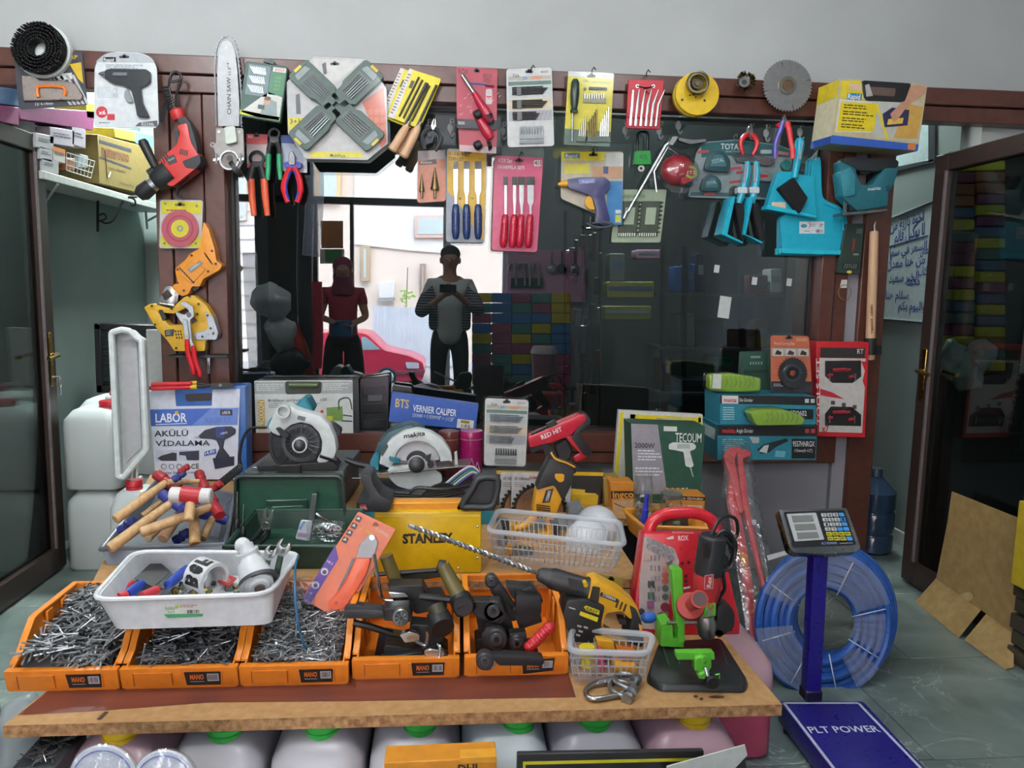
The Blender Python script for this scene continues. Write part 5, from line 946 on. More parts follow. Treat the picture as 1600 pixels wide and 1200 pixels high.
# --- yellow and black power-tool carton, bit card and saw blade packs in front of it
t = T('power_tool_carton','yellow and black printed carton behind the saw blade packs','box');pl = PY(-.62);f = [pl.on(*p) for p in ((776,735),(943,738),(938,795),(776,795))];f[2].z = f[3].z = Z2+.001;m = t.m('carton');m.solid(f,[p+V3((.01,.15,0)) for p in f],'23211f:.5',.002)
q = Q4((776,735),(943,738),(938,795),(776,795));m = t.m('print');m.flat(pl,q.rect(0,0,1,.1),'c8a424');m.flat(pl,q.pts([(.66,.75),(.72,.55),(.97,.62),(.97,1),(.66,1)]),'c8a224');m.flat(pl,q.pts([(.70,.45),(.84,.48),(.84,.56),(.95,.58),(.95,.62),(.70,.62)]),'d9b43c',.0016);m.add([f[0]+V3((0,0,.0006)),f[1]+V3((0,0,.0006)),f[1]+V3((.01,.15,.0006)),f[0]+V3((.01,.15,.0006))],[(0,1,2,3)],'2a2826:.5')
bitcard('white bit set card standing beside the red nail gun',[(758,622),(826,625),(821,729),(756,727)],PY(-.60))
for i,(dx,dy) in enumerate(((-18,0),(0,0))):
    t = T('saw_blade_pack',('saw blade in a clear pack, mostly hidden behind the next one','saw blade with dark teeth in a clear pack behind the yellow saw')[i],'saw blade','saw blade packs');pl = PY(-.68-.03*i);q = card(t,pl,[(800+dx,738),(893+dx,740),(890+dx,808),(798+dx,808)],'c9c7c8',grow=2);m = t.m('print');m.tq(pl,q,'Ø 180mm',.05,.1,.3,.17,'705858');m.tq(pl,q,'REMORA',.3,.08,.6,.14,'c0504c');m.lines(pl,q,.05,.22,.25,.34,3,'9a8a8a');hole(m,pl,862+dx,747,6)
    b = t.m('blade');n = 36;cx,cy = 843+dx,798;o = []
    for k in range(n):a = 2*pi*k/n;o += [(cx+40*cos(a),cy+40*sin(a)),(cx+45*cos(a+.06),cy+45*sin(a+.06)),(cx+44*cos(a+.12),cy+44*sin(a+.12))]
    b.prism(pl,[p for p in o if p[1] < 812] ,.004,'4c4644:.4:1',.008);b.prism(pl,[p for p in circ(cx,cy,37,n=40) if p[1] < 812],.002,'c2a494:.3:1',.0095)
# --- red nail gun
t = T('nail_gun','red and black nail gun with white letters propped against the window rail','nail gun');pl = PY(-.58);m = t.m('body');m.prism(pl,rq([(824,683),(850,672),(906,648),(915,648),(917,656),(898,674),(893,680),(862,692),(828,700)],3),.07,'b9283a:.3',.02,.01,2)
q = Q4((824,690),(900,655),(900,668),(828,702));e = t.m('lettering');e.text(pl,'RED HIT',847,687,879,673,7,'f0e4e8',.0215,.025)
b = t.m('rear_guard',label='black rubber rear guard');b.prism(pl,rq([(906,646),(916,645),(923,656),(922,664),(906,678),(926,706),(921,714),(912,711),(893,684),(902,668),(914,657)],3),.06,'1b1c1f:.5',.014,.008,2)
g = t.m('grip',label='glossy red trigger grip');g.prism(pl,rq([(884,683),(895,680),(917,707),(916,715),(900,722),(897,717),(908,710),(890,691)],2),.045,'b8202c:.15',.012,.006,2);b = t.m('barrel');b.prism(pl,rq([(826,698),(856,692),(866,702),(872,716),(858,722),(848,702),(830,709)],3),.05,'222326:.5',.01,.006);b.prism(pl,rq([(866,696),(884,684),(896,704),(890,720),(874,722)],5),.04,'2c2a2c:.6',-.01,.006);b.tube(pl,[(830,679),(868,660)],2,'1a1a1c',6,.015);b.prism(pl,rq([(853,664),(868,656),(872,663),(858,670)],2),.03,'222326:.5',.02,.003)
# --- heat gun carton and the yellow-edged boards behind it
t = T('framed_board','white board with yellow border standing behind the green heat gun carton','board');pl = PY(-.40);q = Q4((967,641),(1098,648),(1096,770),(958,770));f = [pl.on(*p) for p in (q(0,0),q(1,0),q(1,1),q(0,1))];f[2].z = f[3].z = Z2+.001;m = t.m('board');m.solid(f,[p+V3((0,.03,0)) for p in f],'cfcfc8');m = t.m('border',label='yellow printed border');m.flat(pl,q.pts([(.02,.02),(.06,.02),(.04,.98),(.0,.98)]),'d9c62c');m.flat(pl,q.pts([(.14,.04),(.98,.04),(.98,.1),(.14,.1)]),'d9c62c');m.flat(pl,q.pts([(.14,.04),(.2,.04),(.17,.7),(.11,.7)]),'d9c62c');m.flat(pl,q.rect(.06,.86,.3,.99),'34589a');m.flat(pl,q.rect(.95,.02,.99,.6),'d9c62c')
t = T('heat_gun_carton','green and grey heat gun carton with white line drawing','box');pl = PY(-.60);f = [pl.on(*p) for p in ((986,662),(1102,666),(1095,774),(990,774))];f[2].z = f[3].z = Z2+.001;m = t.m('carton');m.solid(f,[p+V3((0,.13,0)) for p in f],'24493a:.45',.002)
q = Q4((986,662),(1102,666),(1095,772),(990,772));m = t.m('print');m.flat(pl,q.pts([(0,0),(.36,0),(.5,1),(0,1)]),'8a8890');m.tq(pl,q,'TECOUM',.60,.11,.96,.24,'e4e8e4',.0016,.01);m.flat(pl,q.rect(.44,.02,.62,.09),'d0d4cc',.0014);m.lines(pl,q,.05,.08,.3,.16,2,'a08a8a',.0016);m.tq(pl,q,'2000W',.04,.27,.32,.34,'38363c',.0018,.02)
m.lines(pl,q,.08,.37,.42,.54,4,'d8d8dc',.0016);m.lines(pl,q,.04,.62,.44,.76,3,'d8d8dc',.0016)
for i in range(5):m.flat(pl,circ(1043+8*i,765,3,n=10) if i < 4 else [(1070,768),(1077,768),(1073,761)],'d8dcd8',.0016)
m.flat(pl,rq([(1045,694),(1052,691),(1083,692),(1088,697),(1086,702),(1078,705),(1084,728),(1079,731),(1071,728),(1068,706),(1052,703),(1045,702)],2),'d3d8d3',.0016);m.flat(pl,[(1058,694),(1078,694),(1078,701),(1058,701)],'aab4aa',.002);m.tube(pl,[(1079,731),(1083,745)],.8,'d3d8d3',5,.001)
g = t.m('top_print');zt = f[0].z+.0008;a = V3((f[1].x-.05,f[0].y+.02,zt));g.text3(V3((f[1].x-.02,f[0].y+.11,zt+.004)),V3((-.15,0,0)),V3((0,-.04,0)),None,'TECOUM','c8d0c8',.01)
# --- orange cartons
for i,(qq,s,lab) in enumerate((([(953,752),(991,754),(992,802),(957,806)],'ingco','small orange carton leaning beside the heat gun carton'),([(1048,772),(1102,774),(1101,802),(1050,800)],'Angle Grinder','small orange and black grinder carton below the heat gun carton'))):
    t = T('tool_carton',lab,'box','orange cartons');pl = PY(-.70);q = Q4(*qq);f = [pl.on(*p) for p in qq];f[2].z = f[3].z = Z2+.001;m = t.m('carton');m.solid(f,[p+V3((0,.09,0)) for p in f],'c07a26:.5',.002);m = t.m('print');m.flat(pl,q.rect(0,.28 if not i else .1,1,.5 if not i else .3),'2c2620');m.tq(pl,q,s,.08,.3 if not i else .14,.96,.48 if not i else .26,'d9923a' if not i else 'e0d8cc',.0016,.02);m.flat(pl,q.rect(.05,.56,.95,.95),'b09070',.0012);m.flat(pl,q.rect(.5,.6,.9,.9) if i else q.pts([(.1,.62),(.9,.9),(.9,.93),(.1,.66)]),'d0ccc4' if i else '6a4a30',.0016)
    if i:m.bars(pl,q,.55,.64,.85,.86,9,'302c28',.002)
t = T('slim_carton','narrow brown carton squeezed behind the small orange carton','box');pl = PY(-.64);f = [pl.on(*p) for p in ((943,747),(968,746),(968,800),(944,800))];f[2].z = f[3].z = Z2+.001;t.m('carton').solid(f,[p+V3((0,.08,0)) for p in f],'8a7034:.5',.002)
# --- shelf for the grinder boxes at the window foot
SY = -.33;zs = PY(SY).on(1190,719).z
t,m = struct('trim_ledge');m.bb(PY(SY).on(1100,719).x,PY(SY).on(1276,719).x,SY+.01,-.06,zs-.012,zs-.0005,'frame',.002)
def boxed(t,q4,pl,dep,k,zb=None,bev=.0015):
    f = [pl.on(*p) for p in q4]
    if zb is not None:f[2].z = f[3].z = zb
    t.m('carton').solid(f,[p+V3((0,dep,0)) for p in f],k,bev);return Q4(*q4),f
t = T('grinder_carton','teal and black angle grinder carton, lower of the two on the window ledge','box','teal grinder cartons');pl = PY(SY);q,f = boxed(t,[(1121,664),(1277,666),(1275,719),(1121,719)],pl,.22,'2a7a8c:.45',zs)
m = t.m('print');m.flat(pl,q.rect(0,0,1,.3),'201f22');m.tq(pl,q,'makita',.05,.09,.18,.22,'c03a3c',.0016,.02);m.tq(pl,q,'Angle Grinder',.19,.1,.36,.21,'d8d8d8',.0016);m.flat(pl,q.rect(.75,.38,.99,.95),'17171a',.0014);m.tq(pl,q,'9557HNRGX',.76,.44,.98,.6,'e8e8e8',.0018,.015);m.tq(pl,q,'115mm(4-1/2")',.78,.67,.96,.76,'d8d8d8',.0018);m.lines(pl,q,.05,.4,.3,.75,6,'9ac4cc');m.flat(pl,q.rect(.88,.08,.92,.2),'b83c40',.0016);m.flat(pl,q.rect(.94,.08,.98,.2),'b83c40',.0016)
m.flat(pl,q.pts([(.40,.7),(.46,.55),(.62,.42),(.70,.36),(.71,.45),(.60,.60),(.52,.78),(.44,.82)]),'1c2a30',.0018);m.flat(pl,q.pts([(.42,.75),(.47,.58),(.52,.55),(.50,.8)]),'c8ccc8',.002);m.flat(pl,q.pts([(.59,.72),(.69,.74),(.68,.92),(.58,.9)]),'6aa4b0',.0016);m.flat(pl,q.pts([(.32,.33),(.42,.34),(.42,.5),(.36,.52)]),'b8bcbc',.0016)
sp = t.m('side_panel');sp.add([f[0]+V3((-.0006,0,0)),f[0]+V3((-.0006,.22,0)),f[3]+V3((-.0006,.22,0)),f[3]+V3((-.0006,0,0))],[(0,1,2,3)],'2a6a78:.45');sp.add([f[0]+V3((-.0012,.02,-.02)),f[0]+V3((-.0012,.18,-.02)),f[0]+V3((-.0012,.18,-.07)),f[0]+V3((-.0012,.02,-.07))],[(0,1,2,3)],'a8bcb8')
ztop = f[0].z
t = T('grinder_carton','teal and black die grinder carton stacked on the lower one','box','teal grinder cartons');pl = PY(SY+.01);q,f = boxed(t,[(1125,617),(1276,620),(1275,664),(1125,662)],pl,.2,'2a7a8c:.45',ztop+.001)
m = t.m('print');m.flat(pl,q.rect(0,0,1,.3),'201f22');m.flat(pl,q.rect(.02,.02,.19,.3),'d8d8d6',.0014);m.tq(pl,q,'makita',.04,.1,.17,.24,'c03a3c',.0018,.02);m.tq(pl,q,'Die Grinder',.2,.1,.34,.22,'d8d8d8',.0016);m.flat(pl,q.rect(.66,.45,.97,.8),'17171a',.0014);m.tq(pl,q,'GD0602',.72,.5,.9,.68,'e0e0e0',.0018);m.lines(pl,q,.03,.42,.16,.9,6,'a8ccd4');m.flat(pl,q.rect(.88,.08,.92,.22),'c8c8c8',.0016);m.flat(pl,q.rect(.94,.08,.98,.22),'c8c8c8',.0016);m.flat(pl,q.pts([(.24,.66),(.32,.45),(.4,.5),(.4,.8),(.3,.85)]),'1c2a30',.0016)
zt2 = f[0].z
# --- glove packs
def glove(pl,o,lab,film):
    t = T('glove_pack',lab,'gloves','green glove packs');m = t.m('gloves');m.prism(pl,rq(o,5),.07,'8fb52c:.6',.03,.018,3);xs = [p[0] for p in o];ys = [p[1] for p in o];cx,cy = sum(xs)/len(xs),sum(ys)/len(ys)
    k = t.m('crease')
    for i in range(7):x = min(xs)+(max(xs)-min(xs))*(.3+.09*i);k.tube(pl,spline([(x,cy-10,.028),(x+3,cy,.034),(x-1,cy+8,.028)],3),.8,'7a9c24:.6',5)
    f = t.m('bag');f.prism(pl,rq([(x+(x-cx)*.06,y+(y-cy)*.12) for x,y in o],5),.09,'film',.042,.02,3);return t
t = glove(PY(-.30),[(1117,588),(1150,586),(1176,590),(1197,593),(1196,614),(1150,616),(1116,613)],'bright green gloves in a clear bag on top of the teal cartons',0);m = t.m('label');m.prism(PY(-.30),[(1121,586),(1134,587),(1133,610),(1119,609)],.002,'cfd4cc',.05)
t.move((0,.05,0));
glove(PY(SY-.045),[(1172,645),(1184,641),(1222,640),(1250,648),(1258,655),(1254,664),(1230,664),(1182,665)],'bright green gloves in a clear bag lying on the lower teal carton',0)
# --- carving disc blister
t = T('carving_disc_pack','orange blister card with a black toothed carving disc','tool pack');pl = PY(-.22);q = card(t,pl,[(1204,524),(1264,525),(1269,614),(1205,614)],'c4694a',grow=3);m = t.m('print');m.flat(pl,q.rect(0,.80,1,1),'2c2c30');m.flat(pl,q.rect(.02,.22,.98,.36),'b4aca4');m.tq(pl,q,'Wood Carving Disc',.08,.11,.62,.16,'e0c4b0',.0016);hole(m,pl,1233,528,6)
for i in range(3):m.flat(pl,q.rect(.06+.32*i,.23,.32+.32*i,.35),'d4d0c8',.0014);m.flat(pl,q.pts([(.1+.32*i,.33),(.16+.32*i,.25),(.28+.32*i,.29),(.26+.32*i,.34)]),'3c3630',.0018)
m.flat(pl,q.rect(.66,.04,.96,.1),'d08060',.0014);m.lines(pl,q,.67,.04,.95,.1,3,'e0b098',.0018);m.lines(pl,q,.06,.84,.3,.9,2,'b8b8b8',.0016)
d = t.m('disc');n = 30;o = []
for i in range(n):a = 2*pi*i/n;o += [(1239+21*cos(a),583+23*sin(a)),(1239+23.5*cos(a+.05),583+25.5*sin(a+.05)),(1239+21.5*cos(a+.1),583+23.5*sin(a+.1))]
d.prism(pl,o,.006,'2c2b2d:.45',.012);d.prism(pl,circ(1239,583,15,n=20),.004,'6f7074:.3:1',.015,.002);d.ring(pl,1239,583,10,5,.004,'4a4a4e:.3:1',.018,16);d.cyl(pl,1238,582,5,.002,'c4694a',.016,14)
# --- green bit case standing behind
t = T('green_bit_case','dark green bit case standing behind the carving disc pack','tool case');pl = PY(-.10);q = Q4((1160,550),(1206,549),(1206,616),(1156,616));m = t.m('case');m.prism(pl,rq(q.rect(0,0,1,1),3),.04,'2a4a3e:.45',.0,.004);m.prism(pl,q.rect(.3,.1,.62,.15),.003,'7a9088',.003);m.prism(pl,q.rect(.1,.42,.9,.5),.003,'20382f',.003)
for i in range(5):m.tube(pl,[(*q(.3+.09*i,.24),.004),(*q(.3+.09*i,.3),.004)],1,'8aa098',5)
m = t.m('print');m.flat(pl,q.rect(.42,.6,.52,.86),'a83038',.0016)
# --- red tool set carton
t = T('tool_set_carton','red and white carton with two windows showing black tools','box');pl = PY(-.15);q = Q4((1276,534),(1358,535),(1352,684),(1277,682));m = t.m('carton');m.prism(pl,q.rect(0,0,1,1),.07,'c4272f:.4',0,.002)
m = t.m('print');m.flat(pl,q.pts([(.05,.17),(.95,.17),(.95,.5),(.93,.95),(.04,.95)]),'d6d2cc');m.flat(pl,q.rect(.07,.06,.93,.165),'33302f',.0012);m.flat(pl,q.pts([(.04,.49),(.3,.53),(.55,.60),(.25,.58),(.04,.56)]),'b83038',.0014);m.flat(pl,q.pts([(.86,.2),(.97,.2),(.97,.5),(.9,.4),(.94,.3)]),'c4272f',.0014)
a,b,c = pl.on(1282,664,.0016),pl.on(1281,560,.0016),pl.on(1276,664,.0016);m.text3(a,b-a,c-a,pl.n,'TOOLS SET','e8dcd8',.02);m.tq(pl,q,'x7',.09,.88,.24,.95,'b83038',.0018,.02);m.tq(pl,q,'RT',.78,.07,.9,.12,'e8dcd8',.0018)
for i in range(3):m.flat(pl,q.rect(.28+.22*i,.62+.02*i,.36+.22*i,.66+.02*i),'4a4644',.0016)
for o in ([(.16,.2),(.86,.19),(.87,.36),(.7,.43),(.3,.43),(.16,.36)],[(.16,.76),(.28,.68),(.7,.68),(.9,.76),(.9,.88),(.16,.88)]):
    w = t.m('window');w.flat(pl,q.pts(o),'232124',.0018);cx = sum(p[0] for p in o)/6;cy = sum(p[1] for p in o)/6
    for dx,dy,k in ((-.1,-.03,0),(.15,-.03,1),(-.2,.03,1),(.22,.04,1)):z = t.m('tool',of=w);a = q(cx+dx-.1,cy+dy);b = q(cx+dx+(.16 if not k else .0),cy+dy-.01);z.tube(pl,[(*a,.004),(*b,.004)],3 if not k else 2.4,'9a2c34:.4',6)
    for dx in (-.26,.25):z = t.m('tool',of=w);z.tube(pl,[(*q(cx+dx,cy-.0),.004),(*q(cx+dx,cy+.08),.004)],1,'c0c0c0:.3:1',5)
# ================================================================ front of the bench
ORG = 'd97a22:.38'
# --- grey tub with hammers
zt = PY(-1.22).on(160,857).z;PT = PZ(zt);t = T('hammer_tub','grey plastic tub heaped with hammers beside the green toolbox','tub');m = t.m('tub')
top = [PT.at(158,858),PT.at(352,850),PT.at(367,774),PT.at(246,749)];bot = [P2.at(168,884),P2.at(340,884),P2.at(352,800),P2.at(240,782)]
bot = [V3((p.x,p.y,Z2+.001)) for p in bot];m.tray(bot,top,.008,'5c626c:.45');r = t.m('rim');r.tube3(top,.008,'666c76:.4',8,True);r.tube3([p+V3((.012,0,-.03)) for p in (top[1],top[2])],.008,'50565e:.4',8)
k = t.m('label');pl = PY(top[0].y-.004);k.flat(pl,[(252,861),(314,859),(314,868),(253,869)],'4a4e56',.002);k.flat(pl,[(259,861),(275,860),(275,864),(259,864)],'b0582c',.0025);k.flat(pl,[(298,860),(313,859),(313,866),(298,867)],'b8b8b8',.0025)
def hammer(lab,e,h,r,pl,off0,off1,head,k='handlewood',tip=None,grp='hammers in the grey tub'):
    t = T('hammer',lab,'hammer',grp);m = t.m('handle');q = pl.mpp(*e);a,b = pl.on(*e,off0),pl.on(*h,off1);m.lathe3(a,b,[(0,r*.82*q),(.015,r*q),(.5,r*.95*q),(.85,r*.8*q),(1,r*.7*q)],k,14)
    if tip:m.lathe3(a-(b-a).normalized()*.001,a+(b-a)*.03,[(0,r*.8*q),(1,r*1.02*q)],tip,14)
    hd = t.m('head');d = (b-a).normalized();s = V3((0,0,1)).cross(d);s = s.normalized() if s.length > .1 else V3((1,0,0));L,w,kk,k2 = head
    s = (s*cos(.0)+d.cross(s)*.5).normalized();hd.lathe3(b-s*L,b+s*L,[(0,w*.9),(.06,w),(.36,w),(.4,w*.8),(.6,w*.8),(.64,w),(.94,w),(1,w*.9)],kk,12)
    if k2:hd.lathe3(b-s*L*.42,b+s*L*.42,[(0,w*1.06),(1,w*1.06)],k2,12)
    return t
HP = PY(-1.10)
hammer('hammer with pale handle end pointing out at the upper corner of the tub',(180,812),(262,752),8,HP,.06,-.10,(.05,.018,'8e2028:.4',None))
hammer('hammer with the longest pale handle sticking out over the tub corner',(171,857),(270,784),8.5,HP,.14,-.02,(.05,.017,'2a3480:.4',None),'handlewood','c49a78')
hammer('hammer whose pale handle crosses the middle of the tub',(220,832),(335,790),8,HP,.12,.02,(.05,.018,'9a242c:.4',None),'handlewood','c8a888')
hammer('hammer with pinkish handle end between two crossing handles',(254,842),(288,792),8.5,HP,.08,-.06,(.045,.017,'2a3480:.4',None),'bat','c09a7c')
hammer('hammer with orange-stained handle end standing at the front of the tub',(305,851),(303,800),8.5,HP,.10,.0,(.045,.017,'2a3480:.4',None),'handlewood','b87844')
hammer('hammer with a short pale handle beside the tub wall',(316,842),(334,806),7,HP,.02,-.06,(.045,.017,'2a3480:.4',None))
hammer('hammer with thin pale handle half buried under the others',(231,842),(250,824),6,HP,.05,-.02,(.04,.015,'2a3480:.4',None),'handlewood','d2bc98')
hammer('hammer with thin brown handle lying across the top of the heap',(262,753),(316,752),5,HP,-.04,-.10,(.045,.016,'902028:.4',None),'handlewood')
hammer('slim hammer handle wedged under the longest handle',(222,806),(266,772),4.5,HP,-.02,-.1,(.04,.014,'2a3480:.4',None),'handlewood')
t = T('mallet','white and red rubber mallet on top of the hammers','mallet');m = t.m('head');m.lathe(HP,266,773,331,775,[(0,10),(.03,12),(.97,12),(1,10)],'d8d6d2:.5',18,.09);h = t.m('band',label='red centre band');h.lathe(HP,284,772,314,775,[(0,13),(1,13)],'a8242c:.4',18,.09);h = t.m('handle');h.lathe(HP,294,814,300,776,[(0,6.5),(.05,8),(1,7)],'handlewood',14,.13,.09)
for x,y,s,k,lab in ((200,822,20,'232c74:.5','blue head of a hammer lying deep in the tub'),(284,838,18,'232c74:.5','blue hammer head at the bottom of the tub front'),(280,744,14,'2a3878:.5','blue hammer head at the back of the heap'),(288,733,12,'9a242c:.45','red hammer head sticking up against the drill case'),(338,760,14,'9a242c:.45','red hammer head leaning on the tub rim')):
    t = T('hammer',lab,'hammer','loose hammer heads');m = t.m('head');a = (s,s*.4) ;m.lathe(HP,x-a[0]*.6,y+a[1],x+a[0]*.6,y-a[1],[(0,s*.42),(.3,s*.42),(.36,s*.3),(.62,s*.3),(.7,s*.42),(1,s*.38)],k,12,-.02);c = t.m('eye');c.lathe(HP,x-2,y+s*.3,x+2,y-s*.3,[(0,s*.36),(1,s*.36)],k,10,-.02)
# --- open green toolbox
GL = PY(-.93);zr = PY(-1.28).on(450,852).z;t = T('green_toolbox','dark green toolbox with its lid open behind the white tray','toolbox')
x0,x1 = PY(-1.28).on(352,870).x,PY(-1.28).on(548,870).x
m = t.m('base');m.tray([(x0+.01,-1.28,Z2+.001),(x1-.01,-1.28,Z2+.001),(x1-.01,-.935,Z2+.001),(x0+.01,-.935,Z2+.001)],[(x0,-1.29,zr),(x1,-1.29,zr),(x1,-.925,zr),(x0,-.925,zr)],.008,'1f3a30:.4')
r = t.m('rim');r.tube3([(x0,-1.29,zr),(x1,-1.29,zr),(x1,-.925,zr),(x0,-.925,zr)],.007,'24443a:.4',8,True)
l = t.m('lid');lo = rq([(368,748),(376,744),(528,744),(535,749),(540,820),(368,824)],4);l.prism(GL,lo,.035,'1c352c:.4',-.03,.004);l.tube3([GL.on(*p) for p in lo],.006,'2a3a36:.4',8,True);wl = [GL.on(*p) for p in lo];n = len(wl);l.add(wl+[p-GL.n*.04 for p in wl],[(a,(a+1) % n,n+(a+1) % n,n+a) for a in range(n)],'1c352c:.4');l.flat(GL,rq([(374,751),(526,750),(533,818),(374,822)],3),'24503f:.35',-.026)
p = t.m('lid_panel',of=l);p.prism(GL,rq([(414,782),(480,780),(483,832),(416,834)],3),.012,'1b3c30:.35',-.014,.003);p.prism(GL,rq([(423,792),(474,790),(476,832),(424,834)],3),.004,'234a3c:.35',-.011,.002);d = t.m('lid_disc',of=l);d.cyl(GL,452,812,14,.008,'1a3a2e:.35',-.004,24,.002);d.text(GL,'BOSCH',444,813,460,811,4,'b0c0b8',-.002)
d.ring(GL,452,812,14,11,.004,'2f5a4a:.35',-.002,24)
h = t.m('handle');h.prism(GL,rq([(395,840),(405,834),(450,832),(466,836),(468,846),(400,852)],4),.05,'1f4636:.4',.10,.008,2)
for i,(x,y0,y1,y2,w,lab) in enumerate(((371,768,812,840,4.5,'taller screwdriver with black handle standing in the green toolbox'),(381,788,824,852,5,'shorter screwdriver with black handle standing in the green toolbox'))):
    t = T('screwdriver',lab,'screwdriver','screwdrivers in the toolbox');m = t.m('shaft');m.tube(GL,[(x,y0,.2),(x-.5,y1,.2)],1.2,CHROME,8);m = t.m('handle');m.lathe(GL,x-.5,y1-2,x-2,y2,[(0,w*.6),(.15,w),(.8,w*1.05),(1,w*.8)],'17191b:.4',12,.2)
t = T('combination_pliers','chrome pliers with black handles standing jaws-up in the green toolbox','pliers');m = t.m('jaws');m.prism(GL,rq([(408,827),(407,812),(413,796),(417,794),(416,808),(418,812),(424,798),(428,797),(426,812),(421,828)],2),.014,'b8c2bc:.3:1',.2,.003);m.cyl(GL,415,821,5,.018,'aab4ae:.3:1',.202,12)
for s in (-1,1):h = t.m('handle');h.tube(GL,[(415+s*4,826,.2),(415+s*8-6,838,.2),(390+s*9,854,.2)],4.2,'1a1c1e:.5',8)
t = T('aluminium_bar','flat aluminium bar leaning against the open toolbox lid','bar');t.m('bar').prism(GL,[(487,772),(495,772),(491,816),(482,814)],.012,'a4a8aa:.35:1',.05,.001)
t = T('chain_pack','steel chain coiled in a clear bag with a pale header card','chain');CP = GL.off(.28);m = t.m('header_card');m.prism(CP,rq([(461,842),(470,813),(488,815),(484,846)],3),.01,'c9d2d8:.5',.01,.002);m.flat(CP,[(466,826),(474,814),(478,815),(470,828)],'7a9cc8',.0115);m.flat(CP,[(464,838),(466,832),(480,834),(479,840)],'a08aa8',.0115)
c = t.m('chain');path = []
for i in range(110):a = i*.42;r = 5+i*.13;path.append((511+r*1.25*cos(a),832+r*.72*sin(a),.012+.008*sin(i*1.3)))
for i in range(0,108,1):
    (x0_,y0_,o0),(x1_,y1_,o1) = path[i],path[i+1];mx,my = (x0_+x1_)/2,(y0_+y1_)/2;L = hypot(x1_-x0_,y1_-y0_)*.72;an = math.degrees(atan2(y1_-y0_,x1_-x0_));c.tube(CP,[(*q_,o0) for q_ in rot(circ(mx,my,L,1.7,8),an,mx,my)],.75,'bcc6c4:.25:1',4,0,True)
c.tube(CP,spline([(494,802,.02),(502,808,.02),(511,814,.015)],4),2,'bcc6c4:.25:1',5);b = t.m('bag');b.prism(CP,rq([(478,816),(538,820),(534,850),(480,849)],6),.04,'film',.03,.008,2)
# --- teal carton under the second saw
t = T('saw_carton','teal and black saw carton behind the yellow welder','box');pl = PY(-.86);q,f = boxed(t,[(557,786),(772,784),(772,850),(557,850)],pl,.36,'1f2426:.5',Z2+.001);m = t.m('print');m.flat(pl,[(557,800),(772,798),(772,831),(557,831)],'2a7a8a',.001);m.flat(pl,[(562,789),(577,788),(577,797),(562,798)],'b82a34',.0014);m.text(pl,'makita',563,796,576,795,5,'e8d8d8',.002);m.text(pl,'18',564,812,573,811,7,'d0dcdc',.002);m.text(pl,'Cutter Set',606,793,640,792,4,'c0c0c0',.002)
# --- welder
t = T('inverter_welder','yellow welding machine with black feet and orange top strip','welder');pl = PY(-1.33);o = [(584,800),(752,799),(752,893),(590,893)];f = [pl.on(*p) for p in o];f[2].z = f[3].z = Z2+.001;m = t.m('body');m.solid(f,[p+V3((0,.10,0)) for p in f],'d4ac14:.32',.006,2)
m = t.m('top_strip',label='orange top strip');ts = [pl.on(*p,-.02) for p in ((606,785),(722,784),(727,799),(602,800))];m.solid(ts,[p+V3((0,.05,0)) for p in ts],'d08a18:.35',.004);m.flat(pl,[(586,805),(750,804),(750,807),(586,808)],'e0c048',.001)
b = t.m('handle_foot',label='black plastic handle foot');b.prism(pl,rq([(563,742),(580,744),(583,758),(594,774),(613,784),(609,799),(575,799),(571,790),(577,775),(566,757)],3),.12,'202428:.5',.02,.008,2);b.tube(pl,[(550,748,-.02),(566,748,-.02)],2,'5a5e60:.3:1',6)
b = t.m('carry_handle',label='black loop handle');b.prism(pl,rq([(713,797),(716,786),(727,782),(742,752),(738,746),(748,741),(776,741),(784,752),(778,786),(768,798),(745,799)],3),.02,'202428:.5',-.02,.003);b.tube(pl,spline([(722,790),(738,764),(748,748),(768,746),(778,752),(774,780),(764,792),(738,792)],4,True),5.5,'24282c:.5',10,.0,True)
c = t.m('lettering');c.text(pl,'STANLEY',629,849,708,847,15,'20201a',.0015,.045)
c = t.m('screw');
for x,y in ((746,823),(746,872),(716,888)):c.ball(pl,x,y,2.4,CHROME,.0,2.4,2,10)
t = T('cable_bundle','bundle of black power cables lying behind the welder handle','cable');pl = PY(-.84);m = t.m('cable')
for i in range(6):m.tube(pl,spline([(598,768+i*4),(640,772+i*3,.02),(690,776-i*4,.03),(742,764+i*3)],5),2.6,'151618:.4',6,.01*i)
m.tube(pl,spline([(640,772,.07),(652,762,.07),(690,764,.07),(735,758,.05)],5),2.6,'151618:.4',6)
t = T('braided_cord','hank of white, green and purple cords tied behind the welder','cord');pl = PY(-.72);
for i,k in enumerate(('c8c8c4:.6','4a3a80:.6','2f7a50:.6','b0b0ac:.6','3a3070:.6')):m = t.m('strand');m.tube(pl,spline([(696+i*4,756+i),(718+i*3,738+i*2),(736+i*1,729+i*3),(748,738+i*2)],5),2,k,6,.01*i)
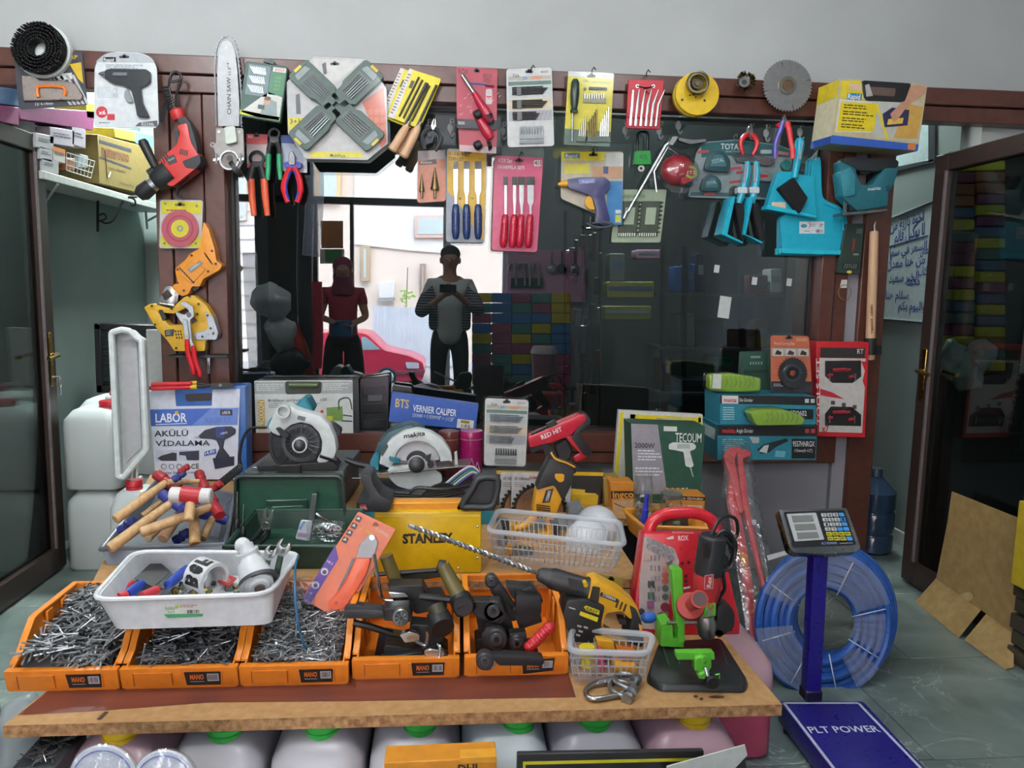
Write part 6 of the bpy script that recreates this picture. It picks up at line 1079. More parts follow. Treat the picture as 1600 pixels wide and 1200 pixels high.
# --- folding saw card
pl = LEAN(505,958,.465,14,0);q = Q4((560,799),(619,827),(534,972),(472,935));t = T('folding_saw_card','orange folding saw on an orange and purple card tilted against the bins','tool pack');m = t.m('card');m.prism(pl,rq(q.rect(0,0,1,1),3),.005,'cf6b48:.4',0,.001);m = t.m('print');m.flat(pl,[(524,852),(529,873),(484,945),(473,935)],'4a2c86',.001)
for i in range(4):x,y = 560-7*i,810+11*i;m.flat(pl,rot(rr(x-4,y-4,x+5,y+5,1),27,x,y),'33262a',.0012);m.flat(pl,rot([(x-3,y+2),(x,y-3),(x+3,y+1)],27,x,y),'d8c8c0',.0016)
for x,y in ((507,893),(493,914)):m.flat(pl,circ(x,y,6,n=16),'c8c4d4',.0014);m.flat(pl,circ(x,y+1,3.4,n=10),'2c2440',.0018)
m.text(pl,'FLARNER',586,828,606,840,5,'e0c8b0',.0014);m.text(pl,'210MM',563,826,580,837,5,'d8a030',.0014);m.text(pl,'NR.6',510,878,519,883,4,'d0c0e0',.0014);hole(m,pl,587,820,5,'8a3c28')
b = t.m('blade');b.prism(pl,rq([(556,872),(561,852),(577,834),(585,836),(591,848),(585,868),(577,874)],3),.006,'85878a:.45:.4',.009,.001);b.cyl(pl,581,840,4,.008,CHROME,.012,12);b.prism(pl,[(555,873),(545,895),(530,920),(526,925),(540,897),(550,873)],.004,'4a4a50:.4:1',.007)
h = t.m('handle',label='orange saw handle');h.prism(pl,rq([(556,872),(579,873),(572,898),(552,930),(540,948),(526,953),(514,950),(512,941),(522,932),(540,910)],4),.02,'dd5a30:.35',.022,.006,2);h.cyl(pl,525,942,2.6,.004,'8a4030',.024,10)
# --- orange bins
YB1 = P1.at(200,1078).y
def bin_(x0,x1,yf,lab,tilt=0):
    t = T('storage_bin',lab,'bin','row of orange storage bins');z = Z1+.0012;H,D = .135,.335;m = t.m('body');yb = yf+D;w = .005
    prof = [(yf+.012,0),(yf,.014),(yf-.004,.054),(yf+.02,.060),(yf+.05,.074),(yf+.075,.10),(yf+.11,.132),(yf+.13,H),(yb,H),(yb-.01,0)]
    for xa,s in ((x0,1),(x1,-1)):A_ = [V3((xa+s*(.008 if zz < .05 else .008-.008*(zz-.05)/.085),yy,z+zz)) for yy,zz in prof];m.solid(A_,[p+V3((s*w,0,0)) for p in A_],ORG,.0012)
    for xa,s in ((x0,1),(x1,-1)):
        rim = [(xa,yy,z+zz) for yy,zz in prof[3:9]];m.solid([V3((x-s*.004,y,zz+.001)) for x,y,zz in rim]+[V3((x-s*.004,y,zz-.006)) for x,y,zz in rim[::-1]],[V3((x+s*.012,y,zz+.001)) for x,y,zz in rim]+[V3((x+s*.012,y,zz-.006)) for x,y,zz in rim[::-1]],'e08526:.38',.001)
        for yy in (yf+.16,yf+.235):m.bb(xa+s*.010,xa+s*.016,yy,yy+.03,z+.01,z+H-.008,'cf7420:.4',.002)
    m.bb(x0+.004,x1-.004,yf+.004,yb-.006,z,z+.006,ORG);m.bb(x0+.004,x1-.004,yb-.008,yb-.002,z,z+H,ORG,.0015);m.bb(x0-.004,x1+.004,yb-.006,yb+.006,z+H-.008,z+H,'e08526:.38',.001)
    fr = t.m('front_lip');a = [V3((x0-.003,yf+.004,z+.001)),V3((x1+.003,yf+.004,z+.001)),V3((x1+.003,yf-.008,z+.055)),V3((x0-.003,yf-.008,z+.055))];fr.solid(a,[p+V3((0,.022 if p.z > z+.02 else .012,0)) for p in a],'dc7f26:.36',.003,2)
    W = x1-x0
    def P(u,v,o=.001):return V3((x0+W*u,yf+.004-.012*v-o,z+.001+.054*v))
    def fl(mm,u0,v0,u1,v1,k,o=.001):mm.add([P(u0,v0,o),P(u1,v0,o),P(u1,v1,o),P(u0,v1,o)],[(0,1,2,3)],k)
    pn = t.m('panel');
    for u0,u1 in ((.11,.44),(.52,.88)):pn.solid([P(u0,.14,.003),P(u1,.14,.003),P(u1,.80,.003),P(u0,.80,.003)],[P(u0,.14,-.002),P(u1,.14,-.002),P(u1,.80,-.002),P(u0,.80,-.002)],'d47a24:.4',.0008);
    fl(pn,.105,.14,.112,.8,'7a3c10',.0035);fl(pn,.436,.14,.443,.8,'7a3c10',.0035)
    lb = t.m('label');d = tilt;pts = [P(.565,.16-d,.0046),P(.86,.16+d,.0046),P(.87,.84+d,.0046),P(.55,.84-d,.0046)];lb.add(pts,[(0,1,2,3)],'1c1a1a');
    c = t.m('lettering',of=lb);c.text3(P(.60,.46-d*.6,.0056),P(.72,.46,.0056)-P(.60,.46-d*.6,.0056),P(0,.26,0)-P(0,0,0),None,'MANO','d8702c',.03);fl(c,.60,.33,.72,.37,'9a9a9a',.0056);fl(c,.75,.36+d*.6,.85,.74+d*.6,'c8c8c8',.0056)
    for i in range(7):fl(c,.757+.0125*i,.42+d*.6,.757+.0125*i+random.choice((.004,.007)),.7+d*.6,'2a2a2a',.0062)
    return t
BX = [(P1.at(12,1083).x,P1.at(190,1072).x),(P1.at(197,1072).x,P1.at(374,1068).x),(P1.at(380,1068).x,P1.at(544,1066).x),(P1.at(552,1064).x,P1.at(716,1060).x),(P1.at(727,1060).x,P1.at(885,1053).x)]
BY = [-1.735,-1.735,-1.735,-1.715,-1.712]
for i,lab in enumerate(('orange storage bin of long nails at the open end of the row','orange storage bin of nails half under the white tray','orange storage bin of fine short nails under the blue cord','orange storage bin of black clamps with olive tubes','orange storage bin of black ratchets with a red grip')):bin_(*BX[i],BY[i],lab,.08 if i == 4 else 0)
# --- nails: heap (uncountable) and the single nails lying on top
NAILJOBS = []
def heap_z(i,u,v):return Z1+(.066+.052*v+.012*sin(u*7+i)+.008*sin(v*9+u*5),.056+.035*v+.008*sin(u*6),.058+.045*v+.008*sin(u*5+1))[i]
for i in range(3):
    x0,x1 = BX[i][0]+.022,BX[i][1]-.022;y0,y1 = BY[i]+.012,BY[i]+.318;t = T('nail_heap',('heap of long steel nails filling the bin at the open end','heap of dark nails filling the bin under the white tray','heap of short bright nails filling the middle bin')[i],'nails',None,'stuff');m = t.m('heap');nx,ny = 10,12
    vs = [(x0+(x1-x0)*a/nx,y0+(y1-y0)*b/ny,heap_z(i,a/nx,b/ny)-(.006 if b else .03)) for b in range(ny+1) for a in range(nx+1)];m.add(vs,[(b*(nx+1)+a,b*(nx+1)+a+1,(b+1)*(nx+1)+a+1,(b+1)*(nx+1)+a) for b in range(ny) for a in range(nx)],'2c2e32:.6')
    ln,rd,cnt = ((.078,.0019,560),(.085,.0016,480),(.042,.0012,900))[i]
    for k in range(cnt+100):
        u,v = random.random(),random.random()**1.25;a = random.gauss((1.1,.35,.6)[i],1.1);L = ln*random.uniform(.8,1.15);b = random.gauss(0,.22);h = random.uniform(-.004,.006) if k < cnt else random.uniform(.004,.010)
        c = V3((x0+.01+(x1-x0-.02)*u,y0+.006+(y1-y0-.012)*v,heap_z(i,u,v)+h));d = V3((cos(a)*cos(b),sin(a)*cos(b),sin(b)))*(L/2)
        for e in (-1,1):
            p = c+d*e
            if p.x < x0-.006 or p.x > x1+.006 or p.y < y0-.01:d = V3((d.x*.3,d.y if p.y >= y0 else abs(d.y)*.3,d.z))
        if k < cnt:
            kk = ('a4a7aa:.35:.5','6c6f72:.4:.5','b4b6b6:.3:.5','3c3e42:.45:.5')[random.choice((0,1,1,3,3) if i == 1 else ((0,0,1,3) if i == 0 else (0,2,1,1)))];m.tube3([c-d,c+d],rd,kk,4,False,False)
            if random.random() < .6:n_ = d.normalized();m.tube3([c+d,c+d+n_*.001],rd*2.3,kk,6)
        else:NAILJOBS.append((i,c,d,rd,L))
# --- white tray with its things
zt0 = .522;Pb = PZ(zt0);bq = [Pb.at(176,984),Pb.at(424,976),Pb.at(447,902),Pb.at(226,897)];yr = (bq[0].y+bq[1].y)/2;zrim = PY(yr-.012).on(290,936).z;Pr = PZ(zrim);tq_ = [Pr.at(141,938),Pr.at(420,929),Pr.at(470,864),Pr.at(210,862)]
t = T('white_tray','white plastic tray of small tools resting across the nail bins','tray');m = t.m('tray')
def rloop(q,r,n=4):
    o = []
    for i in range(4):
        a,b,c = q[i-1],q[i],q[(i+1) % 4];p0 = b+(a-b).normalized()*r;p1 = b+(c-b).normalized()*r
        for j in range(n+1):s = j/n;o.append(p0*(1-s)**2+b*2*s*(1-s)+p1*s*s)
    return o
lo_,hi_ = rloop(bq,.03),rloop(tq_,.05);n = len(lo_);ce = sum(lo_,V3())/n;li = [p+(ce-p).normalized()*.006+V3((0,0,.004)) for p in lo_];hi2 = [p+(sum(hi_,V3())/n-p).normalized()*.010 for p in hi_]
m.add(lo_+hi_+hi2+li,[tuple(range(n))[::-1],tuple(3*n+i for i in range(n))]+[(a*n+i,a*n+(i+1) % n,(a+1)*n+(i+1) % n,(a+1)*n+i) for a in range(3) for i in range(n)],'d9dcdf:.35');r = t.m('rim');r.tube3(hi_,.0065,'dfe2e4:.3',8,True)
fpn = TILT((bq[0]+bq[1]+tq_[0]+tq_[1])/4+V3((0,-.0002,0)),0);nn = (tq_[1]-bq[0]).cross(bq[1]-bq[0]);fpn = PL(bq[0],-nn if nn.y > 0 else nn);k = t.m('label');q = Q4((256,944),(317,944),(317,963),(256,966));k.flat(fpn,rq(q.rect(0,0,1,1),3),'d8d8d2',.002);k.flat(fpn,q.pts([(0,.72),(1,.78),(1,1),(.1,1)]),'3a8a5a',.0025);k.tq(fpn,q,'hobby',.04,.16,.3,.4,'6a9a5a',.003);k.tq(fpn,q,'box',.1,.45,.28,.62,'6a9a5a',.003);k.flat(fpn,circ(276,948,3,n=10),'8ab83a',.003);k.lines(fpn,q,.4,.06,.95,.3,2,'a05a50',.003);k.bars(fpn,q,.6,.45,.92,.72,10,'303030',.003)
FT = PZ(zt0+.012);U = lambda x,y,h=0:PZ(zt0+.008+h).at(x,y)
def spatula(lab,blade,hnd,k1,k2,h):
    t = T('putty_knife',lab,'putty knife','putty knives in the white tray');m = t.m('blade');P_ = [U(*p,h) for p in blade];m.solid(P_,[p-V3((0,0,.002)) for p in P_],'4e5052:.35:1');g = t.m('handle');a,b,c = [U(*p,h) for p in hnd];g.tube3([a,a.lerp(b,.5),b],[.011,.014,.013],k1,10);e = t.m('end_cap');e.tube3([b,c],[.0135,.012],k2,10)
spatula('putty knife with wide dark blade and blue and red handle',[(210,903),(243,873),(267,893),(240,917)],[(222,912),(197,930),(186,934)],'24409c:.4','b82630:.4',.03)
spatula('putty knife with blue handle lying under the tape roll',[(244,916),(268,893),(272,900),(256,920)],[(262,914),(284,896),(292,889)],'2a48a8:.4','2a48a8:.4',.03)
spatula('putty knife with red handle tip beside the tray wall',[(205,915),(216,904),(222,910),(210,922)],[(206,912),(190,926),(182,931)],'b02a34:.4','b02a34:.4',.02)
t = T('putty_knife','red and black knife handle poking over the front wall of the tray','putty knife','putty knives in the white tray');t.m('handle').tube3([U(222,932,.04),U(246,922,.04)],.012,'b8323c:.4',10)
t = T('tape_roll','white roll of tape printed with thick black letters','tape');m = t.m('roll');ca,cb = U(309,897,.035),U(336,907,.03);ax = (cb-ca).normalized();R1 = .047
m.tube3([ca,cb],R1,'d4d4d6:.4',32,False,False);m.tube3([ca,cb],R1*.78,'c4c4c4:.5',28,False,False);n = 32
for c in (ca,cb):
    up = ax.orthogonal().normalized();w = ax.cross(up);A_ = [c+(up*cos(2*pi*j/n)+w*sin(2*pi*j/n))*R1 for j in range(n)];B_ = [c+(up*cos(2*pi*j/n)+w*sin(2*pi*j/n))*R1*.78 for j in range(n)];m.add(A_+B_,[(j,(j+1) % n,n+(j+1) % n,n+j) for j in range(n)],'d8d8da:.4')
vw = (CAMP-ca).normalized();vp = (vw-ax*vw.dot(ax)).normalized();sd = ax.cross(vp);c = t.m('lettering')
for ch,a0,a1 in (('B',.75,.15),('e',.05,-.45),('F',-.55,-1.05)):
    vs,fs = text_geo(ch,.05);xs = [v[0] for v in vs];ys = [v[1] for v in vs];x0_,x1_,y0_,y1_ = min(xs),max(xs),min(ys),max(ys);out = []
    for vx,vy in vs:a = a0+(a1-a0)*(vx-x0_)/(x1_-x0_);tt = .12+.76*(vy-y0_)/(y1_-y0_);out.append(ca.lerp(cb,tt)+(vp*cos(a)+sd*sin(a))*(R1+.0012))
    c.add(out,fs,'1a1a1c')
t = T('drain_trap','white plastic drain trap standing in the white tray','drain trap');a,b = U(405,922,.03),U(379,852,.06);DP = PY(bq[0].y+.13);m = t.m('body');m.lathe(DP,404,912,390,872,[(0,29),(.12,29),(.2,26),(.75,22),(.8,17),(1,16)],'ccd0d2:.35',24,.05,.0);m = t.m('neck');m.lathe(DP,391,876,382,850,[(0,17),(.3,18),(.35,14),(.7,13),(1,12)],'d0d4d6:.35',20,.0,-.01);m.lathe(DP,387,866,385,861,[(0,18),(1,18)],'c8ccce:.35',20,-.003);m.ball(DP,379,852,12.5,'d4d8d8:.3',-.01)
m = t.m('seal',label='dark rubber ring');m.lathe(DP,404.5,911,403,906,[(0,29.6),(1,29.6)],'3a3c40:.5',24,.051,.045);m = t.m('outlet');m.lathe(DP,404,910,406,920,[(0,22),(.5,21),(.55,15),(1,14)],'d0d4d6:.35',22,.055,.075);m.lathe(DP,406,919,406,921,[(0,8),(1,8)],'5a4a44:.5',14,.076,.08)
def wrench(lab,hd,hb,sc,pl,off,k):
    t = T('adjustable_wrench',lab,'wrench','adjustable wrenches');x,y = hd;an = math.degrees(atan2(hb[1]-y,hb[0]-x))-90;f = lambda pts:rot([(x+a*sc,y+b*sc) for a,b in pts],an,x,y);m = t.m('head');m.prism(pl,f([(-9,6),(-11,-4),(-7,-13),(-2,-16),(-4,-6),(0,-2),(4,-4),(8,-12),(12,-8),(12,0),(7,8),(4,12),(-5,12)]),.014,'b4bab6:.3:1',off,.003,2);m.prism(pl,f([(-1,0),(5,-1),(5,6),(-1,7)]),.006,'6a706c:.35:1',off+.003);h = t.m('handle');h.prism(pl,f([(-5,10),(4,10),(5,40),(6,62),(-6,62),(-5,40)]),.012,k,off-.001,.003)
wrench('adjustable wrench with dark green handle leaning on the tray wall',(441,858),(430,905),1.0,DP,.02,'2a4034:.45')
wrench('smaller adjustable wrench half behind the white drain trap',(421,866),(412,910),.85,DP,.03,'3a4a40:.45')
t = T('hardware_pack','flat red and clear hardware pack lying in the white tray','hardware');m = t.m('card');P_ = [U(*p,.016) for p in ((340,908),(352,896),(370,903),(358,916))];m.solid(P_,[p-V3((0,0,.003)) for p in P_],'b0302c:.4');m = t.m('print');m.text3(P_[0].lerp(P_[2],.2)+V3((0,0,.001)),(P_[3]-P_[0])*.6,(P_[1]-P_[0])*.4,None,'PRO','d8c8c0',.02)
for i in range(14):
    x,y = random.uniform(270,385),random.uniform(912,926);t = T('small_fitting','small metal fitting among the loose hardware in the white tray','hardware','loose fittings in the white tray');c = U(x,y,.006);r = random.uniform(.008,.013);k = random.choice(('8a7c4a:.35:1','9a9c98:.3:1','6a6c66:.4:1'));m = t.m('fitting');d = V3((random.uniform(-1,1),random.uniform(-1,1),.3)).normalized()*r;m.lathe3(c-d,c+d,[(0,r),(.45,r),(.5,r*.6),(1,r*.6)],k,6)
t = T('blue_cord','thin blue cord bent from the tray corner down into the nail bin','rod');pl = PY(-1.66);m = t.m('rod');m.tube(pl,spline([(466,868,-.12),(461,890,-.06),(461,930),(466,975,.03),(476,1010,.02),(481,1024,.0)],5),2.1,'2a5a7c:.35',8);m = t.m('tip');m.tube(pl,[(480,1020,.0),(483,1030,.0)],[2.4,3.4],'7a5a40:.4',8)  # the blue cord, built as a bent tube
m = T('washer_bag','clear bag of white washers behind the fine nails','hardware');c = m.m('bag');pl2 = PY(-1.5);c.prism(pl2,rq([(440,905),(495,910),(490,965),(436,960)],6),.04,'film',.01,.012,2);
for x,y in ((456,953),(466,944),(447,962),(458,962)):w = m.m('washer');w.ring(pl2,x,y,4.5,2,.004,'c4c8ca:.3',.005,12)
# --- clamps in the fourth bin
def strapbar(lab,parts,grp):
    t = T('tension_clamp',lab,'clamp',grp);return t
C4 = PY(-1.60);OL = '5a5026:.45';BK = '141517:.5';AL = 'c0c4c6:.2:1'
t = T('tension_clamp','black clamp with olive tube standing behind the silver hook','clamp','clamps in the fourth bin');m = t.m('tube');m.lathe(C4,603,868,622,918,[(0,11),(1,11)],OL,14,-.08);m = t.m('end_cap');m.lathe(C4,617,908,624,926,[(0,13),(1,12)],BK,14,-.08);m.tube(C4,[(585,898,-.1),(690,890,-.1)],4,BK,8);m = t.m('cross_bar');m.prism(C4,[(625,900),(700,888),(702,900),(626,912)],.02,'2c2a20:.5',-.1,.003)
t = T('tension_clamp','black clamp with long olive tube and round cap lying over the bin corner','clamp','clamps in the fourth bin');m = t.m('tube');m.lathe(C4,692,884,722,940,[(0,11),(1,13)],OL,16,.0,.04);m.lathe(C4,694,886,684,883,[(0,11),(1,9)],'20201c',14,.0);m = t.m('end_cap');m.lathe(C4,718,934,728,953,[(0,17),(.5,18),(1,17)],BK,18,.03,.06);m.cyl(C4,724,948,15,.01,'222326:.5',.075,18);m = t.m('arm');m.prism(C4,rq([(734,940),(770,940),(790,960),(770,972),(740,962)],4),.04,BK,.04,.006);m.tube(C4,[(655,932,.03),(715,938,.03)],6,BK,8)
t = T('tension_clamp','black clamp with bent silver hook at the back of the bin','clamp','clamps in the fourth bin');m = t.m('hook',label='bent steel hook');m.tube(C4,spline([(585,866),(590,900),(594,925),(599,936),(612,938),(624,936)],4),2.8,AL,8,.0);m = t.m('plate');m.prism(C4,rq([(606,926),(632,927),(639,933),(636,941),(616,941)],3),.02,AL,.02,.003);m = t.m('body');m.prism(C4,rq([(606,916),(660,915),(668,930),(640,936),(610,928)],3),.05,BK,-.0,.006);m.prism(C4,rq([(620,932),(690,928),(700,950),(650,960)],4),.05,BK,-.02,.006)
t = T('tension_clamp','black clamp with rubber lever and silver ribbed wheel across the bin front','clamp','clamps in the fourth bin');m = t.m('lever',label='black rubber lever');m.prism(C4,rq([(536,956),(540,953),(590,953),(600,955),(600,967),(540,967)],4),.04,'25272a:.5',.09,.006,2);m.prism(C4,[(555,946),(600,952),(600,958),(552,956)],.03,BK,.07,.003);m = t.m('body');m.prism(C4,rq([(598,952),(640,950),(644,972),(600,970)],3),.05,BK,.08,.005);m = t.m('wheel',label='ribbed silver wheel');m.cyl(C4,626,966,13.5,.02,'8d9092:.3:1',.10,22,.003);m.cyl(C4,627,966,11,.01,'2e3032:.4',.104,20)
for i in range(8):a = i*pi/4;m.tube(C4,[(627+3*cos(a),966+3*sin(a),.106),(627+10*cos(a),966+10*sin(a),.106)],.8,'8d9092:.3:1',4)
m = t.m('rod');m.tube(C4,[(552,973,.06),(575,978,.06),(612,990,.05)],5.5,BK,8);m.prism(C4,rq([(590,1000),(600,990),(650,1000),(640,1020),(596,1030),(584,1030)],3),.04,'191a1c:.4',.0,.004)
t = T('tension_clamp','black clamp with silver latch and short hook near the bin front','clamp','clamps in the fourth bin');m = t.m('tube');m.lathe(C4,680,946,688,968,[(0,13),(1,14)],'2e2c1c:.5',14,.06,.08);m = t.m('end_cap');m.lathe(C4,684,962,692,982,[(0,18),(.5,19),(1,18)],BK,18,.06,.10);m = t.m('latch',label='silver latch');m.prism(C4,rq([(624,992),(640,987),(656,992),(655,1002),(632,1005)],3),.02,AL,.09,.003);m.tube(C4,spline([(650,1002,.09),(664,1008,.09),(668,996,.09),(667,986,.09)],4),2.8,'8a8c8e:.3:1',8);m = t.m('body');m.prism(C4,rq([(640,975),(690,980),(694,1005),(660,1015),(640,990)],4),.05,BK,.06,.006)
t = T('tension_clamp','black clamp with white-tipped silver hook at the very front of the bin','clamp','clamps in the fourth bin');m = t.m('hook',label='silver hook');m.prism(C4,rq([(662,1018),(672,1014),(694,1018),(696,1028),(668,1034)],3),.02,'b4aeb0:.25:1',.11,.003);m.tube(C4,spline([(676,1030,.115),(686,1028,.115),(688,1014,.11),(684,1006,.1)],4),2.4,AL,8);m.cyl(C4,696,1028,5,.03,BK,.11,12);m = t.m('bar');m.prism(C4,[(585,1035),(600,1028),(660,1018),(662,1026)],.03,'222428:.4',.09,.003);m.prism(C4,rq([(600,1008),(650,1014),(690,1006),(702,1015),(664,1022),(600,1030)],4),.05,BK,.07,.004)
# --- ratchets in the fifth bin
C5 = PY(-1.58)
def ratchet(lab,x,y,r,bar,off,rim=False):
    t = T('ratchet',lab,'ratchet','ratchets in the fifth bin');m = t.m('wheel');m.cyl(C5,x,y,r,.03,'2a2b2e:.45',off,20,.004);m.cyl(C5,x,y,r*.6,.01,'3a3b3f:.4',off+.004,16,.002);m.cyl(C5,x,y,r*.25,.01,'4a4b4e:.35:1',off+.008,10)
    if rim:m.cyl(C5,x+3,y-1,r,.01,AL,off-.012,20,.001)
    h = t.m('bar');h.prism(C5,rq(bar,3),.03,'1b1c1e:.5',off-.006,.005,2);return t
ratchet('black ratchet disc below the olive tube cap',771,956,17,[(758,940),(782,938),(790,960),(784,975),(764,972)],.06)
ratchet('black ratchet wheel with hooked pawl at the bin centre',776,1000,17,[(752,992),(760,980),(776,980),(790,1002),(776,1022),(756,1012)],.08)
ratchet('small black ratchet wheel beside the red grip',808,1006,13,[(796,990),(822,988),(826,1018),(800,1020)],.06)
ratchet('black ratchet lying on the front lip with silver-rimmed wheel',758,1035,14,[(766,1026),(790,1024),(848,1028),(851,1036),(846,1040),(780,1040)],.165,True)
ratchet('black ratchet with long brass-edged plate at the back of the bin',768,910,10,[(764,906),(776,904),(810,955),(812,968),(800,972),(766,925)],.0)
t = T('ratchet','tangle of black ratchet arms leaning on the bin wall','ratchet','ratchets in the fifth bin');m = t.m('arm')
for o in ([(790,914),(830,918),(850,940),(835,950),(800,935)],[(815,920),(832,915),(842,930),(820,944)],[(800,950),(840,948),(848,972),(812,984)],[(806,930),(846,936),(846,960),(806,962)]):m.prism(C5,rq(o,4),.04,'191a1c:.5',random.uniform(-.02,.04),.006,2)
m = t.m('edge');m.tube(C5,[(779,922,.012),(806,962,.012)],.9,'8a7038:.35:1',5)
t = T('ratchet','black ratchet bodies heaped low against the bin lip','ratchet','ratchets in the fifth bin');m = t.m('body');m.prism(C5,rq([(742,1000),(790,990),(800,1024),(745,1030)],4),.06,'17181a:.5',.03,.006);m.prism(C5,rq([(790,1016),(840,1012),(842,1028),(792,1030)],4),.06,'17181a:.5',.03,.006);m.prism(C5,rq([(744,965),(800,972),(806,1000),(750,1000)],4),.06,'141517:.5',-.01,.006)
t = T('red_grip','red ribbed grip handle standing in the bin of ratchets','grip');m = t.m('grip');
for i in range(9):a = i/8;x,y = 828+30*a,1010-30*a;m.ball(C5,x,y,8.5 if i % 2 else 9.5,'b0242e:.4',.09,8,9,10)
m.tube(C5,[(826,1014,.09),(862,975,.09)],7.5,'b0242e:.4',10)
# --- long drill and hammer drill in the small basket
D5 = PY(-1.62)
t = T('hammer_drill','yellow and black hammer drill with a long masonry bit','drill');m = t.m('masonry_bit');a,b = D5.on(843,897,.01),D5.on(642,822,.06);m.tube3([a,b],.0052,'a8acae:.3:1',8);ax = (b-a).normalized();up = ax.orthogonal().normalized();w = ax.cross(up);Lb = (b-a).length
for ph in (0,pi):m.tube3([a+ax*(Lb*(.06+.9*i/120))+(up*cos(i*.62+ph)+w*sin(i*.62+ph))*.0056 for i in range(121)],.0024,'c4c8ca:.3:1',5)
m.tube3([b-ax*.008,b+ax*.006],[.0075,.005],'c8c8c4:.3:1',6)
m = t.m('chuck');m.lathe(D5,840,896,858,902,[(0,7),(.2,11),(1,14)],'2a2c2f:.5',18,.01);m.lathe(D5,857,902,916,920,[(0,14),(.1,17),(.9,17),(1,19)],'1c1e20:.5',20,.01);m.prism(D5,rq([(888,906),(912,912),(912,924),(890,918)],3),.02,'2a2c2e:.6',.045);m.cyl(D5,915,914,4,.02,'c8a020',.045,10)
m = t.m('housing');m.prism(D5,rq([(924,912),(936,909),(975,929),(996,948),(1000,962),(985,968),(972,955),(948,958),(941,975),(946,990),(975,1006),(998,1008),(1000,1016),(952,1016),(940,1000),(935,975),(938,952),(916,946)],4),.07,'cf9a1c:.38',.04,.008,2);m.prism(D5,rq([(919,946),(926,916),(938,918),(934,950)],2),.004,'2a261c',.042)
for i in range(3):m.prism(D5,[(965+6*i,938+3*i),(968+6*i,938+3*i),(964+6*i,950+3*i),(961+6*i,949+3*i)],.002,'3a3020',.0415)
m = t.m('grip',label='black rubber grip');m.prism(D5,rq([(984,946),(994,952),(1002,970),(1006,1002),(1003,1012),(985,1006),(978,996),(984,985),(988,965)],4),.06,'1b1c1e:.6',.045,.01,2);m.prism(D5,[(998,975),(1003,978),(1004,990),(1000,988)],.002,'cf9a1c',.047);m = t.m('trigger');m.prism(D5,rq([(966,966),(978,968),(980,976),(968,976)],2),.03,'202224',.025,.003)
m = t.m('motor_block',label='black motor block');m.prism(D5,rq([(886,938),(915,935),(946,948),(940,975),(942,1000),(925,1006),(893,1004),(880,960)],4),.09,'1a1b1d:.45',.05,.008,2)
k = t.m('badge');k.flat(D5,[(912,948),(916,946),(937,954),(936,961),(916,954)],'d8c820',.0515);k.text(D5,'EASY',916,953,934,959,4.5,'2a2a18',.0525,.02);k.flat(D5,[(907,955),(935,965),(933,972),(905,961)],'d8c820',.0515);k.flat(D5,[(889,948),(899,951),(899,953),(889,950)],'b8b8b8',.0515);k.flat(D5,[(939,925),(966,936),(964,942),(937,931)],'1e1e1e',.0415);k.text(D5,'STERMAN',941,931,961,939,4.5,'e0e0e0',.0425,.02)
for x,y in ((902,976),(904,984),(912,978),(900,990)):k.flat(D5,[(x,y),(x+7,y+2),(x+6,y+5),(x,y+3)],'a8a8a8',.0515)
def basket(lab,fbl,fbr,yb,ftl,ftr,btr,btl,z,rows,cols,name='basket'):
    t = T(name,lab,'basket','clear plastic baskets');bl,br = PZ(z).at(*fbl),PZ(z).at(*fbr);yy = min(bl.y,br.y);zt_ = PY(yy-.015).on(*ftl).z;Pt = PZ(zt_);bl.z = br.z = z+.001
    tl,tr,ur,ul = Pt.at(*ftl),Pt.at(*ftr),Pt.at(*btr),Pt.at(*btl);bb_ = [bl,br,V3((ur.x-.03,ur.y-.03,z+.001)),V3((ul.x+.03,ul.y-.03,z+.001))];tt = [tl,tr,ur,ul]
    m = t.m('floor');m.add(bb_,[(0,1,2,3)],'basket');r = t.m('rim');r.tube3(rloop(tt,.03),.008,'milk',8,True);
    lo_,hi_ = bb_,tt;w = t.m('slatted_wall')
    for i in range(4):
        a,b,c,d = lo_[i],lo_[(i+1) % 4],hi_[(i+1) % 4],hi_[i];w.add([a.lerp(d,.78),b.lerp(c,.78),c,d],[(0,1,2,3)],'basket');w.add([a,b,b.lerp(c,.22),a.lerp(d,.22)],[(0,1,2,3)],'basket')
        n = cols if i % 2 == 0 else max(5,cols//2)
        for k in range(n+1):u = k/n;p,q_ = a.lerp(b,u),d.lerp(c,u);w.tube3([p.lerp(q_,.2),p.lerp(q_,.8)],.0022,'milk',4,False,False)
        for k in range(rows):v = .3+.5*k/max(1,rows-1);w.tube3([a.lerp(d,v),b.lerp(c,v)],.002,'milk',4,False,False)
    return t,zt_,bb_,tt
BS,bz,bb2,bt2 = basket('small clear plastic basket under the yellow hammer drill',(897,1066),(1006,1068),0,(889,1018),(1012,1022),(1022,992),(894,982),Z1,3,12)
def loose(name,lab,cat,pts,k,pl,off,t_=.03,grp='odds and ends in the small basket'):
    t = T(name,lab,cat,grp);t.m('piece').prism(pl,rq(pts,3),t_,k,off,.006,2);return t
IB = PY(bb2[0].y+.03)
t = T('yellow_reel','yellow reel at the basket corner below the drill','reel','odds and ends in the small basket');m = t.m('reel');m.lathe(IB,917,1040,917,1010,[(0,10),(.3,9),(.6,10),(.62,13),(.9,13),(1,12)],'c8b020:.4',16,.03)
loose('pink_marker','pink plastic strip inside the small basket','marker',[(936,1018),(943,1018),(946,1048),(938,1050)],'b83a60:.4',IB,.01)
loose('yellow_battery','yellow and black battery block low in the small basket','battery',[(962,1040),(995,1040),(996,1054),(960,1054)],'c88a20:.4',IB,.02,.05)
loose('orange_drill_body','orange tool body inside the small basket behind the slats','tool',[(965,1016),(995,1018),(992,1030),(966,1028)],'a85a28:.4',IB,.0,.04)
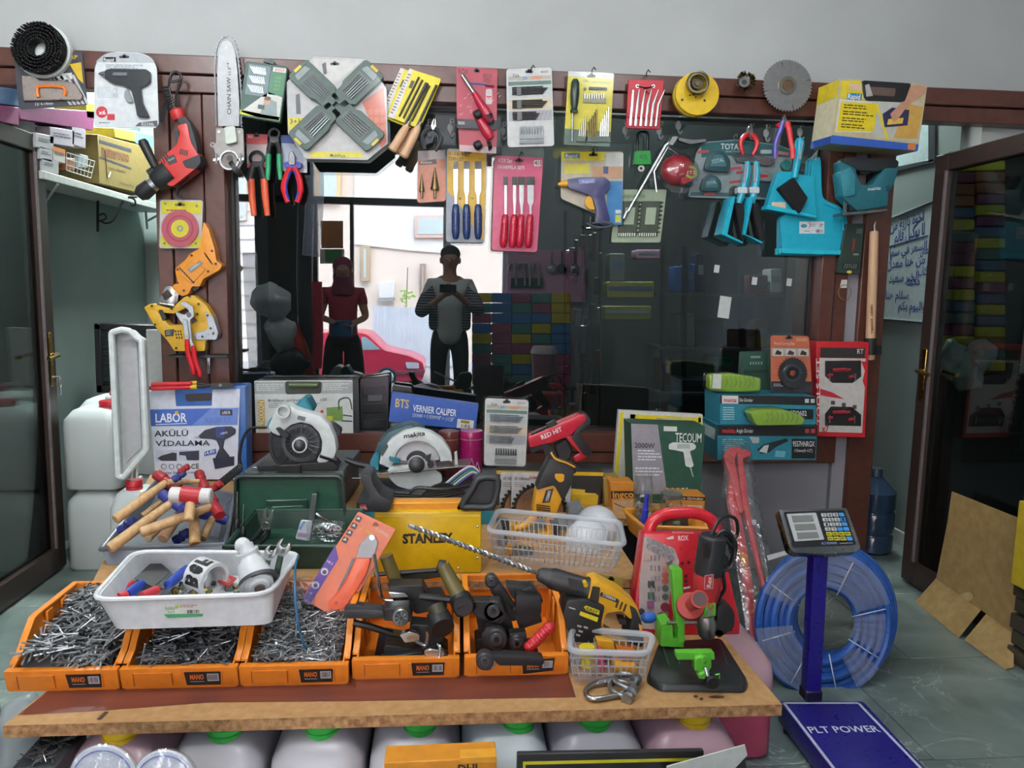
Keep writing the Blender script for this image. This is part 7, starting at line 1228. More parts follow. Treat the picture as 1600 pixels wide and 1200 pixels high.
loose('yellow_tool','yellow tool handle inside the small basket under the drill grip','tool',[(932,1000),(958,1003),(962,1016),(936,1016)],'c8921c:.4',IB,-.02,.04)
t = T('brass_tool_card','gold card of small tools behind the hammer drill','tool pack');pl = PY(-1.47);q = card(t,pl,[(937,897),(975,903),(972,930),(934,922)],'b0984a',grow=1.5);m = t.m('print');m.tq(pl,q,'HMST TOOLS',.08,.55,.9,.76,'2a2618',.0018,.02);hole(m,pl,955,905,5,'3a3424')
t = T('screw_bag','blue pear-shaped rubber nozzle beside the red accessory case','nozzle');t.m('bulb').lathe(PY(-1.56),1002,966,1026,964,[(0,3),(.2,8),(.6,9),(.9,6),(1,2)],'2458a8:.4',14)
# --- carabiner and shackles
SP = PZ(Z1+.012)
t = T('carabiner','steel screw-gate carabiner lying on the plank edge','carabiner');m = t.m('body');m.tube3([PZ(Z1+.009).at(*p) for p in spline([(934,1067),(922,1072),(915,1080),(919,1089),(932,1092),(960,1087),(984,1080)],5)],.0062,'b8bcbe:.22:1',10);m = t.m('gate');m.tube3([PZ(Z1+.011).at(*p) for p in ((934,1067),(960,1062))],[.0075,.0065],'c0c4c6:.22:1',10);m.tube3([PZ(Z1+.011).at(*p) for p in ((944,1065),(954,1063))],.010,'c8ccce:.2:1',6)
for i,(dx,dy,lab) in enumerate(((0,0,'galvanised bow shackle nearer the plank edge'),(8,-12,'galvanised bow shackle lying behind the first one'))):
    t = T('bow_shackle',lab,'shackle','bow shackles');h = Z1+.010+.012*i;m = t.m('bow');m.tube3([PZ(h).at(x+dx,y+dy) for x,y in spline([(978,1090),(958,1080),(953,1070),(960,1064),(976,1066),(984,1072)],5)],.0062,'a0a4a4:.4:1',10);e = t.m('eye');
    for x,y in ((980,1091),(986,1074)):c = PZ(h).at(x+dx,y+dy);e.lathe3(c+V3((-.004,-.006,0)),c+V3((.004,.006,0)),[(0,.013),(1,.013)],'a8acac:.4:1',14)
    p = t.m('pin');p.tube3([PZ(h+.002).at(980+dx,1091+dy),PZ(h+.002).at(987+dx,1070+dy)],.005,'b8bcbc:.3:1',8)
# --- big clear basket with yellow saw, domes and tools
BB,bz1,bb1,bt1 = basket('long clear plastic basket holding two white domes and a yellow saw',(778,884),(955,897),0,(762,830),(976,852),(968,815),(778,797),Z2,3,24)
R6 = PY(-1.0)
t = T('reciprocating_saw','yellow and black reciprocating saw standing shoe-up in the clear basket','saw');m = t.m('body');m.prism(R6,rq([(838,764),(868,757),(882,774),(873,795),(866,814),(852,812),(838,812),(832,802)],4),.06,'d0941e:.38',.04,.01,2)
m = t.m('front_boot',label='black rubber front boot');m.prism(R6,rq([(860,716),(878,722),(898,734),(892,760),(880,784),(866,758),(838,766),(848,740)],4),.07,'1e1f21:.5',.045,.012,2);m.prism(R6,rq([(867,740),(882,741),(881,752),(874,754),(867,747)],3),.004,'d0941e',.047)
m = t.m('shoe',label='black shoe with orange edge');m.tube(R6,spline([(861,706),(868,716),(884,722),(898,728),(897,737),(880,733),(862,724)],4,True),3,'202123:.5',8,.02,True);m.prism(R6,rq([(862,708),(868,716),(884,722),(898,729),(895,740),(858,724)],3),.04,'1e1f21:.5',.03,.006);m.tube(R6,spline([(861,707,.04),(868,717,.05),(884,723,.05),(898,730,.04)],4),1.6,'d0941e:.4',6)
m = t.m('label');m.prism(R6,[(853,766),(865,763),(859,785),(847,786)],.002,'2a2c2e',.0415);a,b,c = R6.on(857,783,.043),R6.on(861,767,.043),R6.on(852,783,.043);m.text3(a,b-a,c-a,R6.n,'STERMAN','d0d0d0',.02)
m = t.m('vents')
for i in range(4):m.prism(R6,[(838+i*.3,788+i*3.2),(860,791+i*3.2),(860,793+i*3.2),(838,790+i*3.2)],.002,'3a2c14',.0415)
for i in range(3):m.prism(R6,[(840+6*i,803),(843+6*i,803),(842+6*i,810),(839+6*i,810)],.002,'3a2c14',.0415)
m = t.m('handle');m.tube(R6,spline([(838,806),(822,820),(806,826),(800,832)],4),[7,7,7,6.5,6.5,6,6,6,5.5,5.5,5.5,5.5,5.5],'d0941e:.38',10,.015);m.prism(R6,rq([(793,820),(803,820),(802,842),(797,842)],2),.04,'d0941e:.38',.03,.005);m.prism(R6,rq([(842,834),(862,830),(867,838),(846,841)],2),.05,'d0941e:.38',.035,.006)
m = t.m('grip',label='black grip inlay');m.tube(R6,spline([(862,810),(868,822),(867,838)],4),[6,6.5,6.5,6.5,6.5,6.5,6,6,6],'1c1d1f:.6',10,.018);m = t.m('grip',label='yellow handle post');m.tube(R6,spline([(854,810),(859,824),(860,838)],4),6,'d0941e:.38',10,.015)
def dome(lab,x,y,r,pl,off):
    t = T('dome_lamp',lab,'lamp','white dome lamps');q = pl.mpp(x,y);c = pl.on(x,y,off);R = r*q;m = t.m('dome');m.lathe3(c+V3((0,0,-.02)),c+V3((0,0,R)),[(0,R)]+[(.02/(R+.02)+R*sin(a)/(R+.02),R*cos(a)) for a in (.2,.5,.8,1.05,1.3,1.45,1.55)],'d0d3d8:.35',28);m = t.m('diffuser',label='ribbed translucent diffuser');m.lathe3(c+V3((0,0,-.085)),c+V3((0,0,-.02)),[(0,R*.55),(.1,R*.9),(.5,R*1.06),(.9,R*1.06),(1,R)],'c8cdc8:.3',28)
dome('white dome lamp at the front of the clear basket',918,846,36,PY(-1.10),.0);dome('white dome lamp half hidden behind the front one',932,826,36,PY(-.96),.0)
I1 = PY(-1.16)
for pts,k,lab,off in (([(800,858),(835,856),(834,884),(804,884)],'201f1c:.5','black tool body seen through the basket slats',.02),([(776,812),(796,814),(794,862),(778,858)],'1e1e1c:.5','black tool end standing in the basket corner',-.06),([(792,852),(800,852),(801,866),(792,866)],'c8901e:.4','yellow tool tip behind the basket slats',.03),([(815,848),(836,850),(840,858),(836,862),(833,855),(818,854),(816,862)],'c8901e:.4','yellow wire handle behind the basket slats',.03)):loose('basket_tool',lab,'tool',pts,k,I1,off,.03,'tools in the long basket')
loose('grey_case','grey plastic case corner standing behind the dome lamps','case',[(888,792),(908,786),(914,802),(910,850),(888,848)],'70767a:.4',PY(-.90),0,.05,None);loose('grey_bag','silvery plastic bag stuffed behind the yellow saw','bag',[(820,818),(850,806),(885,812),(886,845),(824,846)],'7d8480:.25',PY(-.93),0,.05,None)
for i,(y0,y1) in enumerate(((876,880),(884,890),(890,898))):
    t = T('red_tipped_rod',('thin rod with red grip lying highest in the basket','thin rod with red grip lying at the middle in the basket','thin rod with red tip lying lowest in the basket')[i],'rod','red-tipped rods');m = t.m('rod');m.tube(I1,[(815,y0,.03+.01*i),(905,y1,.03+.01*i)],1.2,'b0b4b4:.3:1',6);m = t.m('grip');x = (832,822,905)[i];m.tube(I1,[(x,y0,.031+.01*i),(x+16,y0+2,.031+.01*i)],4,'b02a38:.4',8)
# --- orange bin with jars
t = T('storage_bin','deep orange bin of glass jars behind the red accessory case','bin','row of orange storage bins');zo = PY(-1.05).on(990,812).z;Po = PZ(zo);tp = [Po.at(1006,824),Po.at(1104,826),Po.at(1096,796),Po.at(975,797)];bo = [V3((p.x+(.02 if i in (0,3) else -.05),p.y,Z2+.001)) for i,p in enumerate(tp)];bo[0].x += .0;m = t.m('body');m.tray(bo,tp,.006,'c8842a:.4');m = t.m('rim');m.tube3(tp,.008,'d08c30:.4',8,True)
def jar(lab,x0,x1,yt,yb_,pl,off,fill,cap=None):
    t = T('glass_jar',lab,'jar','glass jars in the orange bin');a,b = pl.on((x0+x1)/2,yb_,off),pl.on((x0+x1)/2,yt,off);b = V3((a.x,a.y,b.z));R = (x1-x0)/2*pl.mpp(x0,yt);m = t.m('glass');m.lathe3(a,b,[(0,R*.9),(.04,R),(.78,R),(.86,R*.85),(.9,R*.9),(1,R*.9)],'jarglass',20,False);f = t.m('contents');h = (b.z-a.z);
    for i in range(16):c = a+V3((random.uniform(-.6,.6)*R,random.uniform(-.6,.6)*R,random.uniform(.08,.55)*h));f.box(c,(R*.5,R*.4,R*.25),random.choice(fill),random.random()*3,.001)
    if cap:k = t.m('lid');k.lathe3(b-V3((0,0,.012)),b+V3((0,0,.004)),[(0,R*1.0),(1,R*1.0)],cap,20)
J = PY(-.95);zj = Z2+.007
jar('tall glass jar of dark bits beside the heat gun carton',988,1018,738,815,J,.0,('2a2c2e','c8c8c8','8a8a8a'));jar('wide glass jar behind the blue pen',992,1034,785,835,J,.06,('8a8e90','40484c','b8bcbc'));jar('glass jar with metal lid and teal contents',1030,1064,772,830,J,.03,('2a8a8e','30363a','2a8a8e'),'b0b4b4:.3:1')
t = T('blue_pen','blue marker standing among the glass jars','pen');m = t.m('body');m.lathe(J,1003,835,1010,786,[(0,5),(.8,5),(.82,4),(1,4)],'2430a0:.35',12,.12);m = t.m('cap');m.lathe(J,1009,788,1011,772,[(0,3.6),(1,3)],'1f2a90:.35',10,.12)
loose('parts_card','black and white labelled parts pack behind the red case handle','tool pack',[(1036,808),(1076,806),(1076,826),(1036,828)],'2c2e30:.4',J,.05,.02,None)
# --- red accessory case
RC = LEAN(1075,993,Z1,12,0);t = T('accessory_case','red carry case with a clear window of rotary tool bits','tool case');o = rq([(1008,832),(1016,812),(1036,799),(1060,795),(1088,796),(1108,804),(1120,815),(1128,845),(1143,910),(1157,975),(1156,992),(1002,994),(992,985),(993,930)],5)
m = t.m('case');hp = rq([(1030,822),(1040,812),(1090,812),(1102,822),(1098,830),(1034,830)],5);lower = [(1008,832),(1124,832)]
m.prism(RC,rq([(1007,831),(1126,831),(1143,910),(1157,975),(1156,992),(1002,994),(992,985),(993,930)],4),.07,'b8202c:.3',0,.01,2)
h = t.m('carry_handle');h.tube(RC,spline([(1014,836),(1018,818),(1034,805),(1060,801),(1088,802),(1108,810),(1118,822),(1121,838)],5),9.5,'b8202c:.3',12,-.03)
wq = [(1007,838),(1054,857),(1062,878),(1048,920),(1042,985),(998,982),(999,915)];w = t.m('bit_board',label='pale panel of grinding bits');w.prism(RC,rq(wq,3),.004,'cfb8b4:.5',.003,.001)
a_ = t.m('grinding_disc')
for i in range(5):
    for j in range(2):a_.cyl(RC,1015+8.6*i,843+4.4*i+11*j,4.2,.005,'8d8a8c:.5',.008,12)
for x,y,r,k in ((1046,880,4,'b8bcbc:.3:1'),(1041,888,4,'b06a50:.5'),(1040,899,5,'a8543a:.5'),(1040,908,5,'a8543a:.5'),(1040,920,5,'4a5a50:.5'),(1040,933,5,'4a5a50:.5'),(1040,949,7,'7a2430:.5'),(1034,965,8,'7a2430:.5'),(1003,956,5,'4a3a44:.5')):a_.cyl(RC,x,y,r,.008,k,.011,12,.001)
b_ = t.m('grinding_bit')
for i in range(3):
    for j in range(5):b_.tube(RC,[(1018+6*i,868+j*16,.008),(1018+6*i,876+j*16,.008)],1.6 if (i+j) % 2 else 1.0,'8a8688:.3:1',5)
for x,y,k in ((1018,914,'3a3c40:.5'),(1018,932,'3f5048:.5'),(1017,946,'8a4a7a:.5')):b_.prism(RC,rr(x-5,y-6,x+5,y+5,1),.006,k,.009)
b_.prism(RC,rr(1008,865,1016,875,1),.006,'c8a8a0:.5',.008)
t.m('clear_window').prism(RC,rq(wq,3),.014,'clear',.018,.003);m = t.m('lettering');m.text(RC,'ROX',1060,845,1076,844,8,'e8d0d0',.0015,.02);m.flat(RC,[(1040,841),(1052,837),(1053,842),(1044,843)],'d8c0c0',.0015);m.text(RC,'Mini Drill Accessories',1050,833,1084,834,3,'d8a0a0',.0015)
for x,y in ((1066,880),(1076,879),(1072,900),(1072,908)):m.flat(RC,circ(x,y,2.6,n=10),'4a1016',.0015)
# --- grinder stand with angle grinder
t = T('grinder_stand','green grinder stand on a black base plate with clamp','grinder stand');Pq = PZ(Z1);bl_ = [Pq.at(*p) for p in rq([(1030,1012),(1126,1006),(1166,1070),(1160,1082),(1034,1080),(1012,1066)],8,4)];m = t.m('base_plate',label='black pressed base plate');m.solid([p+V3((0,0,.018)) for p in bl_],[p+V3((0,0,.001))+(p-Pq.at(1090,1045))*.06 for p in bl_],'1b1d1f:.4',.005,2)
for (x,y),(x2,y2) in (((1034,1016),(1045,1050)),((1052,1014),(1062,1050)),((1124,1014),(1136,1050))):m.tube3([Pq.at(x,y)+V3((0,0,.0185)),Pq.at(x2,y2)+V3((0,0,.0185))],.0022,'3a3d3f:.35',5)
GN = '55a82e:.38';S5 = PY(-1.60);m = t.m('pivot_bracket',label='green pivot bracket');m.prism(S5,rq([(1034,976),(1050,972),(1052,998),(1068,998),(1069,1012),(1032,1010)],2),.06,GN,.02,.004);m.prism(S5,rq([(1060,974),(1070,972),(1070,1004),(1060,1004)],2),.05,GN,.03,.003);m.tube(S5,[(1042,973,.02),(1084,973,.02)],3,'a8acac:.3:1',8)
m = t.m('arm',label='green lever arm');m.prism(S5,rq([(1049,890),(1056,887),(1067,890),(1069,955),(1071,978),(1058,980),(1054,950)],3),.03,GN,.03,.005,2);m.prism(S5,rq([(1062,962),(1072,945),(1110,941),(1119,942),(1119,964),(1068,966)],3),.02,GN,.06,.003);m.ring(S5,1111,948,4.5,2.6,.004,'b0543a:.4',.063,12);m.cyl(S5,1109,958,4.5,.008,CHROME,.066,10);m.tube(S5,[(1068,920,.02),(1078,918,.02)],2.4,'a8acac:.3:1',8)
m = t.m('vise',label='green vise on the base plate');VP = PY(-1.79);m.prism(VP,rq([(1057,1020),(1116,1019),(1117,1031),(1058,1031)],2),.02,GN,.02,.003);m.prism(VP,rq([(1086,1028),(1096,1024),(1112,1030),(1113,1044),(1106,1052),(1086,1050)],3),.03,GN,.03,.004);m.ring(VP,1103,1034,8,4,.01,GN,.036,16);m.prism(VP,rq([(1092,1053),(1106,1048),(1114,1056),(1108,1063),(1093,1062)],3),.03,GN,.04,.004);m.tube(VP,[(1102,1042,.045),(1106,1056,.05)],3,CHROME,8);m.tube(VP,[(1110,1056,.04),(1124,1053,.04),(1124,1060,.04)],1.4,GN,5)
m = t.m('knob',label='black clamp knob');m.cyl(VP,1115,1068,11,.03,'141517:.45',.055,14,.004)
t = T('angle_grinder','red and black angle grinder mounted on the green stand','angle grinder');AG = S5;m = t.m('motor_housing',label='black ribbed motor housing');m.lathe(AG,1114,836,1106,896,[(0,18),(.05,21),(.9,22),(1,21)],'1f2124:.5',22,.03)
for i in range(5):m.tube(AG,[(1099+3*i,848,.068),(1097+3*i,872,.068)],.8,'0f1011',4)
m = t.m('gear_housing',label='red housing');m.lathe(AG,1106,894,1103,942,[(0,19),(.1,21),(.7,20),(1,16)],'a8282c:.35',22,.03);k = t.m('label',of=m);k.flat(AG,[(1101,899),(1115,897),(1114,920),(1100,921)],'c8a8a4',.068);k.flat(AG,[(1102,900),(1114,898.5),(1113,919),(1101,920)],'a8282c',.0684);a,b,c = AG.on(1111,918,.069),AG.on(1112,901,.069),AG.on(1104,918,.069);k.text3(a,b-a,c-a,AG.n,'Rex','e8d8d4',.02)
m = t.m('gear_head',label='silver gear head');m.lathe(AG,1102,960,1106,996,[(0,14),(.3,17),(.8,15),(1,10)],'a8a8a6:.35:1',16,.03);m = t.m('blade_guard',label='black guard');m.prism(AG,rq([(1122,946),(1140,945),(1148,958),(1148,980),(1130,994),(1112,993),(1120,975)],5),.07,'1a1b1d:.4',.05,.01,2);m.cyl(AG,1124,990,6,.03,'151617',.05,12)
m = t.m('side_handle',label='red side handle with open end');m.lathe3(AG.on(1078,950,.055),AG.on(1079,946,.075),[(0,.030),(.4,.036),(1,.034)],'9a2e28:.4',24);m.lathe3(AG.on(1080,945,.07),AG.on(1093,936,.15),[(0,.016),(.8,.016),(.85,.022),(1,.022)],'a03228:.4',18);m.lathe3(AG.on(1093,936,.147),AG.on(1093.3,935.7,.153),[(0,.017),(1,.017)],'3a1814:.5',16)
m = t.m('power_cord',label='black coiled cord');m.tube(AG,spline([(1112,836,.03),(1122,815,.02),(1135,806,.0),(1150,812,-.02),(1152,835,-.03),(1140,848,-.02),(1146,870,.0),(1150,850,.0),(1140,838,.01),(1124,836,.02),(1136,846,.03),(1146,862,.02),(1138,885,.02),(1130,895,.03),(1132,920,.03),(1122,940,.02),(1136,965,.0),(1142,985,.0)],5),3,'17181a:.4',7)
for r in (18,22):m.tube(AG,circ(1132,860,r*.75,r*1.4,22),3,'17181a:.4',7,.0+.01*(r-18),True)
m.tube(AG,[(1128,884,.04),(1129,893,.04)],1.4,CHROME,5);m.tube(AG,[(1136,886,.04),(1138,894,.04)],1.4,CHROME,5);m.prism(AG,rq([(1124,868),(1138,870),(1140,885),(1126,886)],2),.03,'17181a',.035,.004)
# --- pipe wrench in plastic
t = T('pipe_wrench','red pipe wrench in a clear plastic sleeve leaning behind the bench end','pipe wrench');w0,w1 = PZ(.0).at(1203,1095),PY(-.42).on(1150,702);dirv = w1-w0;nrm = V3((1,0,0)).cross(dirv);nrm = nrm if nrm.y < 0 else -nrm;WP = PL(w0+V3((0,0,.02)),nrm);PK = 'bf4448:.4'
m = t.m('upper_jaw');m.prism(WP,rq([(1130,712),(1136,702),(1150,697),(1160,700),(1150,708),(1148,720),(1156,760),(1162,800),(1156,802),(1150,780),(1140,740)],3),.03,PK,.01,.006,2);m.prism(WP,rq([(1152,705),(1165,701),(1174,706),(1172,712),(1160,716),(1163,730),(1172,800),(1176,815),(1168,818),(1160,780),(1154,730)],3),.03,PK,.018,.006,2)
m = t.m('handle');m.prism(WP,rq([(1140,730),(1156,800),(1166,850),(1174,900),(1184,985),(1182,1006),(1172,1006),(1172,985),(1160,900),(1148,830),(1138,780)],3),.03,PK,.0,.006,2);h = t.m('handle');h.tube(WP,[(1169,812,.01),(1178,850,.01),(1194,920,.01),(1206,985,.01),(1213,1018,.01)],[6,5,5,5,4.5],PK,10);m = t.m('sleeve_band');m.prism(WP,[(1167,812),(1181,812),(1181,820),(1168,821)],.02,'c0c0c0:.3',.022)
m = t.m('tag',label='orange tag');m.prism(WP,[(1155,858),(1168,868),(1168,886),(1158,880)],.006,'d08028:.4',.022)
b = t.m('plastic_sleeve');b.prism(WP,rq([(1132,686),(1172,690),(1184,770),(1205,870),(1222,1026),(1170,1012),(1150,880),(1132,760)],5),.05,'film',.03,.008,2)
# ================================================================ floor, passages and what stands under the bench
ORD = ('first','second','third','fourth','fifth','sixth','seventh','eighth','ninth','tenth','eleventh','twelfth','thirteenth','fourteenth','fifteenth','sixteenth')
def rrect(cx,cy,w,d,z,r,n=4):
    o = []
    for sx,sy,a in ((1,1,0),(-1,1,90),(-1,-1,180),(1,-1,270)):
        for i in range(n+1):t_ = radians(a+90*i/n);o.append(V3((cx+sx*(w/2-r)+r*cos(t_),cy+sy*(d/2-r)+r*sin(t_),z)))
    return o
def loft(m,rings,k):
    n = len(rings[0]);vs = [p for r in rings for p in r];m.add(vs,[tuple(range(n))[::-1],tuple((len(rings)-1)*n+i for i in range(n))]+[(a*n+i,a*n+(i+1) % n,(a+1)*n+(i+1) % n,(a+1)*n+i) for a in range(len(rings)-1) for i in range(n)],k);m.sharp = 50
SPECIAL.update({'cangrey':m_bicolor('7c787c','aaa7aa',.175,'canister_grey_liquid'),'canpink':m_bicolor('b45a74','b8989f',.16,'canister_pink_liquid'),'canpinkdeep':m_bicolor('b04a64','b49098',.19,'canister_deep_pink_liquid',soft=.05),'canwhite':m_wall('c3cccb','ccd4d3','white_canister',.35)})
def canister(lab,cx,cy,z0,w,d,h,k,cap,grp,capy=-.25,capx=0,front=0):
    t = T('jerrycan',lab,'canister',grp);m = t.m('body');r = w*.2
    loft(m,[rrect(cx,cy,w*.93,d*.93,z0,r*.8),rrect(cx,cy,w,d,z0+.012,r),rrect(cx,cy,w,d,z0+h*.70,r),rrect(cx,cy,w*.97,d*.96,z0+h*.80,r),rrect(cx,cy+d*.02,w*.72,d*.80,z0+h*.90,r*.8),rrect(cx,cy+d*.03,w*.5,d*.66,z0+h*.93,r*.6)],k)
    nx,ny = cx+capx*w,cy+capy*d;zc = z0+h*.83;n_ = t.m('neck');n_.lathe3((nx,ny,zc-.01),(nx,ny,z0+h*.93),[(0,w*.2),(.5,w*.17),(1,w*.165)],k,18);c = t.m('cap',label=cap[1]);c.lathe3((nx,ny,z0+h*.90),(nx,ny,z0+h),[(0,w*.18),(.1,w*.185),(.45,w*.185),(.5,w*.17),(.55,w*.185),(.9,w*.185),(1,w*.17)],cap[0],22)
    hd = t.m('handle');hd.tube3([(nx,ny+d*.16,z0+h*.90),(nx,ny+d*.22,z0+h*.99),(cx,cy+d*.30,z0+h*.99),(cx,cy+d*.38,z0+h*.86)],w*.055,k,8);return t
GC,YC,RDC = ('2f9a3c:.35','green screw cap'),('d4b020:.35','yellow screw cap'),('b02430:.35','red screw cap')
FB = PY(-1.93)
for i,(x0,x1,k,c,lab) in enumerate(((70,236,'canpink',YC,'pink-tinted canister with yellow cap under the open end of the bench'),(239,402,'cangrey',GC,'greyish canister with green cap beside the pink one'),(408,566,'cangrey',GC,'white canister with green cap, third under the bench'),(570,722,'cangrey',GC,'white canister with green cap under the fourth nail bin'),(722,866,'canwhite',GC,'bright white canister with green cap under the fifth orange bin'),(868,1019,'cangrey',GC,'white canister with green cap below the shackles'),(1021,1172,'canpinkdeep',YC,'canister half full of pink liquid with yellow cap under the grinder stand'))):
    a,b = FB.at(x0,1160).x,FB.at(x1,1160).x;dx = (0,.02,0,-.06,.3,0,.12)[i]
    canister(lab,(a+b)/2,-1.755,.001,b-a-.004,.30,.345,k,c,'canisters under the bench',-.22,(.0,.05,.02,.05,.16,.0,.07)[i])
canister('pale pink canister standing on the floor past the end of the bench',PY(-1.50).at(1213,1060).x-.10,-1.36,.001,.20,.30,.345,'canpinkdeep',YC,'canisters by the bench end',.1,-.1)
# passage on the door-post side: stacked white canisters
for i,(x0,x1,yc,st,lab) in enumerate(((96,186,.20,2,('white canister at the bottom of the stack beside the open door','white canister with red cap on top of the stack beside the open door')),(120,200,.52,2,('white canister at the bottom of the rear stack','white canister with red cap on top of the rear stack')),(200,262,.42,2,('white canister behind the narrow tray, lower one','white canister behind the narrow tray, upper one')))):
    pl = PY(yc-.14);a,b = pl.at(x0,760).x,pl.at(x1,760).x;h = .40 if i != 2 else .42
    for j in range(st):
        t = canister(lab[j],(a+b)/2,yc,.001+j*(h*.93+.01),b-a,.28,h,'canwhite',RDC,'canisters in the passage',-.1,.22)
        if i < 2:p = t.m('label');xl = b+.0008;p.add([(xl,yc-.10,.09+j*.38),(xl,yc+.05,.09+j*.38),(xl,yc+.05,.24+j*.38),(xl,yc-.10,.24+j*.38)],[(0,1,2,3)],'5a4658:.4');p.add([(xl+.0005,yc-.09,.10+j*.38),(xl+.0005,yc-.02,.10+j*.38),(xl+.0005,yc-.02,.15+j*.38),(xl+.0005,yc-.09,.15+j*.38)],[(0,1,2,3)],'9a3440:.4')
c0 = PY(-.40).at(207,780);canister('white canister with red cap carrying the narrow tray beside the hammers',c0.x,-.36,.001,.17,.16,PY(-.44).at(206,756).z,'canwhite',RDC,'canisters in the passage',-.1,0)
t = T('bottle_crate','black slotted plastic crate standing on end behind the narrow tray','crate');pl = PY(.72);q = Q4((146,505),(256,508),(254,612),(150,614));m = t.m('frame');
for a in (q.rect(0,0,.1,1),q.rect(.9,0,1,.85),q.rect(0,0,1,.1),q.rect(0,.88,1.05,1),q.rect(.45,.1,.55,.9)):m.prism(pl,a,.2,'141618:.45',0,.006)
b = t.m('slat')
for i in range(9):b.prism(pl,q.rect(.1,.14+.082*i,.9,.185+.082*i),.02,'1c1f22:.45',-.01,.002)
t = T('pale_sheet','pale panel standing against the post behind the black crate','panel');t.m('panel').prism(PY(.5),[(228,515),(262,515),(262,606),(232,604)],.02,'a3a9a6:.5',0,.002)
# wall shelf with its boxes
SX = -1.745;t = T('wall_shelf','white wall shelf on scroll brackets in the passage','shelf');m = t.m('board');m.bb(-1.95,SX,.06,1.6,1.765,1.80,'b9bfba:.5',.003);BP = PY(.95);m = t.m('bracket',label='black wrought scroll bracket');m.tube(BP,[(153,307),(153,362)],2.3,'141618:.4',6);m.tube(BP,[(150,306),(214,308)],1.6,'141618:.4',6);m.tube(BP,spline([(155,336),(163,334),(166,341),(158,345)],4),1.2,'141618:.4',5);m.tube(BP,spline([(155,344),(166,349),(178,343),(190,318),(200,309),(210,312),(211,320),(204,320)],4),1.5,'141618:.4',6);m = t.m('bracket',label='white bracket');m.tube(PY(1.5),[(227,322),(230,358)],2,'c4c8c6:.5',6);m.tube(PY(1.5),[(231,345),(252,333)],1.6,'c4c8c6:.5',6);m.tube3([(SX-.01,.2,1.76),(-1.94,.35,1.62)],.006,'b8bcba',6)
SP_ = PX(SX-.01,1)
def shelfbox(nm,lab,q4,k,txt,dep=.16,grp='boxes on the wall shelf'):
    t = T(nm,lab,'box',grp);f = [SP_.on(*p) for p in q4];m = t.m('carton');m.solid(f,[p-V3((dep,0,0)) for p in f],k,.002);q = Q4(*q4)
    if txt:m = t.m('print');txt(m,q)
    return t
for i,(x0,y0,x1,y1,k,pos) in enumerate(((56,207,84,230,'a9a8aa:.5','topmost beside the door'),(62,228,82,248,'a9a8aa:.5','in the middle beside the door'),(66,246,92,266,'a4a4a6:.5','lowest, resting on the shelf edge'),(83,228,102,250,'b9b4b0:.5','with orange lid'),(78,198,116,224,'b0a8b4:.5','under the magenta pack'),(113,196,134,226,'a8a0aa:.5','second under the magenta pack'))):
    def pr(m,q,i=i):
        m.lines(SP_,q,.15,.3,.9,.6,2,'5a5660')
        if i == 3:m.flat(SP_,q.rect(0,0,1,.4),'c87a3c',.0008)
    shelfbox('small_carton','small grey-white carton on the wall shelf, '+pos,[(x0,y0),(x1,y0+6),(x1,y1+6),(x0,y1)],k,pr)
t = T('wire_basket','white wire basket of small orange packs on the wall shelf','basket','boxes on the wall shelf');m = t.m('basket');q = Q4((104,238),(148,252),(142,278),(104,266))
for i in range(8):m.tube(SP_,[q(i/7,0),q(i/7,1)],.6,'b4b8b4',4);m.tube(SP_,[(*q(i/7,1),0),(*q(i/7,1),-.1)],.6,'b4b8b4',4)
for v in (0,.35,.7,1):m.tube(SP_,[q(0,v),q(1,v)],.8,'b4b8b4',5)
p = t.m('pack');p.prism(SP_,[(104,246),(118,248),(117,266),(104,264)],.08,'b06a38:.5',-.01,.003);p.prism(SP_,[(118,238),(138,244),(138,262),(118,262)],.08,'8a8f94:.5',-.02,.003)
def prn(m,q):m.flat(SP_,q.pts([(.02,.10),(.6,.13),(.6,.2),(.02,.16)]),'3a3844',.0008);m.flat(SP_,q.pts([(.02,.44),(.6,.52),(.6,.56),(.02,.48)]),'3a3844',.0008);m.tq(SP_,q,'numerouno',.06,.24,.56,.42,'703828',.001,.02);m.tq(SP_,q,'tools collection',.18,.60,.5,.66,'5a4a38',.001);m.tq(SP_,q,'Power Plus',.4,.86,.65,.92,'5a4a38',.001);m.tube(SP_,spline([q(.12,.3),q(.14,.6),q(.16,.85),q(.22,.72)],3),.9,'6a3c2c',4,.0006)
shelfbox('shelf_carton','brown carton with dark printed bands on the wall shelf',[(153,210),(240,232),(238,306),(155,286)],'86733e:.6',prn,.2)
for lab,q4,k in (('long magenta sponge pack lying on the small cartons',[(28,166),(148,174),(146,204),(32,186)],'8a3a6e:.5'),('yellow sponge pack behind the stapler blister',[(134,160),(150,163),(150,186),(136,184)],'b0a030:.5'),('blue sponge pack over the magenta pack by the door',[(0,136),(30,140),(30,166),(0,162)],'4a6c92:.5'),('dark magenta sponge pack over the open door',[(0,164),(30,168),(30,196),(0,190)],'7a2f5c:.5'),('yellow sponge pack on the brown carton',[(178,200),(210,206),(212,222),(180,215)],'b4a63c:.5'),('pale blue sponge pack on the brown carton',[(210,204),(240,212),(239,232),(212,224)],'6a94a4:.5')):shelfbox('sponge_pack',lab,q4,k,None,.15,'sponge packs on the wall shelf')
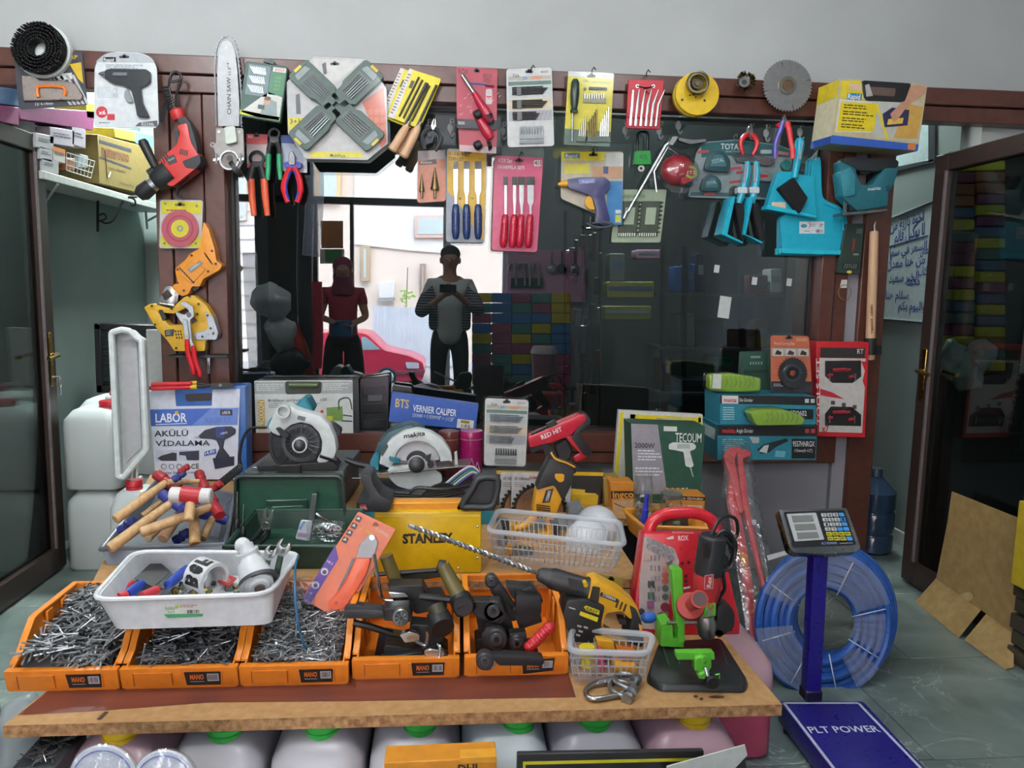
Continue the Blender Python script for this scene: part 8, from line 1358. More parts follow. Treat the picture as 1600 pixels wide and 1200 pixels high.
# whiteboard and framed board in the other passage
WX = PX(2.445,-1)
AR_O = 'ابةتثجحخدذرزسشصضطظعغفقكلمنهوىي';AR_T = {};_c = 0xFE8D
for ch in AR_O:n = 2 if ch in 'اةدذرزوى' else 4;AR_T[ch] = (_c,n);_c += n
def arabic(s):
    o = []
    for w in s.split(' '):
        r = '';pv = False
        for i,ch in enumerate(w):
            b,n = AR_T[ch];nx = i+1 < len(w)
            if n == 2:r += chr(b+pv);pv = False
            else:r += chr(b+((3 if pv else 2) if nx else (1 if pv else 0)));pv = True
        o.append(r[::-1])
    return ' '.join(o[::-1])
t = T('whiteboard','whiteboard covered in blue handwritten lines on the passage wall','whiteboard');q = Q4((1380,346),(1476,308),(1474,506),(1372,497));m = t.m('panel');m.prism(WX,q.rect(0,0,1,1),.012,'b4c4c6:.3',.002,.001);m = t.m('frame');F_ = [WX.on(*p,.004) for p in q.rect(0,0,1,1)];m.tube3(F_,.010,'6a7478:.4',6,True);m = t.m('lettering')
for s,u0,v0,u1,v1 in (('اخوة بازنة من',.12,.03,.66,.13),('لا بوكيل فالم',.2,.14,.68,.25),('السعر في سم',.15,.30,.72,.38),('من هنا معدن',.1,.41,.7,.50),('بعض',.62,.36,.76,.42),('الخبر سعيد',.14,.55,.6,.64),('محمد',.42,.62,.62,.68),('سلام هنا',.1,.72,.45,.80),('واليوم بكم',.3,.82,.72,.90),('كتاب',.6,.52,.74,.60)):m.tq(WX,q,arabic(s),u0,v0,u1,v1,'2c3c8c',.0035,.01)
m.tube(WX,[(*q(.12,.28),.003),(*q(.74,.27),.003)],.8,'2c3c8c',4);m.tube(WX,[(*q(.13,.28),.003),(*q(.16,.48),.003)],.6,'2c3c8c',4)
t = T('framed_board','dark-edged board hanging high on the passage wall behind the stapler box','board');m = t.m('panel');m.prism(WX,[(1384,170),(1456,160),(1456,250),(1384,268)],.012,'a9bcbe:.35',.002,.001);m = t.m('frame');m.prism(WX,[(1450,160),(1461,158),(1461,252),(1450,254)],.02,'34383c:.4',.006,.002);m.prism(WX,[(1384,264),(1458,248),(1460,254),(1384,272)],.02,'34383c:.4',.006,.002)
t = T('water_bottle','large dark blue water bottle standing behind the entry post','bottle');c = V3((2.235,.25,.001));m = t.m('body');R = .105;m.lathe3(c,c+V3((0,0,.40)),[(0,R*.9),(.03,R),(.22,R),(.25,R*.92),(.3,R),(.52,R),(.55,R*.92),(.6,R),(.8,R),(.92,R*.6),(1,R*.3)],'2a3c54:.15',28);m = t.m('cap');m.lathe3(c+V3((0,0,.40)),c+V3((0,0,.44)),[(0,R*.32),(1,R*.3)],'3a4a5c:.3',16)
# sponge stack seen through the far door leaf
SPP = PY(-.135);cols = {'y':'b0ac28:.7','b':'3a5c86:.7','m':'74405e:.7','t':'35666e:.7','r':'6a2c3c:.7','o':'8a5638:.7'}
nm = {'y':'yellow','b':'blue','m':'magenta','t':'teal','r':'dark red','o':'brown'}
for j,(rows,x0,x1,lab) in enumerate((('ymoobytmmymybtmybm',1490,1524,'beside the door stile'),('yoomymbytbymbybyoty',1525,1572,'away from the door stile'))):
    cnt = {};n = len(rows);
    for i,ch in enumerate(rows):
        cnt[ch] = cnt.get(ch,0)+1;y0 = 250+i*330/n;y1 = 250+(i+1)*330/n;t = T('sponge_pack','%s sponge pack, %s %s one down the column %s' % (nm[ch],ORD[cnt[ch]-1],nm[ch],lab),'sponge','sponge columns behind the glass door');t.m('pack').prism(SPP,[(x0+random.uniform(-2,2),y0+.5),(x1,y0+.5),(x1,y1-.5),(x0,y1-.5)],.10,cols[ch],random.uniform(0,.01),.006)
t = T('sponge_rack','dark rack carrying the sponge columns behind the glass door','rack');m = t.m('base');a = SPP.at(1480,584);b = SPP.at(1620,584);m.bb(a.x,b.x,-.135,-.03,.001,a.z-.001,'1c2022:.5',.004);m = t.m('back_panel');m.bb(a.x,b.x,-.025,-.01,.001,2.0,'141c1a:.5')
t = T('plastic_bag','crumpled white plastic bag hanging at the foot of the sponge columns','bag');m = t.m('bag');P_ = PY(-.19);
for x,y,r in ((1488,562,26),(1530,556,24),(1510,580,28)):m.ball(P_,x,y,r,'bubble',0,r*1.1,r*.35,18)
m.crumple(.03,22)
# hose coil
HC = LEAN(1290,1086,0,10);HC = HC.off(-.05);t = T('hose_coil','blue hose coil wrapped in clear film leaning under the window','hose');m = t.m('hose');path = []
for i,off in enumerate((0,-.035,-.07,-.10)):
    for r in range(5):
        rr_ = 1-.115*r;m.tube(HC,circ(1286+3*i,974-4*i,101*rr_,111*rr_,40),6.6,'24509a:.3',8,off-.012*(r % 2),True)
w = t.m('wrap_film');n = 40
for a0,a1,r0,r1 in ((205,345,52,106),(95,175,50,108),(-8,28,46,96),(38,62,60,110)):
    o = arc(1288,972,r1,r0,a0,a1,16,1.06);vs = [HC.on(*p,.024+.01*random.random()) for p in o];h = len(o)//2;w.add(vs,[(i,i+1,len(o)-2-i,len(o)-1-i) for i in range(h-1)],'wrap')
s = t.m('strap')
for a in (-62,-12,30,78,120,165,215,262):ca,sa = cos(radians(a)),sin(radians(a))*1.08;s.tube(HC,spline([(1286+46*ca,974+46*sa,0),(1286+60*ca,974+60*sa,.022),(1286+84*ca,974+84*sa,.026),(1286+108*ca,974+108*sa,.0)],3),1.0,'c4ccd8:.3',5)
p = t.m('paper_label');p.flat(HC,[(1198,868),(1236,858),(1238,864),(1200,876)],'c8cac8',.03)
# platform scale
t = T('platform_scale','blue platform scale with a keypad display on its column','scale');PS = PZ(.085);pq_ = [PS.at(*p) for p in ((1217,1095),(1349,1095))];dl = PS.at(1305,1203)-PS.at(1222,1097);dr = PS.at(1446,1205)-PS.at(1347,1097);k_ = 1.5
o = [pq_[0],pq_[1],pq_[1]+dr*k_,pq_[0]+dl*k_];m = t.m('platform');m.solid(o,[V3((p.x,p.y,.02)) for p in o],'241f78:.3',.006,2);m = t.m('border_line');u_ = (o[1]-o[0]).normalized();
def strip(a,b,w_):d = (b-a).normalized();s_ = V3((-d.y,d.x,0))*w_;z = V3((0,0,.0012));m.add([a+s_+z,b+s_+z,b-s_+z,a-s_+z],[(0,1,2,3)],'c0c4d8')
i0,i1,i2,i3 = [PS.at(*p) for p in ((1225,1099),(1341,1099),(1438,1200),(1302,1200))];strip(i0,i1,.0045);strip(i1,i1+(i2-i1)*1.4,.0045);strip(i0,i0+(i3-i0)*1.4,.0045)
l = t.m('lettering');a,b,c = PS.at(1267,1146)+V3((0,0,.0012)),PS.at(1377,1144)+V3((0,0,.0012)),PS.at(1260,1136)+V3((0,0,.0012));l.text3(a,b-a,c-a,None,'PLT POWER','d0d4e4',.012)
for x in (o[0]+dl*.1+u_*.02,o[1]-u_*.03+dr*.08):f = t.m('foot');f.lathe3(V3((x.x,x.y,.001)),V3((x.x,x.y,.02)),[(0,.015),(1,.015)],'1a1a1c',12)
cb,ct_ = PZ(.085).at(1266,1092),PY(PZ(.085).at(1266,1092).y).at(1278,862);m = t.m('column');w_ = .023;bq_ = [cb+V3((sx*w_,sy*.022,0)) for sx,sy in ((-1,-1),(1,-1),(1,1),(-1,1))];m.solid(bq_,[p+(ct_-cb) for p in bq_],'1e1672:.3',.004,2);m = t.m('hinge_block');m.box(cb+V3((0,0,.02)),(.054,.05,.035),'14102e:.4',0,.004)
DP2 = TILT(ct_+V3((0,-.05,.05)),38,2);t_ = t;oq = [(1217,796),(1323,793),(1346,856),(1336,863),(1290,866),(1243,864),(1234,857)]
m = t.m('display_housing',label='chrome-edged display housing');m.prism(DP2,rq(oq,4),.035,'8a8c8e:.25:1',0,.004,2);m.prism(DP2,rq([(1224,800),(1319,797),(1338,851),(1240,855)],3),.004,'1c1d22:.35',.003)
m = t.m('panel');m.prism(DP2,rq([(1229,803),(1275,801),(1288,843),(1242,846)],2),.002,'a8aaac:.4',.0045)
for i in range(3):y = 806+13*i;x = 1237+4*i;c = t.m('screen',of=m,label='small grey readout');c.prism(DP2,[(x,y),(x+32,y-1),(x+35,y+8),(x+2.5,y+10)],.002,'6a706c:.3',.006)
q = Q4((1282,801),(1318,800),(1334,845),(1294,845))
for r,row in enumerate(('789C','4561','123D','0+AB','MMMM','MMMB')):
    for c_,ch in enumerate(row):
        k = '3f8ccc:.4' if ch in 'CDAB' or (c_ == 3 and r < 4) else ('ccc43a:.4' if ch == 'M' else 'b4b6b8:.4');kk = t.m('key');kk.prism(DP2,q.rect(c_/4+.02,r/6+.02,c_/4+.23,r/6+.15),.003,k,.007,.0006);
        if ch in '0123456789+':kk.tq(DP2,q,ch,c_/4+.08,r/6+.04,c_/4+.17,r/6+.13,'202226',.0076,.02)
        elif ch == 'M':kk.tq(DP2,q,'M%d' % (c_+1+4*(r-4)),c_/4+.04,r/6+.05,c_/4+.2,r/6+.12,'3a3a1c',.0076,.02)
m = t.m('lettering');m.text(DP2,'PLT POWER',1284,851,1308,850,3.5,'8a9ac8',.0042);m.text(DP2,'www.plt.com',1312,850,1332,849,2.5,'9a9aa0',.0042)
# torn cardboard against the far door leaf
t = T('cardboard_box','torn flattened cardboard box leaning against the glass door','box');CX = PX(2.118,-1);m = t.m('panel');m.prism(CX,[(1487,768),(1605,815),(1605,868),(1480,818)],.004,'card',.004);m = t.m('panel');m.prism(CX,[(1480,818),(1605,868),(1605,1003),(1583,989),(1463,903)],.004,'card',.002)
f = t.m('flap');A_ = [CX.on(1463,903),CX.on(1533,953),PZ(.002).at(1498,997),PZ(.002).at(1430,940)];f.solid(A_,[p+V3((.003,.001,.003)) for p in A_],'card');f = t.m('flap');A_ = [CX.on(1541,959),CX.on(1583,989),PZ(.002).at(1583,1044),PZ(.002).at(1571,1047),PZ(.002).at(1507,1000)];f.solid(A_,[p+V3((.003,.001,.003)) for p in A_],'card')
k = t.m('torn_patch');k.flat(CX,spline([(1500,930),(1515,925),(1520,935),(1508,942)],2,True),'b8a070:.8',.005)
BX_ = PY(-.95).at(1580,940).x
for i in range(5):t = T('floor_plank','glossy brown plank, %s from the floor in the pile at the frame edge' % ORD[i],'plank','pile of brown planks');t.m('plank').bb(BX_+.012*(i % 2),BX_+.4,-1.25-.01*(i % 3),-.95,.001+.062*i,.058+.062*i,'40382e:.2',.004)
t = T('yellow_carton','yellow carton standing on the brown plank pile','box');t.m('carton').bb(PY(-1.0).at(1592,780).x,BX_+.3,-1.2,-1.0,.3135,.62,'b09a24:.5',.003)
# in front of the canisters
def standing(nm,lab,q4,y,dep,k):
    t = T(nm,lab,'box' if 'box' in lab or 'carton' in lab else 'sheet');pl = PY(y);f = [pl.on(*p) for p in q4];f[2].z = f[3].z = .002;m = t.m('board');m.solid(f,[p+V3((0,dep,0)) for p in f],k,.002);return t,pl
t,pl = standing('parcel_box','orange parcel carton with black letters in front of the canisters',[(600,1192),(776,1184),(776,1300),(600,1300)],-2.02,.06,'c8821e:.5');m = t.m('lettering');m.text(pl,'DHL',716,1208,752,1206,13,'1c1a18',.001,.03);t.m('lid').prism(pl,[(718,1184),(776,1182),(776,1192),(718,1194)],.03,'d49428:.5',.004,.001)
t,pl = standing('black_signboard','black signboard with yellow border in front of the pink canister',[(808,1178),(1100,1173),(1110,1300),(806,1300)],-2.03,.012,'1e1e1e:.5');m = t.m('border',label='yellow border line');m.flat(pl,[(817,1190),(1090,1184),(1090,1189),(821,1195),(821,1260),(817,1260)],'c8c020',.001)
t = T('paper_sheet','torn white sheet lying over the black signboard','sheet');pl = PY(-2.06);t.m('sheet').prism(pl,[(1042,1198),(1164,1164),(1168,1180),(1120,1230),(1040,1230)],.003,'c4c8be:.7',0)
t = T('cardboard_sheet','black cardboard flap behind the torn white sheet','sheet');t.m('flap').prism(PY(-2.05),[(1140,1200),(1164,1178),(1170,1240),(1136,1240)],.004,'1d1f1e:.6',0)
for i,(x,y,lab) in enumerate(((160,1218,'white plate with blue rim in clear wrap, beside the bubble wrap'),(256,1222,'second white plate with blue rim under the green cap'))):
    t = T('plate',lab,'plate','white plates');pl = TILT(PY(-2.1).at(x,y),25);m = t.m('dish');m.cyl(pl,x,y,54-4*i,.012,'d6dadf:.25',0,36,.003);m = t.m('rim_line');m.tube(pl,circ(x,y,47-4*i,45-4*i,36),.9,'5a6ab4',4,.001,True);m = t.m('wrapping');m.cyl(pl,x,y,56-4*i,.02,'film',.006,24,.004)
t = T('bubble_wrap_roll','folded bubble wrap bundle standing at the open end of the bench','bubble wrap');pl = PY(-1.6);m = t.m('roll');m.tube(pl,spline([(56,1092),(36,1116),(22,1150),(14,1185)],4),[10,14,18,24,26,34,34,34,34,34,34,34,34],'bubble',16,.0);m.crumple(.012,22)
t = T('nail_box','dark open box of nails beside the bubble wrap','box');m = t.m('box');pl = PY(-1.90);c = pl.at(72,1195);m.bb(c.x-.05,c.x+.04,-1.95,-1.8,.001,c.z+.02,'1c1e22:.5',.004);n_ = t.m('nail',kind='stuff')
for i in range(40):a = random.random()*3;p = V3((c.x-.005+random.uniform(-.03,.03),-1.88+random.uniform(-.05,.05),c.z+.024+random.random()*.01));d = V3((cos(a),sin(a),.1))*.02;n_.tube3([p-d,p+d],.0012,'8a8c90:.3:1',4)
t = T('blue_drum','dark blue plastic drum on the floor beside the bench end','drum');c = PY(-1.72).at(2,1130);t.m('drum').lathe3((c.x-.15,-1.66,.001),(c.x-.15,-1.66,.33),[(0,.09),(.02,.1),(.95,.1),(1,.08)],'2a3450:.35',24)
# clear hooks on the glass
for i,(x,y) in enumerate(((668,200),(703,200),(785,205),(977,204),(1030,204),(1060,196),(1172,205),(1197,208),(1250,206),(1278,206))):
    t = T('clear_hook','clear stick-on hook on the window glass, %s in the row counted from the door post' % ORD[i],'hook','clear hooks on the glass');pl = PY(GY-.003);m = t.m('pad');m.prism(pl,circ(x,y,4.5,7,14),.003,'hook',.002,.001);m = t.m('hook');m.tube(pl,spline([(x+2,y-12,.004),(x,y-4,.006),(x,y+8,.01),(x+3,y+13,.018),(x+6,y+8,.024)],3),1.2,'hook',6);m.tube(pl,circ(x+3,y-11,3,n=10),.9,'hook',5,.006,True)
for i,(x,y) in enumerate(((1132,480),(1179,439),(1233,441),(1120,420))):
    t = T('paper_note','small white paper note stuck on the window glass, %s counted from the wrench side' % ORD[(1,2,3,0)[i]],'note','paper notes on the glass');t.m('note').prism(PY(GY-.001),rot(rr(x-(4 if i else 9),y-(6 if i else 17),x+(4 if i else 9),y+(6 if i else 17),.5),8,x,y),.0006,'c4c8c6:.7',.001)
# ================================================================ behind the photographer: street, car, shop goods (all mirrored in the pane)
def V(nm,lab,cat,grp=None,kind=None):t = T(nm,lab,cat,grp,kind);MIR.append(t);return t
MIR = [];FV = VY(-10.6)
t = V('house_facade','beige house front across the street with pale upper storey','building');m = t.m('wall');m.prism(FV,[(-400,60),(2200,60),(2200,640),(-400,640)],.3,'facade');m.prism(FV,[(553,60),(720,60),(720,398),(640,392),(553,382)],.02,'facadew',.04,.01);m.prism(FV,[(-300,60),(440,60),(440,640),(-300,640)],.1,'facadew',.12)
m = t.m('siding');
for i in range(16):m.prism(FV,[(340,240+22*i),(430,240+22*i),(430,242+22*i),(340,242+22*i)],.02,'b4b0a8',.14)
for x0,y0,x1,y1,k in ((494,240,532,316,'c8a878'),(361,240,385,345,'b8b4ac'),(563,384,578,440,'8a7a60'),(656,412,666,466,'7a6a5c'),(648,336,700,372,'b89a8c')):
    w = t.m('window_frame');w.prism(FV,[(x0,y0),(x1,y0),(x1,y1),(x0,y1)],.05,k,.10 if x0 > 440 else .18,.01);p = t.m('pane',of=w);p.prism(FV,[(x0+5,y0+4),(x1-6,y0+4),(x1-6,y1-6),(x0+5,y1-6)],.01,'a8b4b0:.2',.11 if x0 > 440 else .19)
t = V('air_conditioner','white outdoor air conditioner unit on the beige facade','air conditioner');m = t.m('body');m.prism(FV,[(591,442),(616,438),(616,466),(591,467)],.25,'d8d8d4',.3,.02);m = t.m('bracket');m.prism(FV,[(590,467),(617,466),(615,470),(590,471)],.2,'7a7a78',.3)
t = V('street_sapling','thin leafy sapling in front of the facade','plant');m = t.m('stem');m.tube(FV,[(635,482),(637,418)],.8,'5a4a38',5,.5);m = t.m('foliage',kind='stuff')
for i in range(26):x,y = 636+random.gauss(0,5),463+random.gauss(0,5);m.flat(FV,[(x-3,y),(x,y-2),(x+3,y),(x,y+2)],'7a9a4a',.5+random.random()*.1)
t = V('metal_fence','white corrugated metal fence along the street','fence');FF = VY(-9.6)
for i in range(26):m = t.m('panel');x = 582+5.2*i;m.prism(FF,[(x,478+i*.2),(x+4.9,478+i*.2),(x+4.9,572),(x,572)],.02,'sheet',.012*(i % 2),.002)
t = V('red_car','red parked car seen mirrored through the open shop door','car');CV = VY(-7.5);m = t.m('body');m.prism(CV,rq([(420,600),(420,545),(470,520),(560,519),(574,522),(600,547),(640,556),(661,566),(664,580),(660,594),(630,598),(500,600)],4),.95,'b83246:.2',.0,.05,3)
w = t.m('windscreen');w.prism(CV,[(564,526),(572,526),(596,547),(566,548)],.9,'8aa8ae:.05',.004,.01);k = t.m('headlamp');k.prism(CV,rq([(633,566),(654,567),(655,576),(636,576)],2),.05,'d8dcdc:.1',.02,.006);k = t.m('bumper');k.prism(CV,rq([(618,580),(664,578),(664,583),(618,585)],1),.1,'7a4450',.03,.01)
for x in (604,470):k = t.m('wheel');k.cyl(CV,x,590,16,.16,'2a2a2a',.03,24,.01);k.cyl(CV,x,590,11,.03,'c4c6c6:.3:1',.045,20,.01)
t = V('door_poster','orange and green posters on the dark shop door','poster');m = t.m('sheet');DV = VY(-5.42);m.prism(DV,[(501,345),(536,345),(536,388),(502,388)],.004,'b07030',.0);m.flat(DV,[(508,389),(534,389),(534,410),(508,410)],'4a8a40',.001);m.prism(DV,[(500,389),(538,389),(538,412),(500,412)],.004,'c8c4bc',0)
# goods near the entrance
GV = VY(-3.2)
for i,(pts,r,k,lab) in enumerate((([(488,220),(492,300),(486,400)],14,'wrap','tall roll wrapped in clear film hanging by the entrance'),([(390,395),(394,480),(400,580)],11,'wrap','narrow wrapped roll leaning beside the door post'),([(478,320),(476,430),(480,570)],13,'2c3034:.4','dark upright pipe stacked by the entrance'),([(495,440),(497,520),(495,575)],8,'a02838:.5','red upright jack stand by the entrance'),([(456,510),(476,560),(484,600)],11,'a8382c:.5','red cone leaning on the wrapped rolls'))):
    t = V('wrapped_roll',lab,'goods','goods by the shop entrance');m = t.m('roll');m.tube(GV,spline(pts,4),r,k,10,-.1*(i % 3))
for i,(x,y,rx,ry,k,lab) in enumerate(((425,470,30,26,'bubble','large crumpled white bag beside the rolls'),(440,520,24,28,'bubble','second crumpled white bag below the first'),(455,565,32,24,'33363c:.3','dark glossy sack on the floor by the rolls'),(420,590,30,24,'2a2e3a:.4','dark blue sack behind the window corner'))):
    t = V('goods_sack',lab,'bag','sacks by the shop entrance');m = t.m('bag');m.ball(GV,x,y,rx,k,-.05*i,ry,rx*.7,20);m.crumple(.05,9)
PV = VY(-5.36);t = V('pegboard','pink pegboard of taps and ladles on the front wall','pegboard');m = t.m('board');m.prism(PV,[(792,390),(914,390),(914,472),(792,472)],.02,'e0a8c4:.6',0,.003)
for i,(x,k) in enumerate(((806,0),(820,0),(828,0),(842,0),(862,1),(878,2),(898,1))):
    t = V('kitchen_tap' if not k else 'ladle',(('chrome kitchen tap, %s on the pink pegboard' % ORD[i]) if not k else ('%s ladle, %s on the pink pegboard' % ('black' if k == 2 else 'steel',ORD[i-4]))),'tap' if not k else 'ladle','wares on the pink pegboard');m = t.m('body');kk = 'c8ccd0:.15:1' if k != 2 else '1a1a1c:.4'
    if not k:m.tube(PV,spline([(x,446),(x-1,420),(x-4,412),(x-9,414),(x-10,422)],4),2.2,kk,8,.05);m.prism(PV,[(x-8,434),(x+6,434),(x+6,450),(x-8,450)],.06,'2a3c3e:.3',.06,.004)
    else:m.tube(PV,[(x,392,.03),(x,414,.03)],1.4,kk,6);m.ball(PV,x,420,8,kk,.05,8,4)
SV = VY(-4.7);ck = 'ybmt'
for c in range(5):
    for r in range(9):
        ch = ck[(r*3+c*5+(r*c) % 3) % 4];t = V('sponge_pack','%s sponge pack, %s row, %s column of the stack beyond the phone' % (nm[ch],ORD[r],ORD[c]),'sponge','mirrored sponge stacks');x = 738+31*c;y = 458+16*r;t.m('pack').prism(SV,[(x,y),(x+30,y),(x+30,y+15),(x,y+15)],.16,{'y':'c8b420:.6','b':'3a74b0:.6','m':'9a4a6a:.6','t':'4a8a86:.6'}[ch],0,.006)
t = V('sponge_table','dark table carrying the mirrored sponge stacks','table');m = t.m('top');a = SV.at(730,604);b = SV.at(900,604);m.bb(a.x,b.x,a.y,a.y+.3,a.z-.03,a.z-.002,'3a3436');
for x in (a.x+.03,b.x-.03):k = t.m('leg');k.bb(x-.02,x+.02,a.y+.05,a.y+.25,.001,a.z-.03,'2a2628')
t = V('goods_bucket','tall dusky pink bucket with clear lid in front of the sponge stacks','bucket');m = t.m('bucket');BV = VY(-3.9);c = BV.at(850,560);m.lathe3((c.x,c.y,.3),(c.x,c.y,c.z+.05),[(0,.10),(1,.13)],'8a5a66:.4',24);k = t.m('lid');k.lathe3((c.x,c.y,c.z+.05),(c.x,c.y,c.z+.12),[(0,.135),(.3,.135),(1,.11)],'c0b8ba:.4',24);k = t.m('stand');k.bb(c.x-.15,c.x+.15,c.y-.15,c.y+.15,.001,.299,'2a2426')
# hanging rack of black hardware inside the room behind the glass, and shelves with goods
IR = PY(.55);t = T('hardware_rack','rack of dark hanging hardware behind the glass','rack');m = t.m('post');
for x in (884,912,938):m.tube(IR,[(x,330),(x-2,670)],2.4,'3a3e40:.4',6)
for i in range(34):
    k = t.m('hanging_tool');x = random.uniform(882,938);y = random.uniform(340,620);h_ = random.uniform(18,46);k.prism(IR,rot(rr(x-random.uniform(2,6),y,x+random.uniform(2,5),y+h_,1.5),random.uniform(-8,8),x,y),.02,random.choice(('16181a:.4','2a2c2e:.4','8d9090:.3:1','5a5c5c:.4','6a4438:.5')),random.uniform(0,.06),.003)
t = T('steel_shelf_unit','dark steel shelf unit standing behind the glass','shelf');IS = PY(.75);m = t.m('post')
for x in (1036,1070,1160,1228):m.prism(IS,[(x-3,385 if x < 1150 else 400),(x+3,385 if x < 1150 else 400),(x+3,690),(x-3,690)],.03,'22262a:.4',0)
for y in (457,542,612):m = t.m('shelf_board');m.prism(IS,[(1030,y),(1230,y+4),(1230,y+8),(1030,y+4)],.3,'4a4e50:.5',.02)
IG = IS.off(-.03)
for i,(x0,y0,x1,y1,k,lab) in enumerate(((1054,416,1068,456,'2e5a9c:.4','blue carton on the upper steel shelf'),(1072,412,1086,456,'3566a8:.4','second blue carton on the upper steel shelf'),(1088,396,1102,456,'1e2a44:.4','tall navy carton on the upper steel shelf'),(1172,430,1200,458,'6a3a34:.5','brown jar pack on the upper steel shelf'),(1204,420,1222,458,'b4bcbc:.3','pale bottle on the upper steel shelf'),(1058,490,1086,542,'8d9492:.3','grey bag on the middle steel shelf'),(1090,500,1130,542,'3c4a40:.4','green bag on the middle steel shelf'),(1182,500,1200,544,'8a8238:.4','olive tin on the middle steel shelf'),(1166,505,1180,544,'a0a4a0:.4','white tin on the middle steel shelf'),(1106,556,1144,572,'1f8a3c:.4','bright green box on the lower steel shelf'),(1170,566,1196,600,'2a2c2e:.2','black glossy case on the lower steel shelf'),(1030,560,1050,600,'6a2a24:.3','red jar on the lower steel shelf'),(948,440,1022,465,'9a9430:.5','yellow and blue carton on the inner counter stack, upper one'),(944,478,1018,500,'8a8a2c:.5','yellow and blue carton on the inner counter stack, lower one'),(994,390,1032,404,'d8a0c0:.6','pink paper strip behind the glass'),(952,396,976,440,'70786c:.5','grey-green folder behind the glass'))):
    t = T('shelf_goods',lab,'goods','goods behind the glass');m = t.m('body');m.prism(IG,rq([(x0,y0),(x1,y0),(x1,y1),(x0,y1)],3),.12,k,0,.004);m.prism(IG,[(x0+3,y0+(y1-y0)*.3),(x1-3,y0+(y1-y0)*.3),(x1-3,y0+(y1-y0)*.55),(x0+3,y0+(y1-y0)*.55)],.001,'8a949c:.5' if i % 3 else '3a5a8a:.5',.001)
t = T('inner_counter','dark counter behind the glass','counter');t.m('counter').bb(.55,1.62,.18,.46,.001,.60,'2a2e2e:.5',.004)
# ---------------------------------------------------------------- two people, mirrored in the glass
def skin(name,chains,k,par,sub=2):
    me = bpy.data.meshes.new(name);vs,es,rs,ix = [],[],[],{}
    for pts in chains:
        last = None
        for x,y,z,r in pts:
            key = (round(x,4),round(y,4),round(z,4))
            if key not in ix:ix[key] = len(vs);vs.append((x,y,z));rs.append(r)
            if last is not None and last != ix[key]:es.append((last,ix[key]))
            last = ix[key]
    me.from_pydata(vs,es,[]);o = bpy.data.objects.new(name,me);COL.objects.link(o);o.modifiers.new('s','SKIN');me.skin_vertices[0].data[0].use_root = True
    for i,r in enumerate(rs):me.skin_vertices[0].data[i].radius = (r,r)
    d = o.modifiers.new('d','SUBSURF');d.levels = d.render_levels = sub;dg = bpy.context.evaluated_depsgraph_get();dg.update();n = bpy.data.meshes.new_from_object(o.evaluated_get(dg));bpy.data.objects.remove(o);n.name = name
    n.materials.clear();n.materials.append(mat(k));n.polygons.foreach_set('use_smooth',[True]*len(n.polygons));o = bpy.data.objects.new(name,n);COL.objects.link(o);o.parent = par;return o
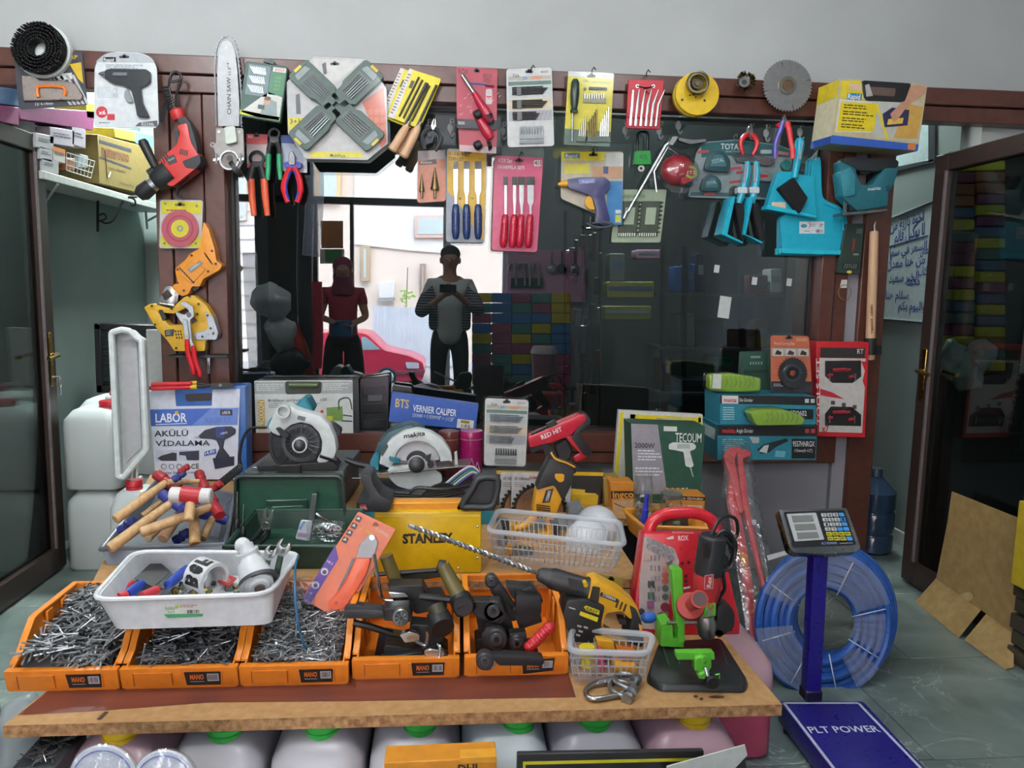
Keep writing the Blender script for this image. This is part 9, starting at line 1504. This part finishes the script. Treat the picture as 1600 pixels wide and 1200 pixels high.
def person(lab,loc,rz,H,P_):
    r = bpy.data.objects.new('person',None);COL.objects.link(r);r.location = loc;r.rotation_euler.z = rz;r['label'] = lab;r['category'] = 'person';s = H/1.74
    S = lambda c:[(x*s,y*s,z*s,q*s) for x,y,z,q in c];sk = 'a8755c:.5'
    # faces +Y; body: pelvis, spine, neck, head, legs, arms with five fingers
    pel = (0,0,.92,.125);ch = [[pel,(0,.0,1.08,.12),(0,-.01,1.25,.135),(0,-.01,1.38,.11),(0,0,1.46,.055),(0,.02,1.53,.06),(0,.03,1.60,.088),(0,.02,1.66,.085),(0,.015,1.70,.05)]]
    for sx in (-1,1):
        ch.append([pel,(sx*.10,0,.86,.09),(sx*.11,.01,.48,.058),(sx*.11,-.02,.30,.052),(sx*.11,-.02,.08,.036),(sx*.115,.10,.03,.034),(sx*.12,.16,.025,.024)])
        el,wr = P_[sx];a = [(0,-.01,1.38,.11),(sx*.17,-.01,1.38,.058),(*el,.042),(*wr,.028)];ch.append(a);d = (V3(wr)-V3(el)).normalized();side = V3((sx,0,0));side = (side-d*side.dot(d)).normalized();pm = V3(wr)+d*.05;ch.append([(*wr,.028),(*pm,.03)])
        for f,L in zip((-1.5,-.5,.5,1.5),(.062,.075,.07,.055)):b = pm+side*.016*f;up = V3((0,0,.4));ch.append([(*pm,.03),(*(b+d*.035),.009),(*(b+d*(.035+L*.5)+up*.02),.0085),(*(b+d*(.03+L*.8)+up*.07),.007)])
        th = V3(wr)+d*.02-side*.02;ch.append([(*wr,.028),(*th,.012),(*(th-side*.025+d*.03),.010),(*(th-side*.03+d*.055),.008)])
    skin('body',[S(c) for c in ch],sk,r)
    def pt(nm,f,k,l=None):
        q = M(nm);f(q);o = q.make(nm,r,V3((0,0,0)))
        if l:o['label'] = l
    def face(q):
        for sx in (-1,1):q.ball3((sx*.033*s,.105*s,1.625*s),.010*s,'e8e4e0:.3',8,6);q.ball3((sx*.033*s,.113*s,1.625*s),.005*s,'1a1410:.2',8,6);q.ball3((sx*.092*s,.02*s,1.61*s),(.012*s,.022*s,.032*s),sk,8,6)
        q.lathe3((0,.098*s,1.63*s),(0,.128*s,1.592*s),[(0,.008*s),(.8,.016*s),(1,.010*s)],sk,8);q.ball3((0,.100*s,1.562*s),(.026*s,.010*s,.007*s),'8a4a44:.4',8,6)
    pt('face',face,sk);tor = [(0,0,P_['hem'],.16),(0,0,.95,.165),(0,0,1.08,.16),(0,-.01,1.25,.165),(0,-.01,1.39,.125)]
    arms = lambda k:[[(0,-.01,1.39,.12),(sx*.18,-.01,1.385,.07),(*[a+(b-a)*k for a,b in zip((sx*.18,-.01,1.385),P_[sx][0])],.058)]+([(*P_[sx][0],.054),(*[a+(b-a)*.7 for a,b in zip(*P_[sx])],.045)] if k == 1 else []) for sx in (-1,1)]
    skin('shirt',[S(c) for c in [tor]+arms(P_['k'])],P_['shirt'],r)
    skin('trousers',[S(c) for c in [[(0,0,1.0,.128),(0,0,.9,.135)]]+[[(0,0,.9,.135),(sx*.105,0,.84,.105),(sx*.115,.01,.48,P_['leg']),(sx*.115,-.02,.12,P_['leg'])] for sx in (-1,1)]],P_['low'],r)
    for sx in (-1,1):pt('shoe',lambda q:q.ball3((sx*.118*s,.07*s,.04*s),(.05*s,.14*s,.038*s),'201e1e:.5',12,8),0)
    return r,s,pt
ph,s,pt = person('person in white and open striped shirts holding up a phone',(.02,-3.93,.001),0,1.72,{-1:((-.30,.10,1.08),(-.07,.31,1.27)),1:((.30,.10,1.10),(.06,.31,1.29)),'k':.45,'hem':.76,'shirt':'c4c8c6:.7','low':'141518:.7','leg':.078})
pt('hair',lambda q:(q.ball3((0,-.012*s,1.675*s),(.098*s,.105*s,.088*s),'15110f:.7',16,10),q.ball3((0,-.04*s,1.62*s),(.094*s,.075*s,.08*s),'15110f:.7',16,10)),0)
def m_stripe():
    m,nt,out = newmat('striped_cotton');b = bsdf(nt,out,None,.8);tc = nt.nodes.new('ShaderNodeTexCoord');w = nt.nodes.new('ShaderNodeTexWave');w.bands_direction = 'Z';w.inputs['Scale'].default_value = 12;nt.links.new(tc.outputs['Object'],w.inputs[0]);r = ramp(nt,w.outputs['Fac'],[(.45,lin('32343c')),(.55,lin('8a8c94'))]);nt.links.new(r.outputs[0],b.inputs['Base Color']);return m
SPECIAL['stripe'] = m_stripe
skin('open_shirt',[[(a*s,b*s,c*s,d*s) for a,b,c,d in q] for q in ([(0,-.06,1.38,.118),(0,-.08,1.2,.12),(0,-.08,.95,.12)],[(0,-.06,1.38,.118),(-.18,-.02,1.38,.075),(-.30,.10,1.08,.062),(-.16,.225,1.19,.05)],[(0,-.06,1.38,.118),(.18,-.02,1.38,.075),(.30,.10,1.10,.062),(.16,.225,1.21,.05)],[(-.18,-.02,1.38,.075),(-.15,.05,1.2,.06),(-.15,.05,.92,.06)],[(.18,-.02,1.38,.075),(.15,.05,1.2,.06),(.15,.05,.92,.06)])],'stripe',ph)
t = T('phone','black mobile phone held up in both hands, mirrored in the window','phone');m = t.m('body');m.box((0,-3.525,1.325),(.155,.009,.075),'101114:.3',0,.004);m = t.m('lens');m.tube3([(-.05,-3.5195,1.345),(-.05,-3.518,1.345)],.012,'1c1c22:.1',14)
wo,s,pt = person('person in maroon headscarf and red T-shirt by the shop door',(-1.02,-4.05,.001),radians(-8),1.60,{-1:((-.24,.02,1.12),(-.12,.24,1.08)),1:((.24,.02,1.12),(.10,.24,1.06)),'k':.6,'hem':.86,'shirt':'9a2434:.7','low':'2a1c22:.8','leg':.125})
pt('headscarf',lambda q:(q.ball3((0,-.015*s,1.65*s),(.108*s,.110*s,.105*s),'6a2038:.8',18,12),q.ball3((0,-.05*s,1.54*s),(.105*s,.085*s,.14*s),'6a2038:.8',18,12),q.lathe3((0,.0,1.54*s),(0,.0,1.36*s),[(0,.085*s),(.6,.12*s),(1,.15*s)],'6a2038:.8',18)),0)
t = T('blue_pouch','blue pouch held at the waist of the person in the headscarf','pouch');t.m('pouch').box((-1.0,-3.79,.93),(.20,.05,.16),'2a5a84:.6',0,.02,2)
for t in MIR:t.mirror(GY)
# ================================================================ link everything
for t in THINGS:t.done()
# floor tiles: 0.6 m squares laid half-bond, joints recessed
tm = None;fo = flo.obj
for j in range(-10,4):
    y0 = -.333+.6*j-.6
    for i in range(-6,4):
        x0 = 1.72+.6*i+(.3 if j % 2 else 0)-.6
        a,b,c,d = max(x0+.002,XL),min(x0+.598,XR),max(y0+.002,YF),min(y0+.598,YB)
        if b-a < .02 or d-c < .02:continue
        q = M();q.bb(a,b,c,d,-.01,0,'marble',.0015);o = q.make('tile',fo,V3((0,0,0)))
# single nails lying on the heaps: one mesh per bin, an object for each nail
NM = {}
for i,c,d,rd,L in NAILJOBS:
    k = ('b4b8ba:.3:.5','84888c:.35:.5','c4c8c8:.25:.5')[i]
    if i not in NM:
        q = M();q.tube3([(0,0,-.5*L),(0,0,.5*L-.001)],rd*1.1,k,5);q.tube3([(0,0,.5*L-.001),(0,0,.5*L)],rd*2.5,k,7);o = q.make('nail',None,V3((0,0,0)));NM[i] = o
    else:o = NM[i].copy();COL.objects.link(o)
    o.location = c;o.rotation_euler = d.to_track_quat('Z','Y').to_euler()
    o['label'] = ('long grey steel nail lying loose in the bin at the open end','dark steel nail lying loose on the heap under the white tray','short bright nail lying loose on the heap beneath the blue cord')[i];o['category'] = 'nail';o['group'] = ('loose nails in the end bin','loose nails under the white tray','loose nails in the middle bin')[i]
